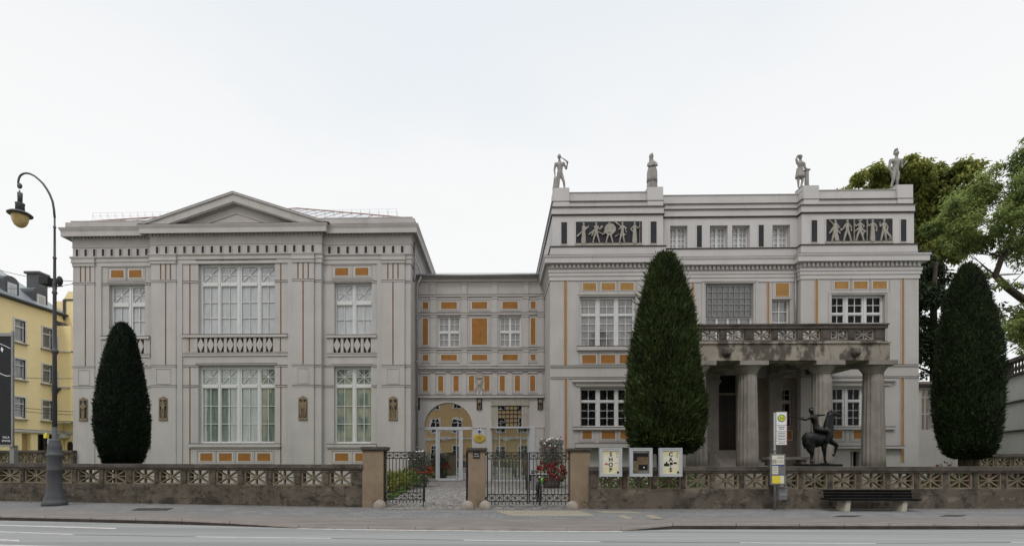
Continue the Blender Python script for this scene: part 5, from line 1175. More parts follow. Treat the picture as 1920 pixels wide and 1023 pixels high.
for a, b in pans: star_panel(VB, (a+b)/2, (zb0+.06+zr0)/2, b-a, zr0-zb0-.06, lambda x: Yba+.03, 0, .05, 'column')
# downpipe on the right bay
dp = MB(); dp.tube([(v2-.12, Yc-.12, zv(510)), (v2-.12, Yc-.12, zcap+2)], .05, 8); dp.cut(); dp.tube([(vr+.12, Yv+.3, zv(690)), (vr+.12, Yv+.3, .1)], .06, 8); dp.pieces('downpipe', 'pipe', VB, smooth=True)
# ================================================================ ROOF STATUES
def plinth(r, x, y, z, w=.36, h=.07):
    m = MB(); m.box(x-w, x+w, y-w*.8, y+w*.8, z, z+h); return m.build('plinth', 'statue', r)
def statue_kit(cx, by, k, base, Y):
    """zoomed picture px -> metres on the pylon top"""
    X0, Y0, Z0 = base
    return lambda zx, zy, y=0., rx=.05, ry=None: (X0+(zx-cx)*k, Y0-y, Z0+.06+(by-zy)*k, rx, ry or rx)
def face(r, h, hr, yaw=0.):
    """brow, nose and jaw on a head of radius hr centred h"""
    m = MB(); c, s = math.cos(yaw), math.sin(yaw); q = lambda a, b, d: (h[0]+a*c-b*s, h[1]-b*c-a*s, h[2]+d)
    m.ball(q(0, hr*.95, -hr*.05), (hr*.16, hr*.2, hr*.3), 6, 5); m.ball(q(0, hr*.75, hr*.28), (hr*.55, hr*.25, hr*.16), 8, 5)
    m.ball(q(0, hr*.72, -hr*.65), (hr*.4, hr*.3, hr*.28), 8, 5); m.ball(q(-hr*.95, 0, 0), (hr*.12, hr*.2, hr*.28), 6, 4); m.ball(q(hr*.95, 0, 0), (hr*.12, hr*.2, hr*.28), 6, 4)
    return m.build('face', 'statue', r, True)
k8 = 26.55/930/8
# 1: nude youth with a stump and a raised staff
b = pyl[0]; r = root('roof_statue', 'stone statue of a nude youth beside a stump, lifting a staff to the mouth', 'statue', b, 'statues on the villa roof')
p = statue_kit(262, 655, k8, b, 26.5); plinth(r, b[0], b[1], b[2], .40)
V = [p(256, 392, 0, .155, .12), p(258, 340, 0, .13, .10), p(256, 275, .02, .165, .115), p(250, 215, 0, .075), p(248, 180, .02, .055), p(246, 150, .03, .085, .10), p(247, 122, .03, .06),
     p(193, 245, 0, .068), p(175, 335, 0, .05), p(180, 420, .04, .036), p(186, 448, .05, .03), p(312, 240, 0, .068), p(350, 328, .04, .05), p(364, 270, .14, .036), p(352, 250, .16, .03),
     p(236, 430, 0, .095), p(236, 520, .03, .066), p(232, 625, 0, .042), p(228, 648, .10, .035), p(284, 430, 0, .095), p(312, 520, .06, .066), p(328, 622, .0, .042), p(332, 645, .1, .035)]
E = [(0, 1), (1, 2), (2, 3), (3, 4), (4, 5), (5, 6), (2, 7), (7, 8), (8, 9), (9, 10), (2, 11), (11, 12), (12, 13), (13, 14), (0, 15), (15, 16), (16, 17), (17, 18), (0, 19), (19, 20), (20, 21), (21, 22)]
bd = skin('body', V, E, 'statue', r, shift=(-b[0], -b[1], -b[2])); face(bd, V[5][:3], .095, .35)
m = MB(); a = p(200, 655); m.lathe([(.17, -.02), (.15, .2), (.125, .45), (.115, .62), (.10, .74), (.03, .77)], (a[0]-.02, a[1]+.02, a[2]), 12, fn=lambda t, z: 1+.12*math.sin(t*4+z*9)); m.build('stump', 'statue', r, True)
m = MB(); m.tube([p(262, 172, .16)[:3], p(312, 212, .2)[:3], p(372, 262, .2)[:3]], [.02, .03, .04], 8); m.build('staff', 'statue', r, True)
m = MB(); m.ball((V[5][0], V[5][1]+.02, V[5][2]+.04), (.105, .115, .10), 10, 7); m.build('hair', 'statue', bd, True)
# 2: veiled woman
def drape(r, c, z0, prof, nf, sx=1., sy=.75, amp=.06, name='drapery', ph=0., parent=None):
    m = MB(); m.lathe([(rr, z) for rr, z in prof], (c[0], c[1], z0), 64, sx=sx, sy=sy, fn=lambda a, z: 1+amp*math.sin(a*nf+ph+z*.8)+amp*.5*math.sin(a*nf*.5+2+z*2)); return m.build(name, 'statue', parent or r, True)
b = pyl[1]; r = root('roof_statue', 'stone statue of a veiled woman in a long draped robe, arms folded', 'statue', b, 'statues on the villa roof'); p = statue_kit(1650, 655, k8, b, 26.5); plinth(r, b[0], b[1], b[2], .36)
V = [p(1648, 400, 0, .24, .17), p(1646, 330, 0, .19, .14), p(1645, 270, .02, .20, .14), p(1640, 215, 0, .09), p(1637, 185, .02, .06), p(1637, 152, .03, .085, .10), p(1640, 120, .03, .06),
     p(1595, 262, .0, .08), p(1582, 300, .08, .07), p(1625, 312, .2, .045), p(1655, 296, .22, .035), p(1698, 256, 0, .08), p(1705, 295, .08, .065), p(1660, 306, .2, .045)]
E = [(0, 1), (1, 2), (2, 3), (3, 4), (4, 5), (5, 6), (2, 7), (7, 8), (8, 9), (9, 10), (2, 11), (11, 12), (12, 13)]
bd = skin('body', V, E, 'statue', r, shift=(-b[0], -b[1], -b[2])); face(bd, V[5][:3], .09, .3)
drape(r, (b[0]-.02, b[1]), b[2]+.06, [(.27, .0), (.265, .15), (.25, .5), (.255, .85), (.225, 1.05), (.19, 1.18)], 13, 1, .75, .06, 'skirt')
drape(r, (b[0]-.02, b[1]), b[2]+.06, [(.275, .42), (.27, .6), (.265, .9), (.24, 1.1), (.20, 1.2)], 9, 1.0, .78, .045, 'mantle', 1.)
m = MB(); h = V[5]; m.lathe([(.10, -.42), (.115, -.25), (.10, -.1), (.118, 0), (.105, .09), (.05, .15), (.01, .16)], (h[0]-.02, h[1]+.035, h[2]), 14); m.build('veil', 'statue', bd, True)
# 3: huntress shading her eyes, elbow on a column
k7 = 26.55/930/7.385
b = pyl[2]; r = root('roof_statue', 'stone statue in a short tunic with one arm bent overhead, leaning on a slim column', 'statue', b, 'statues on the villa roof'); p = statue_kit(303, 665, k7, b, 26.5); plinth(r, b[0]-.0, b[1], b[2], .38)
V = [p(226, 440, 0, .14, .12), p(228, 385, 0, .125, .10), p(232, 325, .02, .15, .11), p(230, 282, 0, .07), p(229, 262, .02, .055), p(228, 236, .03, .08, .10), p(228, 212, .03, .055),
     p(192, 312, .0, .065), p(172, 262, .02, .05), p(186, 218, .05, .036), p(212, 216, .09, .03), p(282, 320, 0, .065), p(292, 385, .02, .048), p(322, 402, .05, .036), p(336, 404, .06, .03),
     p(208, 480, 0, .085), p(198, 560, .03, .06), p(205, 640, 0, .04), p(203, 660, .1, .034), p(246, 480, 0, .085), p(254, 555, .05, .06), p(238, 640, .0, .04), p(234, 660, .1, .034)]
E = [(0, 1), (1, 2), (2, 3), (3, 4), (4, 5), (5, 6), (2, 7), (7, 8), (8, 9), (9, 10), (2, 11), (11, 12), (12, 13), (13, 14), (0, 15), (15, 16), (16, 17), (17, 18), (0, 19), (19, 20), (20, 21), (21, 22)]
bd = skin('body', V, E, 'statue', r, shift=(-b[0], -b[1], -b[2])); face(bd, V[5][:3], .09, -.2)
c0 = p(225, 665); drape(r, (c0[0], c0[1]), c0[2], [(.225, .58), (.215, .68), (.19, .85), (.165, 1.0), (.17, 1.06), (.16, 1.08)], 11, 1, .8, .06, 'tunic')
m = MB(); h = V[5]; m.ball((h[0], h[1]+.02, h[2]+.03), (.105, .12, .10), 10, 7); m.ball((h[0]+.03, h[1]+.12, h[2]), .05, 8, 5); m.build('hair', 'statue', bd, True)
m = MB(); c1 = p(317, 665); m.box(c1[0]-.13, c1[0]+.13, c1[1]-.13, c1[1]+.13, c1[2], c1[2]+.05); m.lathe([(.115, .05), (.11, .1), (.10, .9), (.105, .93), (.12, .95)], (c1[0], c1[1], c1[2]), 40, fn=lambda a, z: 1-.04*abs(math.sin(a*8))); m.box(c1[0]-.135, c1[0]+.135, c1[1]-.12, c1[1]+.12, c1[2]+.95, c1[2]+1.0); m.build('column', 'statue', r)
# 4: crested warrior
b = pyl[3]; r = root('roof_statue', 'stone statue of a nude warrior in crested helmet holding a short sword', 'statue', b, 'statues on the villa roof'); p = statue_kit(1590, 640, k7, b, 26.5); plinth(r, b[0], b[1], b[2], .38)
V = [p(1558, 410, 0, .15, .12), p(1560, 355, 0, .135, .105), p(1563, 285, .02, .175, .12), p(1567, 232, 0, .08), p(1569, 212, .02, .06), p(1569, 178, .03, .085, .10), p(1569, 150, .03, .06),
     p(1492, 262, 0, .075), p(1474, 350, 0, .055), p(1490, 420, .05, .04), p(1500, 446, .06, .034), p(1630, 262, 0, .075), p(1642, 330, -.02, .052), p(1630, 372, .1, .038), p(1622, 380, .13, .03),
     p(1532, 450, 0, .10), p(1522, 530, .04, .07), p(1500, 615, 0, .045), p(1496, 636, .1, .036), p(1588, 450, 0, .10), p(1578, 530, .03, .07), p(1578, 615, .0, .045), p(1576, 636, .1, .036)]
bd = skin('body', V, E, 'statue', r, shift=(-b[0], -b[1], -b[2])); face(bd, V[5][:3], .095)
m = MB(); h = V[5]; m.lathe([(.105, -.02), (.115, .03), (.10, .10), (.06, .15), (.02, .17)], (h[0], h[1]+.01, h[2]), 12); m.tube([(h[0], h[1]-.05, h[2]+.15), (h[0]-.01, h[1]-.03, h[2]+.24), (h[0]+.0, h[1]+.06, h[2]+.27), (h[0], h[1]+.16, h[2]+.2), (h[0], h[1]+.18, h[2]+.05)], [.03, .05, .055, .045, .03], 8); m.build('helmet', 'statue', bd, True)
m = MB(); m.tube([p(1612, 378, .12)[:3], p(1650, 335, .13)[:3], p(1676, 306, .13)[:3], p(1690, 292, .13)[:3]], [.022, .022, .05, .02], 8); m.build('sword', 'statue', r, True)

# ================================================================ BRONZE RIDER
YA = 19.0; ka = tt(1530, YA)/930/6.395; ax0, az0 = X(1440, YA), Z(740, YA, 1530)
def A_(zx, zy, y=0., rx=.05, ry=None): return (ax0+zx*ka, YA-y, az0-zy*ka, rx, ry or rx)
bx = A_(590, 850); r = root('equestrian_statue', 'dark bronze statue of a spear throwing rider on a prancing horse before the portico columns', 'statue', (bx[0], YA, 0.05))
sh = tuple(-v for v in (bx[0], YA, .05))
H = [A_(560, 540, 0, .275, .26), A_(496, 525, 0, .255, .25), A_(640, 525, 0, .25, .23), A_(700, 490, 0, .22, .19), A_(714, 400, 0, .185, .14), A_(722, 325, 0, .155, .11), A_(738, 255, 0, .125, .09), A_(765, 222, 0, .11, .085), A_(810, 231, 0, .085, .065), A_(848, 243, 0, .05, .042), A_(866, 246, 0, .038, .035),
     A_(482, 585, .11, .19, .13), A_(478, 655, .12, .115), A_(498, 705, .12, .058), A_(490, 768, .12, .044), A_(486, 800, .12, .044), A_(502, 806, .14, .038),
     A_(510, 590, -.11, .19, .13), A_(526, 660, -.12, .11), A_(554, 705, -.12, .045), A_(538, 770, -.12, .044), A_(530, 800, -.12, .044), A_(546, 806, -.13, .038),
     A_(650, 570, .10, .12, .09), A_(642, 640, .11, .085), A_(648, 690, .11, .060), A_(651, 750, .11, .043), A_(654, 795, .11, .044), A_(664, 806, .12, .038),
     A_(725, 530, -.10, .13, .10), A_(795, 572, -.11, .09), A_(838, 597, -.11, .06), A_(826, 655, -.11, .042), A_(814, 700, -.11, .036), A_(800, 722, -.11, .046),
     A_(430, 505, 0, .05), A_(424, 570, -.02, .05), A_(440, 640, -.02, .022)]
HE = [(0, 1), (0, 2), (2, 3), (3, 4), (4, 5), (5, 6), (6, 7), (7, 8), (8, 9), (9, 10), (1, 11), (11, 12), (12, 13), (13, 14), (14, 15), (15, 16), (1, 17), (17, 18), (18, 19), (19, 20), (20, 21), (21, 22), (2, 23), (23, 24), (24, 25), (25, 26), (26, 27), (27, 28), (3, 29), (29, 30), (30, 31), (31, 32), (32, 33), (33, 34), (1, 35), (35, 36), (36, 37)]
hs = skin('horse', H, HE, 'bronze', r, vox=.022, shift=sh, fat=1.07, it=4)
m = MB()
for s in (-1, 1): q = A_(745, 205, s*.05); m.lathe([(.03, 0), (.022, .05), (.004, .11)], (q[0], q[1], q[2]), 6)
m.build('ears', 'bronze', hs, True)
m = MB()
for i in range(14):
    t = i/13; q = A_(668+45*t, 440-225*t, 0); m.ball(q[:3], (.045, .03, .05), 6, 4)
m.build('mane', 'bronze', hs, True)
m = MB(); m.tube([A_(790, 190, .06)[:3], A_(800, 245, .065)[:3], A_(770, 265, .07)[:3], A_(690, 242, .1)[:3]], .009, 5); m.build('bridle', 'bronze', hs, True)
RV = [A_(582, 408, 0, .135, .14), A_(566, 345, 0, .105, .085), A_(546, 288, 0, .14, .095), A_(532, 250, 0, .10, .07), A_(524, 226, 0, .05), A_(515, 198, 0, .075, .08), A_(514, 180, 0, .07),
      A_(492, 268, .10, .06), A_(420, 300, .14, .044), A_(345, 282, .14, .032), A_(300, 268, .14, .026), A_(285, 262, .14, .03),
      A_(584, 244, -.08, .058), A_(635, 238, -.12, .04), A_(690, 238, -.06, .03),
      A_(608, 425, .17, .105), A_(674, 436, .23, .078), A_(668, 500, .24, .056), A_(645, 560, .25, .036), A_(662, 574, .27, .032),
      A_(608, 425, -.17, .105), A_(674, 436, -.23, .078), A_(668, 500, -.24, .056), A_(645, 560, -.25, .036)]
RE = [(0, 1), (1, 2), (2, 3), (3, 4), (4, 5), (5, 6), (2, 7), (7, 8), (8, 9), (9, 10), (10, 11), (2, 12), (12, 13), (13, 14), (0, 15), (15, 16), (16, 17), (17, 18), (18, 19), (0, 20), (20, 21), (21, 22), (22, 23)]
rd = skin('rider', RV, RE, 'bronze', r, vox=.018, shift=sh, fat=1.0)
m = MB(); h = RV[5]; m.ball((h[0], h[1], h[2]+.02), (.078, .085, .08), 10, 6); m.tube([(h[0]+.06, h[1], h[2]+.07), (h[0]+.03, h[1], h[2]+.15), (h[0]-.04, h[1], h[2]+.14), (h[0]-.1, h[1], h[2]+.02)], [.015, .03, .03, .015], 6); m.build('helmet', 'bronze', rd, True)
m = MB(); a = A_(100, 262, .14); c = A_(400, 270, .14); m.tube([a[:3], c[:3]], .010, 6); m.build('spear', 'bronze', r)
m = MB(); a0, a1 = A_(385, 830)[0], A_(800, 830)[0]; zz = A_(0, 826)[2]; m.box(a0, a1, YA-.4, YA+.4, zz-.09, zz); m.ball((A_(650, 830)[0], YA-.12, zz), (.22, .16, .05), 10, 5); m.build('base_plate', 'bronze', r)
m = MB(); z1 = zz-.09; m.box(a0+.08, a1-.08, YA-.36, YA+.36, .05, z1-.12); m.box(a0+.0, a1-.0, YA-.42, YA+.42, z1-.12, z1); m.box(a0-.02, a1+.02, YA-.46, YA+.46, .0, .25); m.build('pedestal', 'column', r)
# ================================================================ YEWS
def yew(label, pxc, prof, Y, n, mat_, seed, lns=.2):
    rs = np.random.RandomState(seed); cx = X(pxc, Y); k = tt(pxc, Y)/F; kw = k*COSA(pxc)*.955
    zr = np.array([[EYE+(HY-py)*k, hw*kw] for py, hw in prof][::-1])          # z ascending
    zmin, zmax = zr[0, 0], zr[-1, 0]
    r = root('yew_tree', label, 'tree', (cx, Y, 0.05))
    RF = lambda z: np.interp(z, zr[:, 0], zr[:, 1])
    def lump(a, z): return 1+.035*np.sin(a*3+z*1.3+seed)+.03*np.sin(a*7-z*2.1)+.02*np.sin(a*13+z*5)
    m = MB(); t = MB()
    for q in range(5):
        a = q*1.26; t.tube([(cx+.16*math.cos(a), Y+.16*math.sin(a), -.05), (cx+.18*math.cos(a+.4), Y+.18*math.sin(a+.4), zmin+.3), (cx+.3*math.cos(a+.7), Y+.3*math.sin(a+.7), zmin+1.6)], [.16, .13, .08], 7)
    t.build('trunk', 'bark', r, True)
    zs = [zmin+(zmax-zmin)*i/24 for i in range(25)]
    m.lathe([(float(RF(z))*.86+.01, z) for z in zs], (cx, Y), 28, fn=lambda a, z: float(lump(a, z)))
    core = m.build('crown', mat_, r, True)
    # sprays, area weighted, on and just under the surface
    zz = rs.uniform(zmin, zmax, n*3); keep = rs.rand(n*3) < RF(zz)/zr[:, 1].max()*.95+.05; zz = zz[keep][:n]; nn = len(zz)
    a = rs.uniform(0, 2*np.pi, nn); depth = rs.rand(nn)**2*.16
    rad = RF(zz)*lump(a, zz)*(1-depth)
    pos = np.stack([cx+rad*np.cos(a), Y+rad*np.sin(a), zz], 1)
    slope = (RF(zz+.1)-RF(zz-.1))/.2
    out_ = np.stack([np.cos(a), np.sin(a), np.zeros(nn)], 1); up = np.array([0, 0, 1.])
    d = out_*.55+up*.85+rs.normal(size=(nn, 3))*.32
    low = zz < zmin+.6; d[low] = (out_*.9+up*.1)[low]+rs.normal(size=(low.sum(), 3))*.3
    pos -= d*lns*.35
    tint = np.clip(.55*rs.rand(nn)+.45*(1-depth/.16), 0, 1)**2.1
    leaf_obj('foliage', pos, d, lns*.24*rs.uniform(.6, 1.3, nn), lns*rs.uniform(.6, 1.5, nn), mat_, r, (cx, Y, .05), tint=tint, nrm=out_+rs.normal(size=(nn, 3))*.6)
    # a few longer shoots breaking the outline
    ns = n//60 if lns > .2 else n//500; zz = rs.uniform(zmin+.3, zmax-.3, ns); a = rs.uniform(0, 2*np.pi, ns); rad = RF(zz)*.98; out_ = np.stack([np.cos(a), np.sin(a), np.zeros(ns)], 1)
    pos = np.stack([cx+rad*np.cos(a), Y+rad*np.sin(a), zz], 1); d = out_*.8+up*.8+rs.normal(size=(ns, 3))*.2
    leaf_obj('sprays', pos, d, .05, lns*2.0*rs.uniform(.5, 1.2, ns), mat_, r, (cx, Y, .05), tint=rs.uniform(.5, 1, ns))
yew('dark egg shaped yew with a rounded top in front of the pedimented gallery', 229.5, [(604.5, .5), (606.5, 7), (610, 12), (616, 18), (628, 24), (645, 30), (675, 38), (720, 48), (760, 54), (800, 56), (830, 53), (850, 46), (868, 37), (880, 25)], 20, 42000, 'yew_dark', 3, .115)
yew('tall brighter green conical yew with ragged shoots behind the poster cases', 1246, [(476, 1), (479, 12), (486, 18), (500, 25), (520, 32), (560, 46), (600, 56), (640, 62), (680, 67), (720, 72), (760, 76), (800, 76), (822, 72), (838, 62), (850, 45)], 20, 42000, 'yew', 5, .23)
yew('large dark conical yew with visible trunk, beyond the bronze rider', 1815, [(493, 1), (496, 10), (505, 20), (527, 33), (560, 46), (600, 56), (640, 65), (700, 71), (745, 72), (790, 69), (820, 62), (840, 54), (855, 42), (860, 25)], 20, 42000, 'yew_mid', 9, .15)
# ================================================================ BROADLEAF TREES
def broad_tree(name, label, clumps, Y, dY, trunk, leaves, ln, wd, mat_, droop, seed, limbr=.12, per=1.0, flat=1.0):
    """clumps in px (px, py, r px, weight); trunk: list of (px, py, r)"""
    rs = np.random.RandomState(seed); k = tt(clumps[0][0], Y)/F
    tp = [(X(px, Y), Y, Z(py, Y, px)) for px, py, _ in trunk]; r = root(name, label, 'tree', (tp[0][0], Y, 0))
    t = MB(); t.tube(tp, [q[2] for q in trunk], 10)
    P, D, T = [], [], []; wt = sum(c[2]**2*c[3] for c in clumps)
    for px, py, rp, w in clumps:
        yy = Y+rs.uniform(-dY, dY); c = np.array([X(px, Y)*1.0, yy, Z(py, Y, px)]); R_ = rp*k*1.12
        j = min(range(len(tp)), key=lambda i: (tp[i][0]-c[0])**2+(tp[i][2]-c[2]+R_*1.2)**2); s = Vector(tp[j]); e = Vector(c); mid = s.lerp(e, .5)+Vector((rs.normal()*.4, rs.normal()*.4, -.35*R_))
        t.tube([s, mid, e], [min(limbr, trunk[j][2]*.7), limbr*.6, limbr*.2], 6)
        n = int(leaves*rp**2*w/wt)
        nsub = max(6, int(11*per)); sub = rs.normal(size=(nsub, 3)); sub /= np.linalg.norm(sub, axis=1, keepdims=True); sub = c+sub*R_*rs.uniform(.35, .95, (nsub, 1))*np.array([1, 1, flat])
        for s_ in sub:
            t.tube([tuple(e), tuple(s_)], [limbr*.2, .015], 4)
        i = rs.randint(0, nsub, n); q = rs.normal(size=(n, 3)); q /= np.linalg.norm(q, axis=1, keepdims=True); q *= rs.rand(n, 1)**.5
        pos = sub[i]+q*R_*.40*np.array([1, 1, .9])
        d = q*np.array([1, 1, .3])+np.array([0, 0, -droop])+rs.normal(size=(n, 3))*.35
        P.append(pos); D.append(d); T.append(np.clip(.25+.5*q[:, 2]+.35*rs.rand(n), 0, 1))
    t.build('trunk', 'bark', r, True)
    P, D, T = np.concatenate(P), np.concatenate(D), np.concatenate(T); n = len(P)
    nr = rs.normal(size=(n, 3))*.6+np.array([0, 0, 1.])
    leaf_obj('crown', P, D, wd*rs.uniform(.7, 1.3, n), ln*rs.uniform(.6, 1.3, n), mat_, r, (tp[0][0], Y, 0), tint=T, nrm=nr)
    return r
ch = [(1590, 350, 12, 1), (1606, 344, 17, 1), (1628, 338, 18, 1), (1650, 338, 19, 1), (1672, 340, 19, 1), (1694, 340, 20, 1), (1716, 338, 22, 1), (1740, 340, 24, 1), (1764, 350, 24, 1), (1782, 366, 22, 1), (1640, 358, 22, 1), (1680, 362, 24, 1), (1728, 366, 28, 1), (1762, 384, 28, 1), (1784, 400, 24, 1), (1736, 398, 30, 1), (1764, 424, 28, 1), (1790, 436, 22, 1), (1736, 430, 28, 1), (1752, 458, 26, 1), (1782, 464, 22, 1), (1712, 420, 26, 1), (1800, 416, 18, .8), (1806, 470, 14, .6), (1728, 480, 24, 1)]
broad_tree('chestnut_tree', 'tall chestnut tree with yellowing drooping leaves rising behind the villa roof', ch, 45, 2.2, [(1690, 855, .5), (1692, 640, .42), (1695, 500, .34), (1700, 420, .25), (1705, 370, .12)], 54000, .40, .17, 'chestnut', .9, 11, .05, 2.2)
dk = [(1742, 500, 34, 1), (1775, 505, 30, .8), (1735, 545, 30, 1), (1765, 555, 30, 1), (1740, 590, 32, 1), (1738, 640, 32, 1), (1765, 620, 30, 1), (1742, 680, 26, 1), (1800, 560, 34, .8), (1830, 600, 30, .6), (1705, 560, 35, 1), (1700, 640, 40, 1)]
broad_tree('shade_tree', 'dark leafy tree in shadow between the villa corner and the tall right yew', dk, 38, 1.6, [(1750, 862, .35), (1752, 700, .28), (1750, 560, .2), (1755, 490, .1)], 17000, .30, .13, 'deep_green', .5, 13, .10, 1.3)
rb = [(1914, 282, 16, .7), (1900, 306, 22, .7), (1930, 300, 26, .8), (1866, 318, 16, .5), (1845, 334, 18, .6), (1880, 336, 24, .8), (1915, 336, 28, .9), (1826, 354, 20, .7), (1858, 362, 26, .9), (1893, 368, 30, 1), (1930, 372, 30, 1), (1806, 380, 20, .9), (1836, 390, 26, 1.1), (1870, 398, 28, 1.1), (1908, 408, 30, 1), (1788, 408, 20, 1), (1812, 424, 24, 1.1), (1845, 430, 24, .9), (1880, 436, 24, .9), (1930, 440, 28, .9), (1800, 450, 20, .9), (1860, 458, 16, .5), (1905, 462, 20, .6), (1832, 462, 16, .6), (1960, 340, 50, .9), (1965, 430, 50, .8), (1925, 490, 22, .6), (1885, 500, 14, .4), (1850, 540, 12, .4), (1890, 545, 14, .5), (1912, 556, 16, .6), (1878, 580, 18, .8), (1905, 592, 22, .9), (1885, 618, 20, .9), (1915, 632, 22, .9), (1900, 655, 20, .8), (1930, 660, 24, .8), (1960, 600, 40, .7)]
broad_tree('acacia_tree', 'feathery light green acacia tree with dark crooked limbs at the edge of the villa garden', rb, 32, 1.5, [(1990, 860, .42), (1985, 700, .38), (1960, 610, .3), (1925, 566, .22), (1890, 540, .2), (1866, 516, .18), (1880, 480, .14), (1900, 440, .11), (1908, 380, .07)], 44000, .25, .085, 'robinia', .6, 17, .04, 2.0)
# ================================================================ SHRUBS, FLOWERS
def shrub(name, label, x, y, z, rx, ry, h, n, mat_, ln=.14, wd=.05, seed=0, flowers=None, group=None, up=.5, cat='shrub'):
    rs = np.random.RandomState(seed+int(abs(x)*100)); r = root(name, label, cat, (x, y, z), group)
    st = MB()
    for i in range(9):
        a = rs.rand()*6.28; q = rs.rand()*.75; st.tube([(x, y, z-.03), (x+rx*q*math.cos(a)*.5, y+ry*q*math.sin(a)*.5, z+h*.45), (x+rx*q*math.cos(a), y+ry*q*math.sin(a), z+h*.85)], [.015, .010, .005], 5)
    st.build('stems', 'bark', r)
    q = rs.normal(size=(n, 3)); q /= np.linalg.norm(q, axis=1, keepdims=True); q *= rs.rand(n, 1)**.4
    lob = 1+.2*np.sin(np.arctan2(q[:, 1], q[:, 0])*3+seed)[:, None]
    pos = np.array([x, y, z+h*.55])+q*np.array([rx, ry, h*.5])*lob; d = q+np.array([0, 0, up])+rs.normal(size=(n, 3))*.5
    leaf_obj('foliage', pos, d, wd*rs.uniform(.7, 1.3, n), ln*rs.uniform(.6, 1.3, n), mat_, r, (x, y, z), tint=rs.rand(n))
    for fm, nf, fr, lo, hi in (flowers or []):
        m = MB()
        for i in range(nf):
            a = rs.rand()*6.28; v = lo+(hi-lo)*rs.rand(); e = math.sqrt(max(.05, 1-(2*(v-.55))**2))
            c = (x+rx*e*math.cos(a)*.98, y+ry*e*math.sin(a)*.98, z+h*v)
            for s in range(4):
                b_ = s*1.57+rs.rand(); m.ball((c[0]+fr*.6*math.cos(b_), c[1]+fr*.5*math.sin(b_), c[2]+fr*.4*math.sin(b_*2)), (fr*.6, fr*.6, fr*.45), 5, 3)
        m.build('blossoms', fm, r, True)
    return r
# flower urns either side of the arched door: a low planter, a skirt of red bloom, tall pale stems above
def flower_pot(label, px, Y, zb_, hpot, hw_px, fls, seed, tall):
    x = X(px, Y); k = tt(px, Y)/F; w = hw_px*k
    r = shrub('flower_planter', label, x, Y, zb_, w, w*.8, hpot+.9, 900, 'shrub', .12, .045, seed, fls, None, .4, 'flower planter')
    m = MB(); m.lathe([(w*.55, 0), (w*.62, hpot*.5), (w*.7, hpot), (w*.74, hpot+.03), (w*.6, hpot+.02)], (x, Y, zb_), 20); m.build('planter', 'terracotta', r, True)
    rs = np.random.RandomState(seed); n = 2200; a = rs.rand(n)*6.28; rr = rs.rand(n)**.5*w*tall[1]; zz = zb_+tall[0]*(.45+.55*rs.rand(n)**.8)
    leaf_obj('tall_foliage', np.stack([x+rr*np.cos(a), Y+rr*np.sin(a), zz], 1), np.stack([np.cos(a)*.4, np.sin(a)*.4, np.ones(n)], 1)+rs.normal(size=(n, 3))*.5, .025, .16, 'greygreen', r, (x, Y, zb_))
    m = MB()
    for i in range(tall[2]):
        a = rs.rand()*6.28; q = rs.rand()**.6*w*tall[1]; z1 = zb_+tall[0]*(.8+.28*rs.rand()); m.tube([(x+q*.3*math.cos(a), Y+q*.3*math.sin(a), zb_+hpot), (x+q*math.cos(a), Y+q*math.sin(a), z1)], .006, 4)
    m.build('stems', 'bark', r)
    for fm, cnt in (('blossom_white', tall[2]), ('blossom_red', tall[2]//3)):
        m = MB()
        for i in range(cnt): a = rs.rand()*6.28; q = rs.rand()**.6*w*tall[1]; m.ball((x+q*math.cos(a), Y+q*math.sin(a), zb_+tall[0]*(.78+.3*rs.rand())), .045, 6, 4)
        m.build('blossoms', fm, r, True)
flower_pot('planter of scarlet and pink flowers under a pale topiary, before the arched door', 786, 24.5, .1, .35, 24, [('blossom_scarlet', 46, .07, .45, .85), ('blossom_pink', 14, .06, .3, .7)], 21, (1.65, .85, 26))
flower_pot('planter of crimson flowers with tall white blooms, between the glazed door and villa', 1034, 24.0, .1, .4, 27, [('blossom_red', 70, .085, .25, .95), ('blossom_scarlet', 18, .07, .5, 1.0)], 22, (2.25, .8, 30))
for i, (px, Y, z, w, h, mt, lab) in enumerate(((728, 21.5, .05, .55, .8, 'fern', 'yellow green fern bed just inside the left pillar'), (746, 22.3, .06, .6, .75, 'fern', 'ferny low shrub between the left pillar and the scarlet planter'), (764, 23.2, .08, .55, .8, 'shrub', 'small green shrub in front of the scarlet planter'))):
    shrub('garden_shrub', lab, X(px, Y), Y, z, w, .5, h, 700, mt, .22, .05, 30+i, None, 'shrubs along the cobbled court')
g_ = np.random.RandomState(4); n = 5000; gx = g_.uniform(X(722, 17.2), X(752, 21.5), n); gy = g_.uniform(16.4, 21.5, n)
leaf_obj('lawn_grass', np.stack([gx, gy, np.full(n, .0)+(gy-16)*.012], 1), g_.normal(size=(n, 3))*.35+np.array([0, 0, 1]), .02, .11, 'lawn', None, (0, 0, 0))
tag(bpy.data.objects['lawn_grass'], kind='stuff')
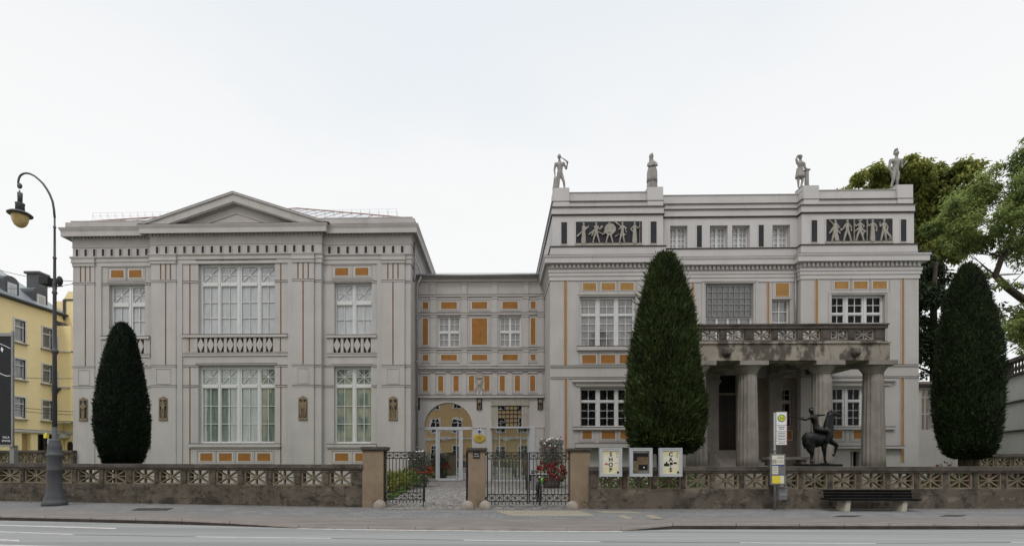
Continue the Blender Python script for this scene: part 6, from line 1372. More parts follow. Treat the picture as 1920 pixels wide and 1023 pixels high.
for i, px in enumerate((1128, 1160, 1192, 1224, 1256, 1292, 1500, 1545, 1740, 1775, 1810)):
    Y = 16.3+.25*(i % 2); wh = i < 4
    lab = ['low green shrub flecked with white blossom behind the pierced wall under the SHOP poster', 'low white flecked shrub behind the wall between SHOP poster and dark poster', 'low white flecked shrub behind the wall below the dark poster', 'low shrub with white blossom behind the wall just before the CAFE poster', 'dark low shrub behind the wall below the CAFE poster', 'dark low shrub behind the wall just past the CAFE poster', 'dark low shrub behind the wall beside the bus stop post', 'dark low shrub behind the wall at the start of the bench', 'green low shrub behind the wall just past the bench', 'green low shrub behind the wall below the dark right yew', 'green low shrub behind the wall past the right yew trunk'][i]
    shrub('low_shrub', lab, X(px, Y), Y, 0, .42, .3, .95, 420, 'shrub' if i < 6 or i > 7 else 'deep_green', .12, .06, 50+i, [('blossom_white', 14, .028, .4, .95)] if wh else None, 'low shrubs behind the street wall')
shrub('garden_shrub', 'small rusty flower clump at the foot of the right yew', X(1768, 18.5), 18.5, 1.2-.9, .5, .3, 1.0, 400, 'deep_green', .12, .05, 77, [('blossom_scarlet', 20, .04, .7, 1.0)], 'shrubs along the cobbled court')
# ================================================================ STREET LAMP
lx, ly = G(102.5, 946.5); LX = lambda px: X(px, ly); LZ = lambda py: Z(py, ly, 102); kl = tt(102, ly)/F; kr = kl*COSA(102)
r = root('street_lamp', 'tall grey cast iron street lamp with a curved arm and hanging amber glass globe', 'street lamp', (lx, ly, 0))
m = MB(); bs = [(26, 948), (26, 942), (24, 938), (22, 936), (22, 933), (18, 925), (16, 915), (15, 905), (14.8, 882), (15.6, 881), (15.6, 879), (14.6, 877), (15, 860), (17, 855), (18, 852), (17, 850), (14, 848), (15, 840), (13.5, 832), (11, 829), (11.5, 826), (10, 824), (5.6, 822), (5.2, 800)]
m.lathe([(w*kr, LZ(py)) for w, py in bs], (lx, ly), 24); m.build('base', 'lamp_iron', r, True)
m = MB(); sh = [(5.2, 800), (4.6, 664), (5.5, 663), (8.2, 660), (8.4, 657), (6, 655), (5, 653), (4.4, 640), (3.9, 552), (5.5, 550), (5.5, 547), (4, 545), (4, 545), (5.4, 535), (5.4, 530), (3.4, 526), (2.9, 486), (4, 485), (4, 482), (2.7, 481), (2.3, 428), (3.4, 427), (3.4, 425), (2.0, 424), (1.9, 405)]
m.lathe([(w*kr, LZ(py)) for w, py in sh], (lx, ly), 14); m.build('pole', 'lamp_iron', r, True)
m = MB(); arm = [(98.8, 408), (97.5, 393), (95, 378), (90, 365), (84.5, 355), (77, 344), (70, 337), (61, 329.5), (53, 325.5), (46, 324), (40, 325), (35, 328), (32, 333), (30.5, 340), (31, 346), (33, 351)]
x0 = LX(98.8); m.tube([(lx+(LX(a)-x0)*(1 if a < 98 else .0), ly, LZ(b)) for a, b in arm], [1.9*kl]*6+[1.7*kl]*10, 10); m.ball((LX(37), ly, LZ(348)), (5*kl, 2.5*kl, 5.5*kl), 10, 6); m.build('arm', 'lamp_iron', r, True)
m = MB(); cx = LX(37.5); m.tube([(cx-.02, ly, LZ(356)), (cx, ly, LZ(362))], .02, 6); m.lathe([(4.8*kr, LZ(380)), (5.4*kr, LZ(361)), (3*kr, LZ(360))], (cx, ly), 16); m.lathe([(9.5*kr, LZ(396)), (9*kr, LZ(384)), (10*kr, LZ(382)), (9.6*kr, LZ(380.5)), (4*kr, LZ(379.5))], (cx, ly), 18)
m.lathe([(17*kr, LZ(402)), (25*kr, LZ(402.6)), (25.5*kr, LZ(401.2)), (20*kr, LZ(397.8)), (9.5*kr, LZ(394.5))], (cx, ly), 28); HS = m.build('lamp_housing', 'lamp_iron', r, True)
m = MB(); m.lathe([(.01, LZ(425.5)), (6*kr, LZ(425)), (11.5*kr, LZ(421.5)), (15.5*kr, LZ(415)), (17.4*kr, LZ(407)), (17*kr, LZ(401.6))], (cx, ly), 24); m.build('globe', 'amber_glass', HS, True)
m = MB()
m.box(LX(80), LX(97), ly-.15, ly+.15, LZ(534), LZ(521)); m.box(LX(88), LX(116), ly-.03, ly+.03, LZ(537), LZ(535.5)); m.ball(((LX(107)+LX(117))/2, ly, LZ(526.5)), (4.6*kl, .1, 9*kl), 10, 8); m.box(LX(110), LX(113), ly-.03, ly+.03, LZ(535.5), LZ(532)); m.build('floodlight', 'iron', r)
m = MB(); m.box(LX(92), LX(97), ly-.2, ly-.1, LZ(821), LZ(813)); m.ball((LX(94), ly-.15, LZ(815)), (.05, .04, .06), 7, 5); m.build('sticker_flower', 'yellow', r)
# ================================================================ BANNER on its post
Yn = 19.5; bxx = lambda px: X(px, Yn); bz = lambda py: Z(py, Yn, 12)
r = root('banner_stand', 'tall black exhibition banner with small white lettering on a grey post behind the wall', 'banner', (bxx(20), Yn, .0))
m = MB(); m.box(bxx(17), bxx(25), Yn+.02, Yn+.2, -.02, bz(834)); m.box(bxx(21.6), bxx(24.6), Yn-.02, Yn+.06, bz(834), bz(620)); m.box(bxx(-45), bxx(25), Yn-.03, Yn+.05, bz(837), bz(833.4)); m.box(bxx(-45), bxx(25), Yn-.03, Yn+.05, bz(630), bz(624)); m.box(bxx(-45), bxx(-42), Yn-.02, Yn+.06, bz(834), bz(620)); m.build('post', 'pipe', r)
m = MB(); m.box(bxx(-42), bxx(21.4), Yn-.01, Yn+.015, bz(833), bz(630), 0)
text_mesh(m, 'VILLA', bxx(12), Yn-.014, bz(820.8), .105, .004, 1, 'CENTER', 1.1, .002); text_mesh(m, 'STVCK', bxx(12), Yn-.014, bz(827.5), .105, .004, 1, 'CENTER', 1.1, .002)
pts = [(-10, 694), (-2, 698), (6, 702), (14, 704.5), (20, 704)]
for a, b in zip(pts, pts[1:]): m.bar2((bxx(a[0]), bz(a[1])), (bxx(b[0]), bz(b[1])), .025, Yn-.016, Yn-.008, 1)
pts = [(-20, 640), (0, 644), (10, 648), (20, 653)]
for a, b in zip(pts, pts[1:]): m.bar2((bxx(a[0]), bz(a[1])), (bxx(b[0]), bz(b[1])), .02, Yn-.016, Yn-.008, 1)
m.prism([(bxx(3), bz(650)), (bxx(7), bz(654)), (bxx(5), bz(660)), (bxx(2), bz(656))], Yn-.016, Yn-.008, 1)
m.build('cloth', ['banner', 'paper_white'], r)
# ================================================================ POSTER CASES on the wall
Yp = 15.02
def poster(px0, px1, label, kind):
    x0, x1, z0, z1 = X(px0, Yp), X(px1, Yp), Z(892.5, Yp, px0), Z(839, Yp, px0); r = root('poster_case', label, 'poster case', ((x0+x1)/2, Yp, z0), 'poster cases hung on the street wall')
    m = MB(); e = .085; m.box(x0, x1, Yp, Yp+.10, z0, z1)
    for a, b, c, d in ((x0, x1, z1-e, z1), (x0, x1, z0, z0+e), (x0, x0+e, z0+e, z1-e), (x1-e, x1, z0+e, z1-e)): m.box(a, b, Yp-.03, Yp-.0005, c, d); 
    f = .03
    for a, b, c, d in ((x0, x1, z1-f, z1), (x0, x1, z0, z0+f), (x0, x0+f, z0+f, z1-f), (x1-f, x1, z0+f, z1-f)): m.box(a, b, Yp-.042, Yp-.031, c, d)
    for a in (x0+.1, x1-.14): m.box(a, a+.04, Yp+.10, Yp+.17, z0+.1, z0+.2)
    m.build('case_frame', 'silver', r)
    a, b, c, d = x0+e, x1-e, z0+e, z1-e; w = b-a; h = d-c; q = MB(); Q = lambda u, v: (a+u*w, c+v*h); y = Yp-.006
    def fl(u0, u1, v0, v1, mi, dy=.002): q.box(a+u0*w, a+u1*w, y-dy, y+.002, c+v0*h, c+v1*h, mi)
    if kind == 'photo':
        q.box(a, b, y, y+.004, c, d, 0); fl(.05, .95, .55, .9, 1); fl(.02, .98, .73, .745, 3, .004); fl(.28, .95, .42, .72, 2, .0035); fl(.1, .45, .2, .5, 2, .0038); fl(.0, .3, .02, .16, 2, .004); fl(.35, .9, .15, .4, 1, .0045); q.ball((a+.68*w, y-.006, c+.27*h), (.02, .003, .02), 8, 5, 4)
        q.build('poster', ['g_poster', 'dark', 'door_plank', 'bark', 'paper_white'], r)
    else:
        q.box(a, b, y, y+.004, c, d, 0)
        word = 'SHOP' if kind == 'shop' else 'CAFE'
        if kind == 'cafe': fl(.12, .88, .25, .8, 4); fl(.1, .4, .32, .45, 2, .003); fl(.45, .62, .38, .5, 2, .0032); fl(.66, .86, .42, .5, 2, .0032); fl(.1, .9, .78, .785, 2, .003); fl(.2, .3, .45, .52, 2, .003)
        else: fl(.08, .92, .3, .8, 4); fl(.12, .4, .38, .42, 3, .003); fl(.5, .75, .4, .46, 4, .0034); fl(.2, .3, .42, .48, 3, .003); fl(.7, .9, .45, .47, 3, .003)
        if kind == 'shop':
            for kk in range(20): t0 = kk*math.pi/10; t1 = t0+math.pi/10; q.bar2((a+.5*w+.05*math.cos(t0), c+.40*h+.05*math.sin(t0)), (a+.5*w+.05*math.cos(t1), c+.40*h+.05*math.sin(t1)), .012, y-.0075, y-.003, 3)
        fs = h*.245
        for i, chr_ in enumerate(word): text_mesh(q, chr_, a+w*.5, y-.006, c+h*(.765-.225*i), fs, .003, 1, 'CENTER', 1, .004)
        fl(.87, .99, .01, .10, 5, .003)
        for v in (.9, .86, .8, .74, .71): fl(.82, .92+.03*(v > .8), v, v+.012, 2, .003)
        q.build('poster', ['cream', 'ink', 'ink', 'red', 'paper', 'bark'], r)
    return r
poster(1124, 1166, 'silver framed cream poster reading SHOP hung on the wall nearest the gate pillar', 'shop'); poster(1180.8, 1222.6, 'silver framed dark photographic poster between the SHOP and CAFE posters', 'photo'); poster(1236.4, 1278.6, 'silver framed cream poster reading CAFE hung on the wall', 'cafe')
# ================================================================ BUS STOP
x, y = G(1452.5, 955.5); kb_ = tt(1453, y)/F
r = root('bus_stop', 'bus stop post with a white and green H sign above a grey timetable frame', 'bus stop', (x, y, 0)); BZ = lambda py: Z(py, y, 1453); BX = lambda px: X(px, y)
m = MB(); m.tube([(x, y, -.03), (x, y, BZ(773))], .032, 10); m.tube([(x, y, BZ(842)), (x, y, BZ(845))], .045, 10); m.build('pole', 'pipe', r, True)
def turn(mb, cx, cy, a):
    c, s = math.cos(a), math.sin(a); mb.v = [(cx+(u-cx)*c-(v-cy)*s, cy+(u-cx)*s+(v-cy)*c, w) for u, v, w in mb.v]; return mb
m = MB(); xa, xb, za, zb2 = BX(1455.2), BX(1473), BZ(833), BZ(772); w = xb-xa
m.box(xa, xb, y-.02, y+.02, za, zb2, 0); m.box(xb, xb+.02, y-.03, y+.03, za-.01, zb2+.01, 1); m.box(xa-.01, xb+.02, y-.025, y+.025, zb2, zb2+.012, 5)
c = (xa+xb)/2; zc_ = BZ(783.5); R1 = .112
m.prism([(c+R1*math.cos(t*.2094), zc_+R1*math.sin(t*.2094)) for t in range(30)], y-.024, y-.019, 2); m.prism([(c+R1*.76*math.cos(t*.2094), zc_+R1*.76*math.sin(t*.2094)) for t in range(30)], y-.028, y-.02, 3)
text_mesh(m, 'H', c, y-.032, zc_-.055, .155, .006, 2)
for py in (796.3, 807.8, 814, 820, 826): m.box(xa, xb, y-.024, y-.019, BZ(py)-.008, BZ(py), 4)
text_mesh(m, 'Friedens-', c, y-.026, BZ(802), .05, .003, 4) if False else None
for py, f in ((800, .62), (803.5, .5), (811, .7), (817, .7), (823, .7), (829.5, .7)): m.box(c-w*f/2, c+w*f/2, y-.024, y-.019, BZ(py)-.012, BZ(py)+.010, 5)
turn(m, x, y, R(-8)).build('sign', ['paper_white', 'wine', 'green_sign', 'yellow', 'ink', 'grey_box'], r)
m = MB(); xa, xb, za, zb2 = BX(1443), BX(1470), BZ(907.5), BZ(850.5); yq = y-.07
m.box(xa, xb, yq, yq+.05, za, zb2, 0); X_ = lambda u: xa+(xb-xa)*u
for a, b, c_, d, mi in ((.1, .9, 870, 853, 1), (.12, .5, 888, 872.5, 1), (.1, .66, 905, 890.5, 2), (.66, .9, 905, 890.5, 1), (.08, .92, 872.2, 870.6, 3), (.08, .92, 890.2, 888.6, 3), (.1, .4, 868, 861, 4)): m.box(X_(a), X_(b), yq-.006, yq+.002, BZ(c_), BZ(d), mi)
for py in (856, 858.5, 863, 866, 875, 878, 881, 884): m.box(X_(.45 if py < 870 else .15), X_(.85 if py < 870 else .45), yq-.008, yq, BZ(py+.4), BZ(py-.4), 5)
turn(m, x, y, R(-3)).build('timetable_case', ['grey_box', 'paper', 'yellow', 'blue', 'cream', 'grey_box'], r)
Yb2 = 15.0; m = MB(); a, b = X(1459, Yb2), X(1477.5, Yb2); z0, z1 = Z(936, Yb2, 1468), Z(913.5, Yb2, 1468); r = root('litter_bin', 'small grey litter bin fixed low on the wall beside the bus stop post', 'litter bin', ((a+b)/2, Yb2, z0))
m.prism([(a+.02, z0), (b-.02, z0), (b, z1), (a, z1)], Yb2, Yb2+.2); m.box(a-.015, b+.015, Yb2-.015, Yb2+.2, z1, z1+.03); m.build('bin_body', 'grey_box', r); m = MB(); m.box(a+.05, b-.05, Yb2-.008, Yb2, z0+.12, z0+.2); m.build('bin_label', 'pipe', r)
# ================================================================ BENCH
x0, y0 = G(1590, 957.8); x1_ = G(1695, 957.8)[0]; r = root('bench', 'long black slatted bench on two pale concrete feet in front of the wall', 'bench', ((x0+x1_)/2, y0+.2, 0)); YB = y0
m = MB(); bx0, bx1 = X(1557, YB-.05), X(1727, YB-.05); zs = Z(934.5, YB, 1640)
for k in range(4): m.box(bx0, bx1, YB-.06+k*.12, YB+.045+k*.12, zs-.045, zs)
m.build('seat', 'black_metal', r)
m = MB(); yb3 = YB+.44; cx0, cx1 = X(1546, yb3), X(1710, yb3)
for k in range(3): zz = Z(933.5, yb3, 1640)+k*.088; m.box(cx0, cx1, yb3+k*.015, yb3+.035+k*.015, zz, zz+.078)
m.build('backrest', 'black_metal', r)
for xx in (x0, x1_):
    m = MB(); m.prism([(xx-.10, -.02), (xx+.05, -.02), (xx+.09, zs-.046), (xx-.03, zs-.046)], YB, YB+.4); m.build('foot', 'concrete', r)
    m = MB(); m.tube([(xx, YB+.3, zs-.06), (xx, YB+.5, zs+.0), (xx, yb3+.06, zs+.2)], .02, 6); m.build('bracket', 'iron', r)
# ================================================================ BICYCLE behind the gate
Yk = 16.3; bx_ = X(1012, Yk); r = root('bicycle', 'black bicycle with a lime green bottle parked end-on behind the closed gate', 'bicycle', (bx_, Yk, .02)); lean = .04
B_ = lambda u, y, z: (bx_+u+lean*(z-.3)*.3, Yk+y, .02+z)
def wheel(y):
    m = MB(); R0 = .33; m.tube([B_(0, y+R0*math.cos(t*math.pi/12), R0+R0*math.sin(t*math.pi/12)) for t in range(25)], .022, 8, cap=False); w = m.build('wheel', 'bike_black', r, True)
    q = MB()
    for t in range(10): q.tube([B_(0, y, R0), B_(0, y+R0*math.cos(t*.628), R0+R0*math.sin(t*.628))], .004, 4)
    q.tube([B_(-.06, y, R0), B_(.06, y, R0)], .025, 8); q.build('spokes', 'pipe', w)
wheel(-.02); wheel(1.05)
m = MB(); m.tube([B_(-.05, -.02, .33), B_(-.05, .08, .62), B_(0, .12, .72), B_(0, .16, .95)], .018, 6); m.tube([B_(.05, -.02, .33), B_(.05, .08, .62), B_(0, .12, .72)], .018, 6); m.tube([B_(0, .14, .84), B_(0, .68, .84)], .02, 6); m.tube([B_(0, .14, .76), B_(0, .58, .28)], .022, 6); m.tube([B_(0, .58, .28), B_(0, .7, .92)], .018, 6); m.tube([B_(.05, 1.05, .33), B_(0, .6, .28)], .014, 6); m.tube([B_(.05, 1.05, .33), B_(0, .68, .82)], .012, 6); m.build('bike_frame', 'bike_black', r, True)
m = MB(); m.tube([B_(-.30, .12, .98), B_(-.12, .1, 1.0), B_(.12, .1, 1.0), B_(.30, .12, .98)], .016, 6); m.build('handlebar', 'silver', r, True)
m = MB(); m.ball(B_(0, .72, .97), (.075, .13, .04), 8, 5); m.build('saddle', 'bike_black', r, True)
m = MB(); m.lathe([(.04, 0), (.042, .16), (.02, .2)], B_(.06, -.02, .68), 10); m.build('bottle', 'lime', r, True)
m = MB(); m.lathe([(.05, 0), (.055, .03), (.03, .05)], B_(0, 0, .88), 8); m.build('lamp', 'silver', r, True)
m = MB(); m.tube([B_(-.1, .58, .14), B_(-.1, .58, .28), B_(.1, .58, .28), B_(.1, .58, .42)], .012, 5); m.box(*(lambda c: (c[0]-.1, c[0]+.0, c[1]-.05, c[1]+.05, c[2]-.01, c[2]+.01))(B_(-.1, .58, .14)), ); m.box(*(lambda c: (c[0], c[0]+.1, c[1]-.05, c[1]+.05, c[2]-.01, c[2]+.01))(B_(.1, .58, .42)), ); m.build('pedals', 'iron', r)
# intercom column with letter slot in the court
Yi = 22.5; xi = X(1000, Yi); m = MB(); z1 = Z(882, Yi, 1000); zi = .075; r = root('letterbox_column', 'grey letterbox column standing on the cobbles beside the glazed door', 'letterbox', (xi, Yi, zi)); m.box(xi-.10, xi+.12, Yi, Yi+.25, zi-.02, z1); m.box(xi-.12, xi+.14, Yi-.02, Yi+.27, z1, z1+.03); m.build('housing', 'grey_box', r); m = MB(); m.box(xi-.08, xi+.1, Yi-.012, Yi-.001, z1-.22, z1-.08); m.build('slot', 'dark', r)
xi2 = X(987.5, Yi); r = root('intercom_post', 'slim dark post with two round white lamps beside the letterbox column', 'intercom', (xi2, Yi, zi)); m = MB(); m.box(xi2-.05, xi2+.05, Yi, Yi+.08, zi-.02, Z(888, Yi, 987)); m.build('post', 'iron', r)
m = MB(); m.ball((xi2, Yi-.02, Z(891.5, Yi, 987)), (.045, .03, .045), 8, 6); m.build('lamp', 'paper_white', r, True)
m = MB(); m.ball((xi2, Yi-.02, Z(896.5, Yi, 987)), (.045, .03, .045), 8, 6); m.build('lamp', 'paper_white', r, True)
# ================================================================ YELLOW APARTMENT HOUSE along the side street (its front faces the gallery)
XP = -40.0
def onx(px): return 40.0*F/((CX+F*math.tan(YAW))-px)          # depth where column px meets the house front
def zx(py, px): return Z(py, onx(px), px)
def tox(mb): mb.v = [(XP-y, x, z) for x, y, z in mb.v]; return mb
YH = root('apartment_house', 'yellow rendered apartment house with white windows and dormers down the side street', 'house', (XP, 40, 0))
ya, yb3 = 26.0, onx(108); ze = zx(558, 1)
rows = [(zx(653, 76), zx(615, 76)), (zx(718, 76), zx(684, 76)), (zx(787, 76), zx(751, 76))]
cols_ = [(onx(66), onx(84))]; wW = cols_[0][1]-cols_[0][0]; pitch = onx(75)-onx(22)
cols_ = [(cols_[0][0]-pitch*k, cols_[0][1]-pitch*k) for k in range(5)]
ops = [(a, b, c, d) for a, b in cols_ for c, d in rows]+[(onx(57), onx(97), 0.6, zx(814, 76)), (onx(26), onx(43), .3, zx(812, 35))]
m = MB(); wall_open(m, 0, ya, yb3, -.1, ze, ops, .25); m.quad((ya, 0, -.1), (ya, 12, -.1), (ya, 12, ze), (ya, 0, ze)); m.quad((yb3, 0, -.1), (yb3, 12, -.1), (yb3, 12, ze), (yb3, 0, ze)); tox(m).build('wall', 'yellow_wall', YH, fix=False)
m = MB(); zq = zx(806.5, 60); hband(m, ya, yb3, 0, zq, .22, .18); tox(m).build('cornice', ['plaster_white', 'slate'], YH); m = MB(); m.box(ya, yb3, -.25, .02, ze-.12, ze+.12, 1); tox(m).build('eaves_gutter', ['slate', 'slate'], YH); m = MB()
for k in range(9): z = .5+k*.33; m.box(onx(44), onx(56), -.02, .01, z, z+.30, 0)
tox(m).build('stone_courses', 'yellow_wall', YH); m = MB()
for k in range(9): z = .5+k*.33; m.box(onx(98), yb3, -.02, .01, z, z+.30, 0)
tox(m).build('stone_courses', 'yellow_wall', YH)
for a, b in cols_:
    for c, d in rows:
        m = MB(); e = .12
        for p, q, s, t in ((a-e, a, c-e, d+e), (b, b+e, c-e, d+e), (a, b, d, d+e)): m.box(p, q, -.05, .2, s, t)
        m.box(a, b, .1, .18, c, c+.1); m.box(a, b, .1, .18, d-.08, d); m.box(a, a+.08, .1, .18, c, d); m.box(b-.08, b, .1, .18, c, d); m.box(a, b, .06, .18, c+(d-c)*.66, c+(d-c)*.72)
        w = tox(m).build('window', 'white_paint', YH); m = MB(); m.quad((a, .17, c), (b, .17, c), (b, .17, d), (a, .17, d)); tox(m).build('pane', 'g_grey', w, fix=False)
        m = MB(); m.box(a-.2, b+.2, -.2, .05, c-.18, c-.1); tox(m).build('sill', 'pipe', w)
a, b, c, d = ops[-2]; m = MB(); m.quad((a, .2, c), (b, .2, c), (b, .2, d), (a, .2, d), 0); mid_ = a+(b-a)*.36
for p, q in ((mid_-.12, mid_+.12), (a, a+.12)): m.box(p, q, .05, .18, c, d, 1)
m.box(mid_+.12, b, .05, .18, c, c+1.2, 1); m.box(mid_+.2, b, .0, .05, zx(832, 85), zx(822, 85), 2); m.box(mid_+.5, b-.8, -.02, .0, zx(828.5, 85), zx(825, 85), 3); tox(m).build('shop_front', ['g_dark', 'door_wood', 'paper_white', 'green_sign'], YH, fix=False)
a, b, c, d = ops[-1]; m = MB(); m.box(a, b, .3, .4, c, d); tox(m).build('door', 'ochre_wall', YH)
m = MB(); xr_, zr2 = 5.0, ze+4.4; m.add([(ya, -.35, ze), (yb3+.2, -.35, ze), (yb3-2.6, xr_, zr2), (ya, xr_, zr2), (ya, 12, ze), (yb3, 12, ze)], ((0, 1, 2, 3), (3, 2, 5, 4), (1, 5, 2)))
for k in range(70):
    y = ya+(yb3-ya)*k/70
    if y < yb3-2.8: m.add([(y, -.36, ze+.04), (y+.05, -.36, ze+.04), (y+.05, xr_, zr2+.05), (y, xr_, zr2+.05)], ((0, 1, 2, 3),), 1)
m.box(ya, yb3+.2, -.4, -.2, ze-.05, ze+.08, 1); RFH = tox(m).build('roof', ['seam_roof', 'slate'], YH, fix=False)
for pa_, pb, py0, py1 in ((4.5, 21, 561, 531), (61, 76.5, 581, 553)):
    a, b = onx(pa_), onx(pb); c, d = zx(py0, (pa_+pb)/2), zx(py1, (pa_+pb)/2); m = MB(); e = .3; n = 10
    poly = [(a-e, c-.1), (b+e, c-.1)]+[((a+b)/2+((b-a)/2+e)*math.cos(math.pi*i/n), d+.1+.5*math.sin(math.pi*i/n)) for i in range(n+1)]
    m.prism(poly, .3, 4.6, 0); dm = tox(m).build('dormer', 'slate', YH); m = MB(); m.box(a, b, .2, .299, c, d, 0); m.box(a+.14, b-.14, .18, .199, c+.14, d-.14, 1); tox(m).build('window', ['white_paint', 'g_curtain'], dm)
m = MB(); a, b = onx(59)*1.1, onx(76)*1.1; zq_ = EYE+(zx(513.5, 66)-EYE)*1.1; m.box(a, b, 4.0, 5.2, zr2-2.2, zq_-.1); m.box(a-.15, b+.15, 3.85, 5.35, zq_-.1, zq_+.1); tox(m).build('chimney', 'slate', YH)
# its corner wing closing the side street
Y2 = onx(108.5); CW = root('corner_house', 'yellow corner house with narrow stair windows behind the street lamp', 'house', (X(120, Y2), Y2, 0))
q = lambda px: X(px, Y2); qz = lambda py: Z(py, Y2, 120); m = MB(); z1 = qz(546)
m.prism([(q(100), -.1), (q(170), -.1), (q(170), z1), (q(128), z1), (q(122), z1-.5), (q(116), z1-.9), (q(100), z1-.9)], Y2, Y2+9); m.build('wall', 'yellow_wall', CW)
m = MB(); m.prism([(q(110), qz(612)), (q(135), qz(616)), (q(123), qz(606))], Y2-.9, Y2, 1); m.box(q(122), q(150), Y2-.06, Y2, qz(563.5), qz(560.5), 1); m.tube([(q(122), Y2-.1, qz(562)), (q(122), Y2-.1, qz(600))], .1, 8, 1)
m.box(q(113), q(150), Y2-1.0, Y2, qz(790), qz(616), 0); m.prism([(q(117), qz(730)), (q(134), qz(730)), (q(125), qz(741))], Y2-1.3, Y2-1.0, 1); m.box(q(109), q(150), Y2-1.12, Y2-1.0, qz(730), qz(727.5), 2); m.box(q(109), q(150), Y2-1.12, Y2-1.0, qz(794), qz(791.5), 2); m.box(q(109), q(150), Y2-1.12, Y2, qz(664.5), qz(662.5), 2); m.box(q(112), q(131), Y2-.7, Y2, qz(821), qz(813.5), 2); m.box(q(109), q(150), Y2-.2, Y2, qz(813), qz(809), 2)
m.build('stair_bay', ['yellow_wall', 'slate', 'plaster_white'], CW)
for a, b, c, d in ((121.5, 128, 663, 635), (121, 128, 726, 699), (112.5, 118.5, 791, 764)):
    m = MB(); m.box(q(a), q(b), Y2-1.1, Y2-1.0, qz(c), qz(d)); w = m.build('window', 'white_paint', CW); m = MB(); m.box(q(a+1.5), q(b-1.5), Y2-1.13, Y2-1.1, qz(c)+.15, qz(d)-.15); m.build('pane', 'g_grey', w)
m = MB(); m.box(q(128), q(137), Y2-.1, Y2-.02, .2, qz(833)); c_ = q(132.5); m.prism([(c_+.22*math.cos(t*math.pi/10), qz(833)+.3*math.sin(t*math.pi/10)) for t in range(11)], Y2-.1, Y2-.02); m.build('arched_door', 'door_wood', CW)
# overhead wires crossing the side street
def wire(label, a, b, sag):
    A3 = Vector((X(a[0], a[2]), a[2], Z(a[1], a[2], a[0]))); B3 = Vector((X(b[0], b[2]), b[2], Z(b[1], b[2], b[0]))); m = MB()
    m.tube([(A3.lerp(B3, t/8))-Vector((0, 0, sag*4*(t/8)*(1-t/8))) for t in range(9)], .016, 4); tag(m.build('overhead_wire', 'iron', None, False, A3), label, 'wire', 'overhead wires over the side street')
wire('thin wire sloping from the roof ridge past the floodlights to the gallery corner', (-20, 500, 34), (137, 527, 28.5), .2); wire('thin wire level with the floodlight bracket, beneath the sloping wire', (-10, 538, 34), (137, 532, 28.5), .2)
wire('thin wire crossing the yellow house between its middle and upper windows', (-10, 702, 34), (137, 709, 28.5), .1); wire('thin wire crossing the yellow house at its lowest windows', (-10, 755, 34), (137, 771, 28.5), .1); wire('thin wire just below the lowest window wire on the yellow house', (-10, 762, 34), (137, 777, 28.5), .1)
# side garden wall with star panels, behind the lamp
A4 = Vector((X(-40, 27), 27.0)); B4 = Vector((X(137, 27), 27.0))
garden_wall('side_wall', 'dark balustrade wall with star openings between the lamp base and yellow house', A4, B4, Z(843.5, 27, 80), Z(849, 27), Z(866, 27, 80), 6, [-22, 6, 38, 58, 88, 124], 17, .3, .0)
# ================================================================ EAST SIDE: garden loggia, terrace house, inner wall
Yl = 29.0; r = root('garden_loggia', 'low grey garden wall with a barred opening beside the villa corner', 'wall', (X(1735, Yl), Yl, 0)); X2 = lambda px: X(px, Yl); Z2 = lambda py: Z(py, Yl, 1735)
m = MB(); wall_open(m, Yl, X2(1716), X2(1830), 0, Z2(725), [(X2(1728), X2(1748), Z2(805), Z2(730))], .3); m.build('wall', 'stucco', r, fix=False); m = MB(); m.box(X2(1715), X2(1830), Yl-.2, Yl+.2, Z2(725), Z2(720)); m.build('coping', 'lead', r)
m = MB(); m.box(X2(1728), X2(1748), Yl+.1, Yl+.15, Z2(776), Z2(774)); m.box(X2(1728), X2(1748), Yl+.1, Yl+.15, Z2(745), Z2(743)); m.box(X2(1736), X2(1738), Yl+.09, Yl+.16, Z2(805), Z2(730)); m.build('bars', 'stucco', r)
m = MB(); m.box(X2(1716), X2(1840), Yl+3.0, Yl+3.3, 0, Z2(700)); m.build('rear_wall', 'brown_plaster', r)
# terrace house: slanting white retaining wall, baluster rail on top, small roof behind
def T_(px, py, Y): return Vector((X(px, Y), Y, Z(py, Y, px)))
r = root('terrace_house', 'pale terrace house with a baluster rail and small roof at the garden edge', 'house', (X(1900, 27), 27, 0))
p0, p1 = Vector((X(1845, 30), 30)), Vector((X(1990, 22.5), 22.5)); d_ = (p1-p0); Ln = d_.length; d_.normalize(); an = math.atan2(d_.y, d_.x)
def along3(mb): c, s = math.cos(an), math.sin(an); mb.v = [(p0.x+u*c-v*s, p0.y+u*s+v*c, w) for u, v, w in mb.v]; return mb
zt = T_(1900, 706, 26.6).z; m = MB(); m.box(0, Ln, 0, 6, 0, zt); along3(m).build('wall', 'plaster_white', r)
m = MB()
for z in (T_(1900, 752, 26.6).z, T_(1900, 806, 26.6).z): m.box(0, Ln, -.08, .02, z-.1, z)
m.box(0, Ln, -.15, .5, zt, zt+.12); along3(m).build('string_course', 'lead', r)
m = MB(); m.box(0, Ln, -.12, .3, zt+.78, zt+.95)
n = int(Ln/.36)
for k in range(n):
    u = (k+.5)*Ln/n
    if k % 8 == 0: m.box(u-.11, u+.11, -.05, .22, zt+.12, zt+.78)
    else: m.lathe([(.06, 0), (.06, .05), (.035, .1), (.075, .26), (.06, .38), (.035, .5), (.05, .58), (.05, .66)], (u, .08, zt+.12), 8)
along3(m).build('balustrade', 'cap_stone', r)
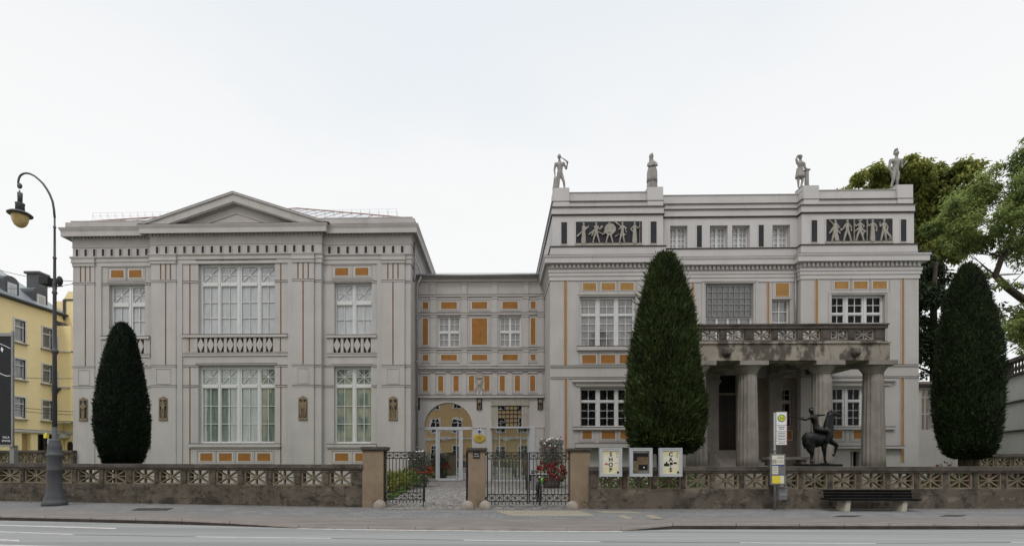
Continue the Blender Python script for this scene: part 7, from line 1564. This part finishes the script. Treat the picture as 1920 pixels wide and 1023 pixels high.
m = MB(); m.add([(2.5, 1.5, zt+1.3), (Ln, 1.5, zt+1.3), (Ln, 3.5, zt+2.6), (4.2, 3.5, zt+2.6)], ((0, 1, 2, 3),)); m.box(3, Ln, 1.9, 6, zt+.1, zt+1.3, 1); along3(m).build('roof', ['seam_roof', 'ochre_wall'], r, fix=False)
A5 = Vector((X(1830, 21.5), 21.5)); B5 = Vector((X(1990, 21.3), 21.3))
garden_wall('inner_garden_wall', 'low inner garden wall with star openings past the right yew trunk', A5, B5, Z(850, 21.4), Z(856, 21), Z(880, 21.4), 6, [1852, 1884, 1916, 1948], 26, .3, .0)
# ================================================================ ACROSS THE STREET (seen mirrored in the glass)
Yo = -15.0
def opposite(x0, x1, h, wm, label, n):
    r = root('facing_house', label, 'house', ((x0+x1)/2, Yo, 0)); m = MB(); m.box(x0, x1, Yo-8, Yo, -.1, h); m.build('wall', wm, r)
    m = MB(); m.box(x0, x1, Yo, Yo+.2, 4.1, 4.4); m.box(x0, x1, Yo, Yo+.5, h-.3, h); m.box(x0, x1, Yo, Yo+.08, 0, .9, 1); m.build('cornice', ['plaster_white', 'cap_stone'], r)
    for i in range(n):
        for j in range(4):
            x = x0+(x1-x0)*(i+.5)/n; z = 1.2+j*3.4+(.6 if j else 0); m = MB(); m.box(x-.75, x+.75, Yo, Yo+.08, z-.1, z+2.1, 0); m.box(x-.6, x-.05, Yo+.08, Yo+.1, z+.05, z+1.3, 1); m.box(x+.05, x+.6, Yo+.08, Yo+.1, z+.05, z+1.3, 1); m.box(x-.6, x-.05, Yo+.08, Yo+.1, z+1.4, z+1.95, 1); m.box(x+.05, x+.6, Yo+.08, Yo+.1, z+1.4, z+1.95, 1); m.build('window', ['white_paint', 'g_dark'], r)
opposite(-14, 12, 14.5, 'ochre_wall', 'ochre house across the street, mirrored in the arched glass door', 8)
opposite(-34, -18, 13.0, 'yellow_wall', 'yellow house across the street, mirrored in the gallery windows', 5)
opposite(16, 40, 13.5, 'plaster_white', 'pale house across the street, facing the villa', 7)
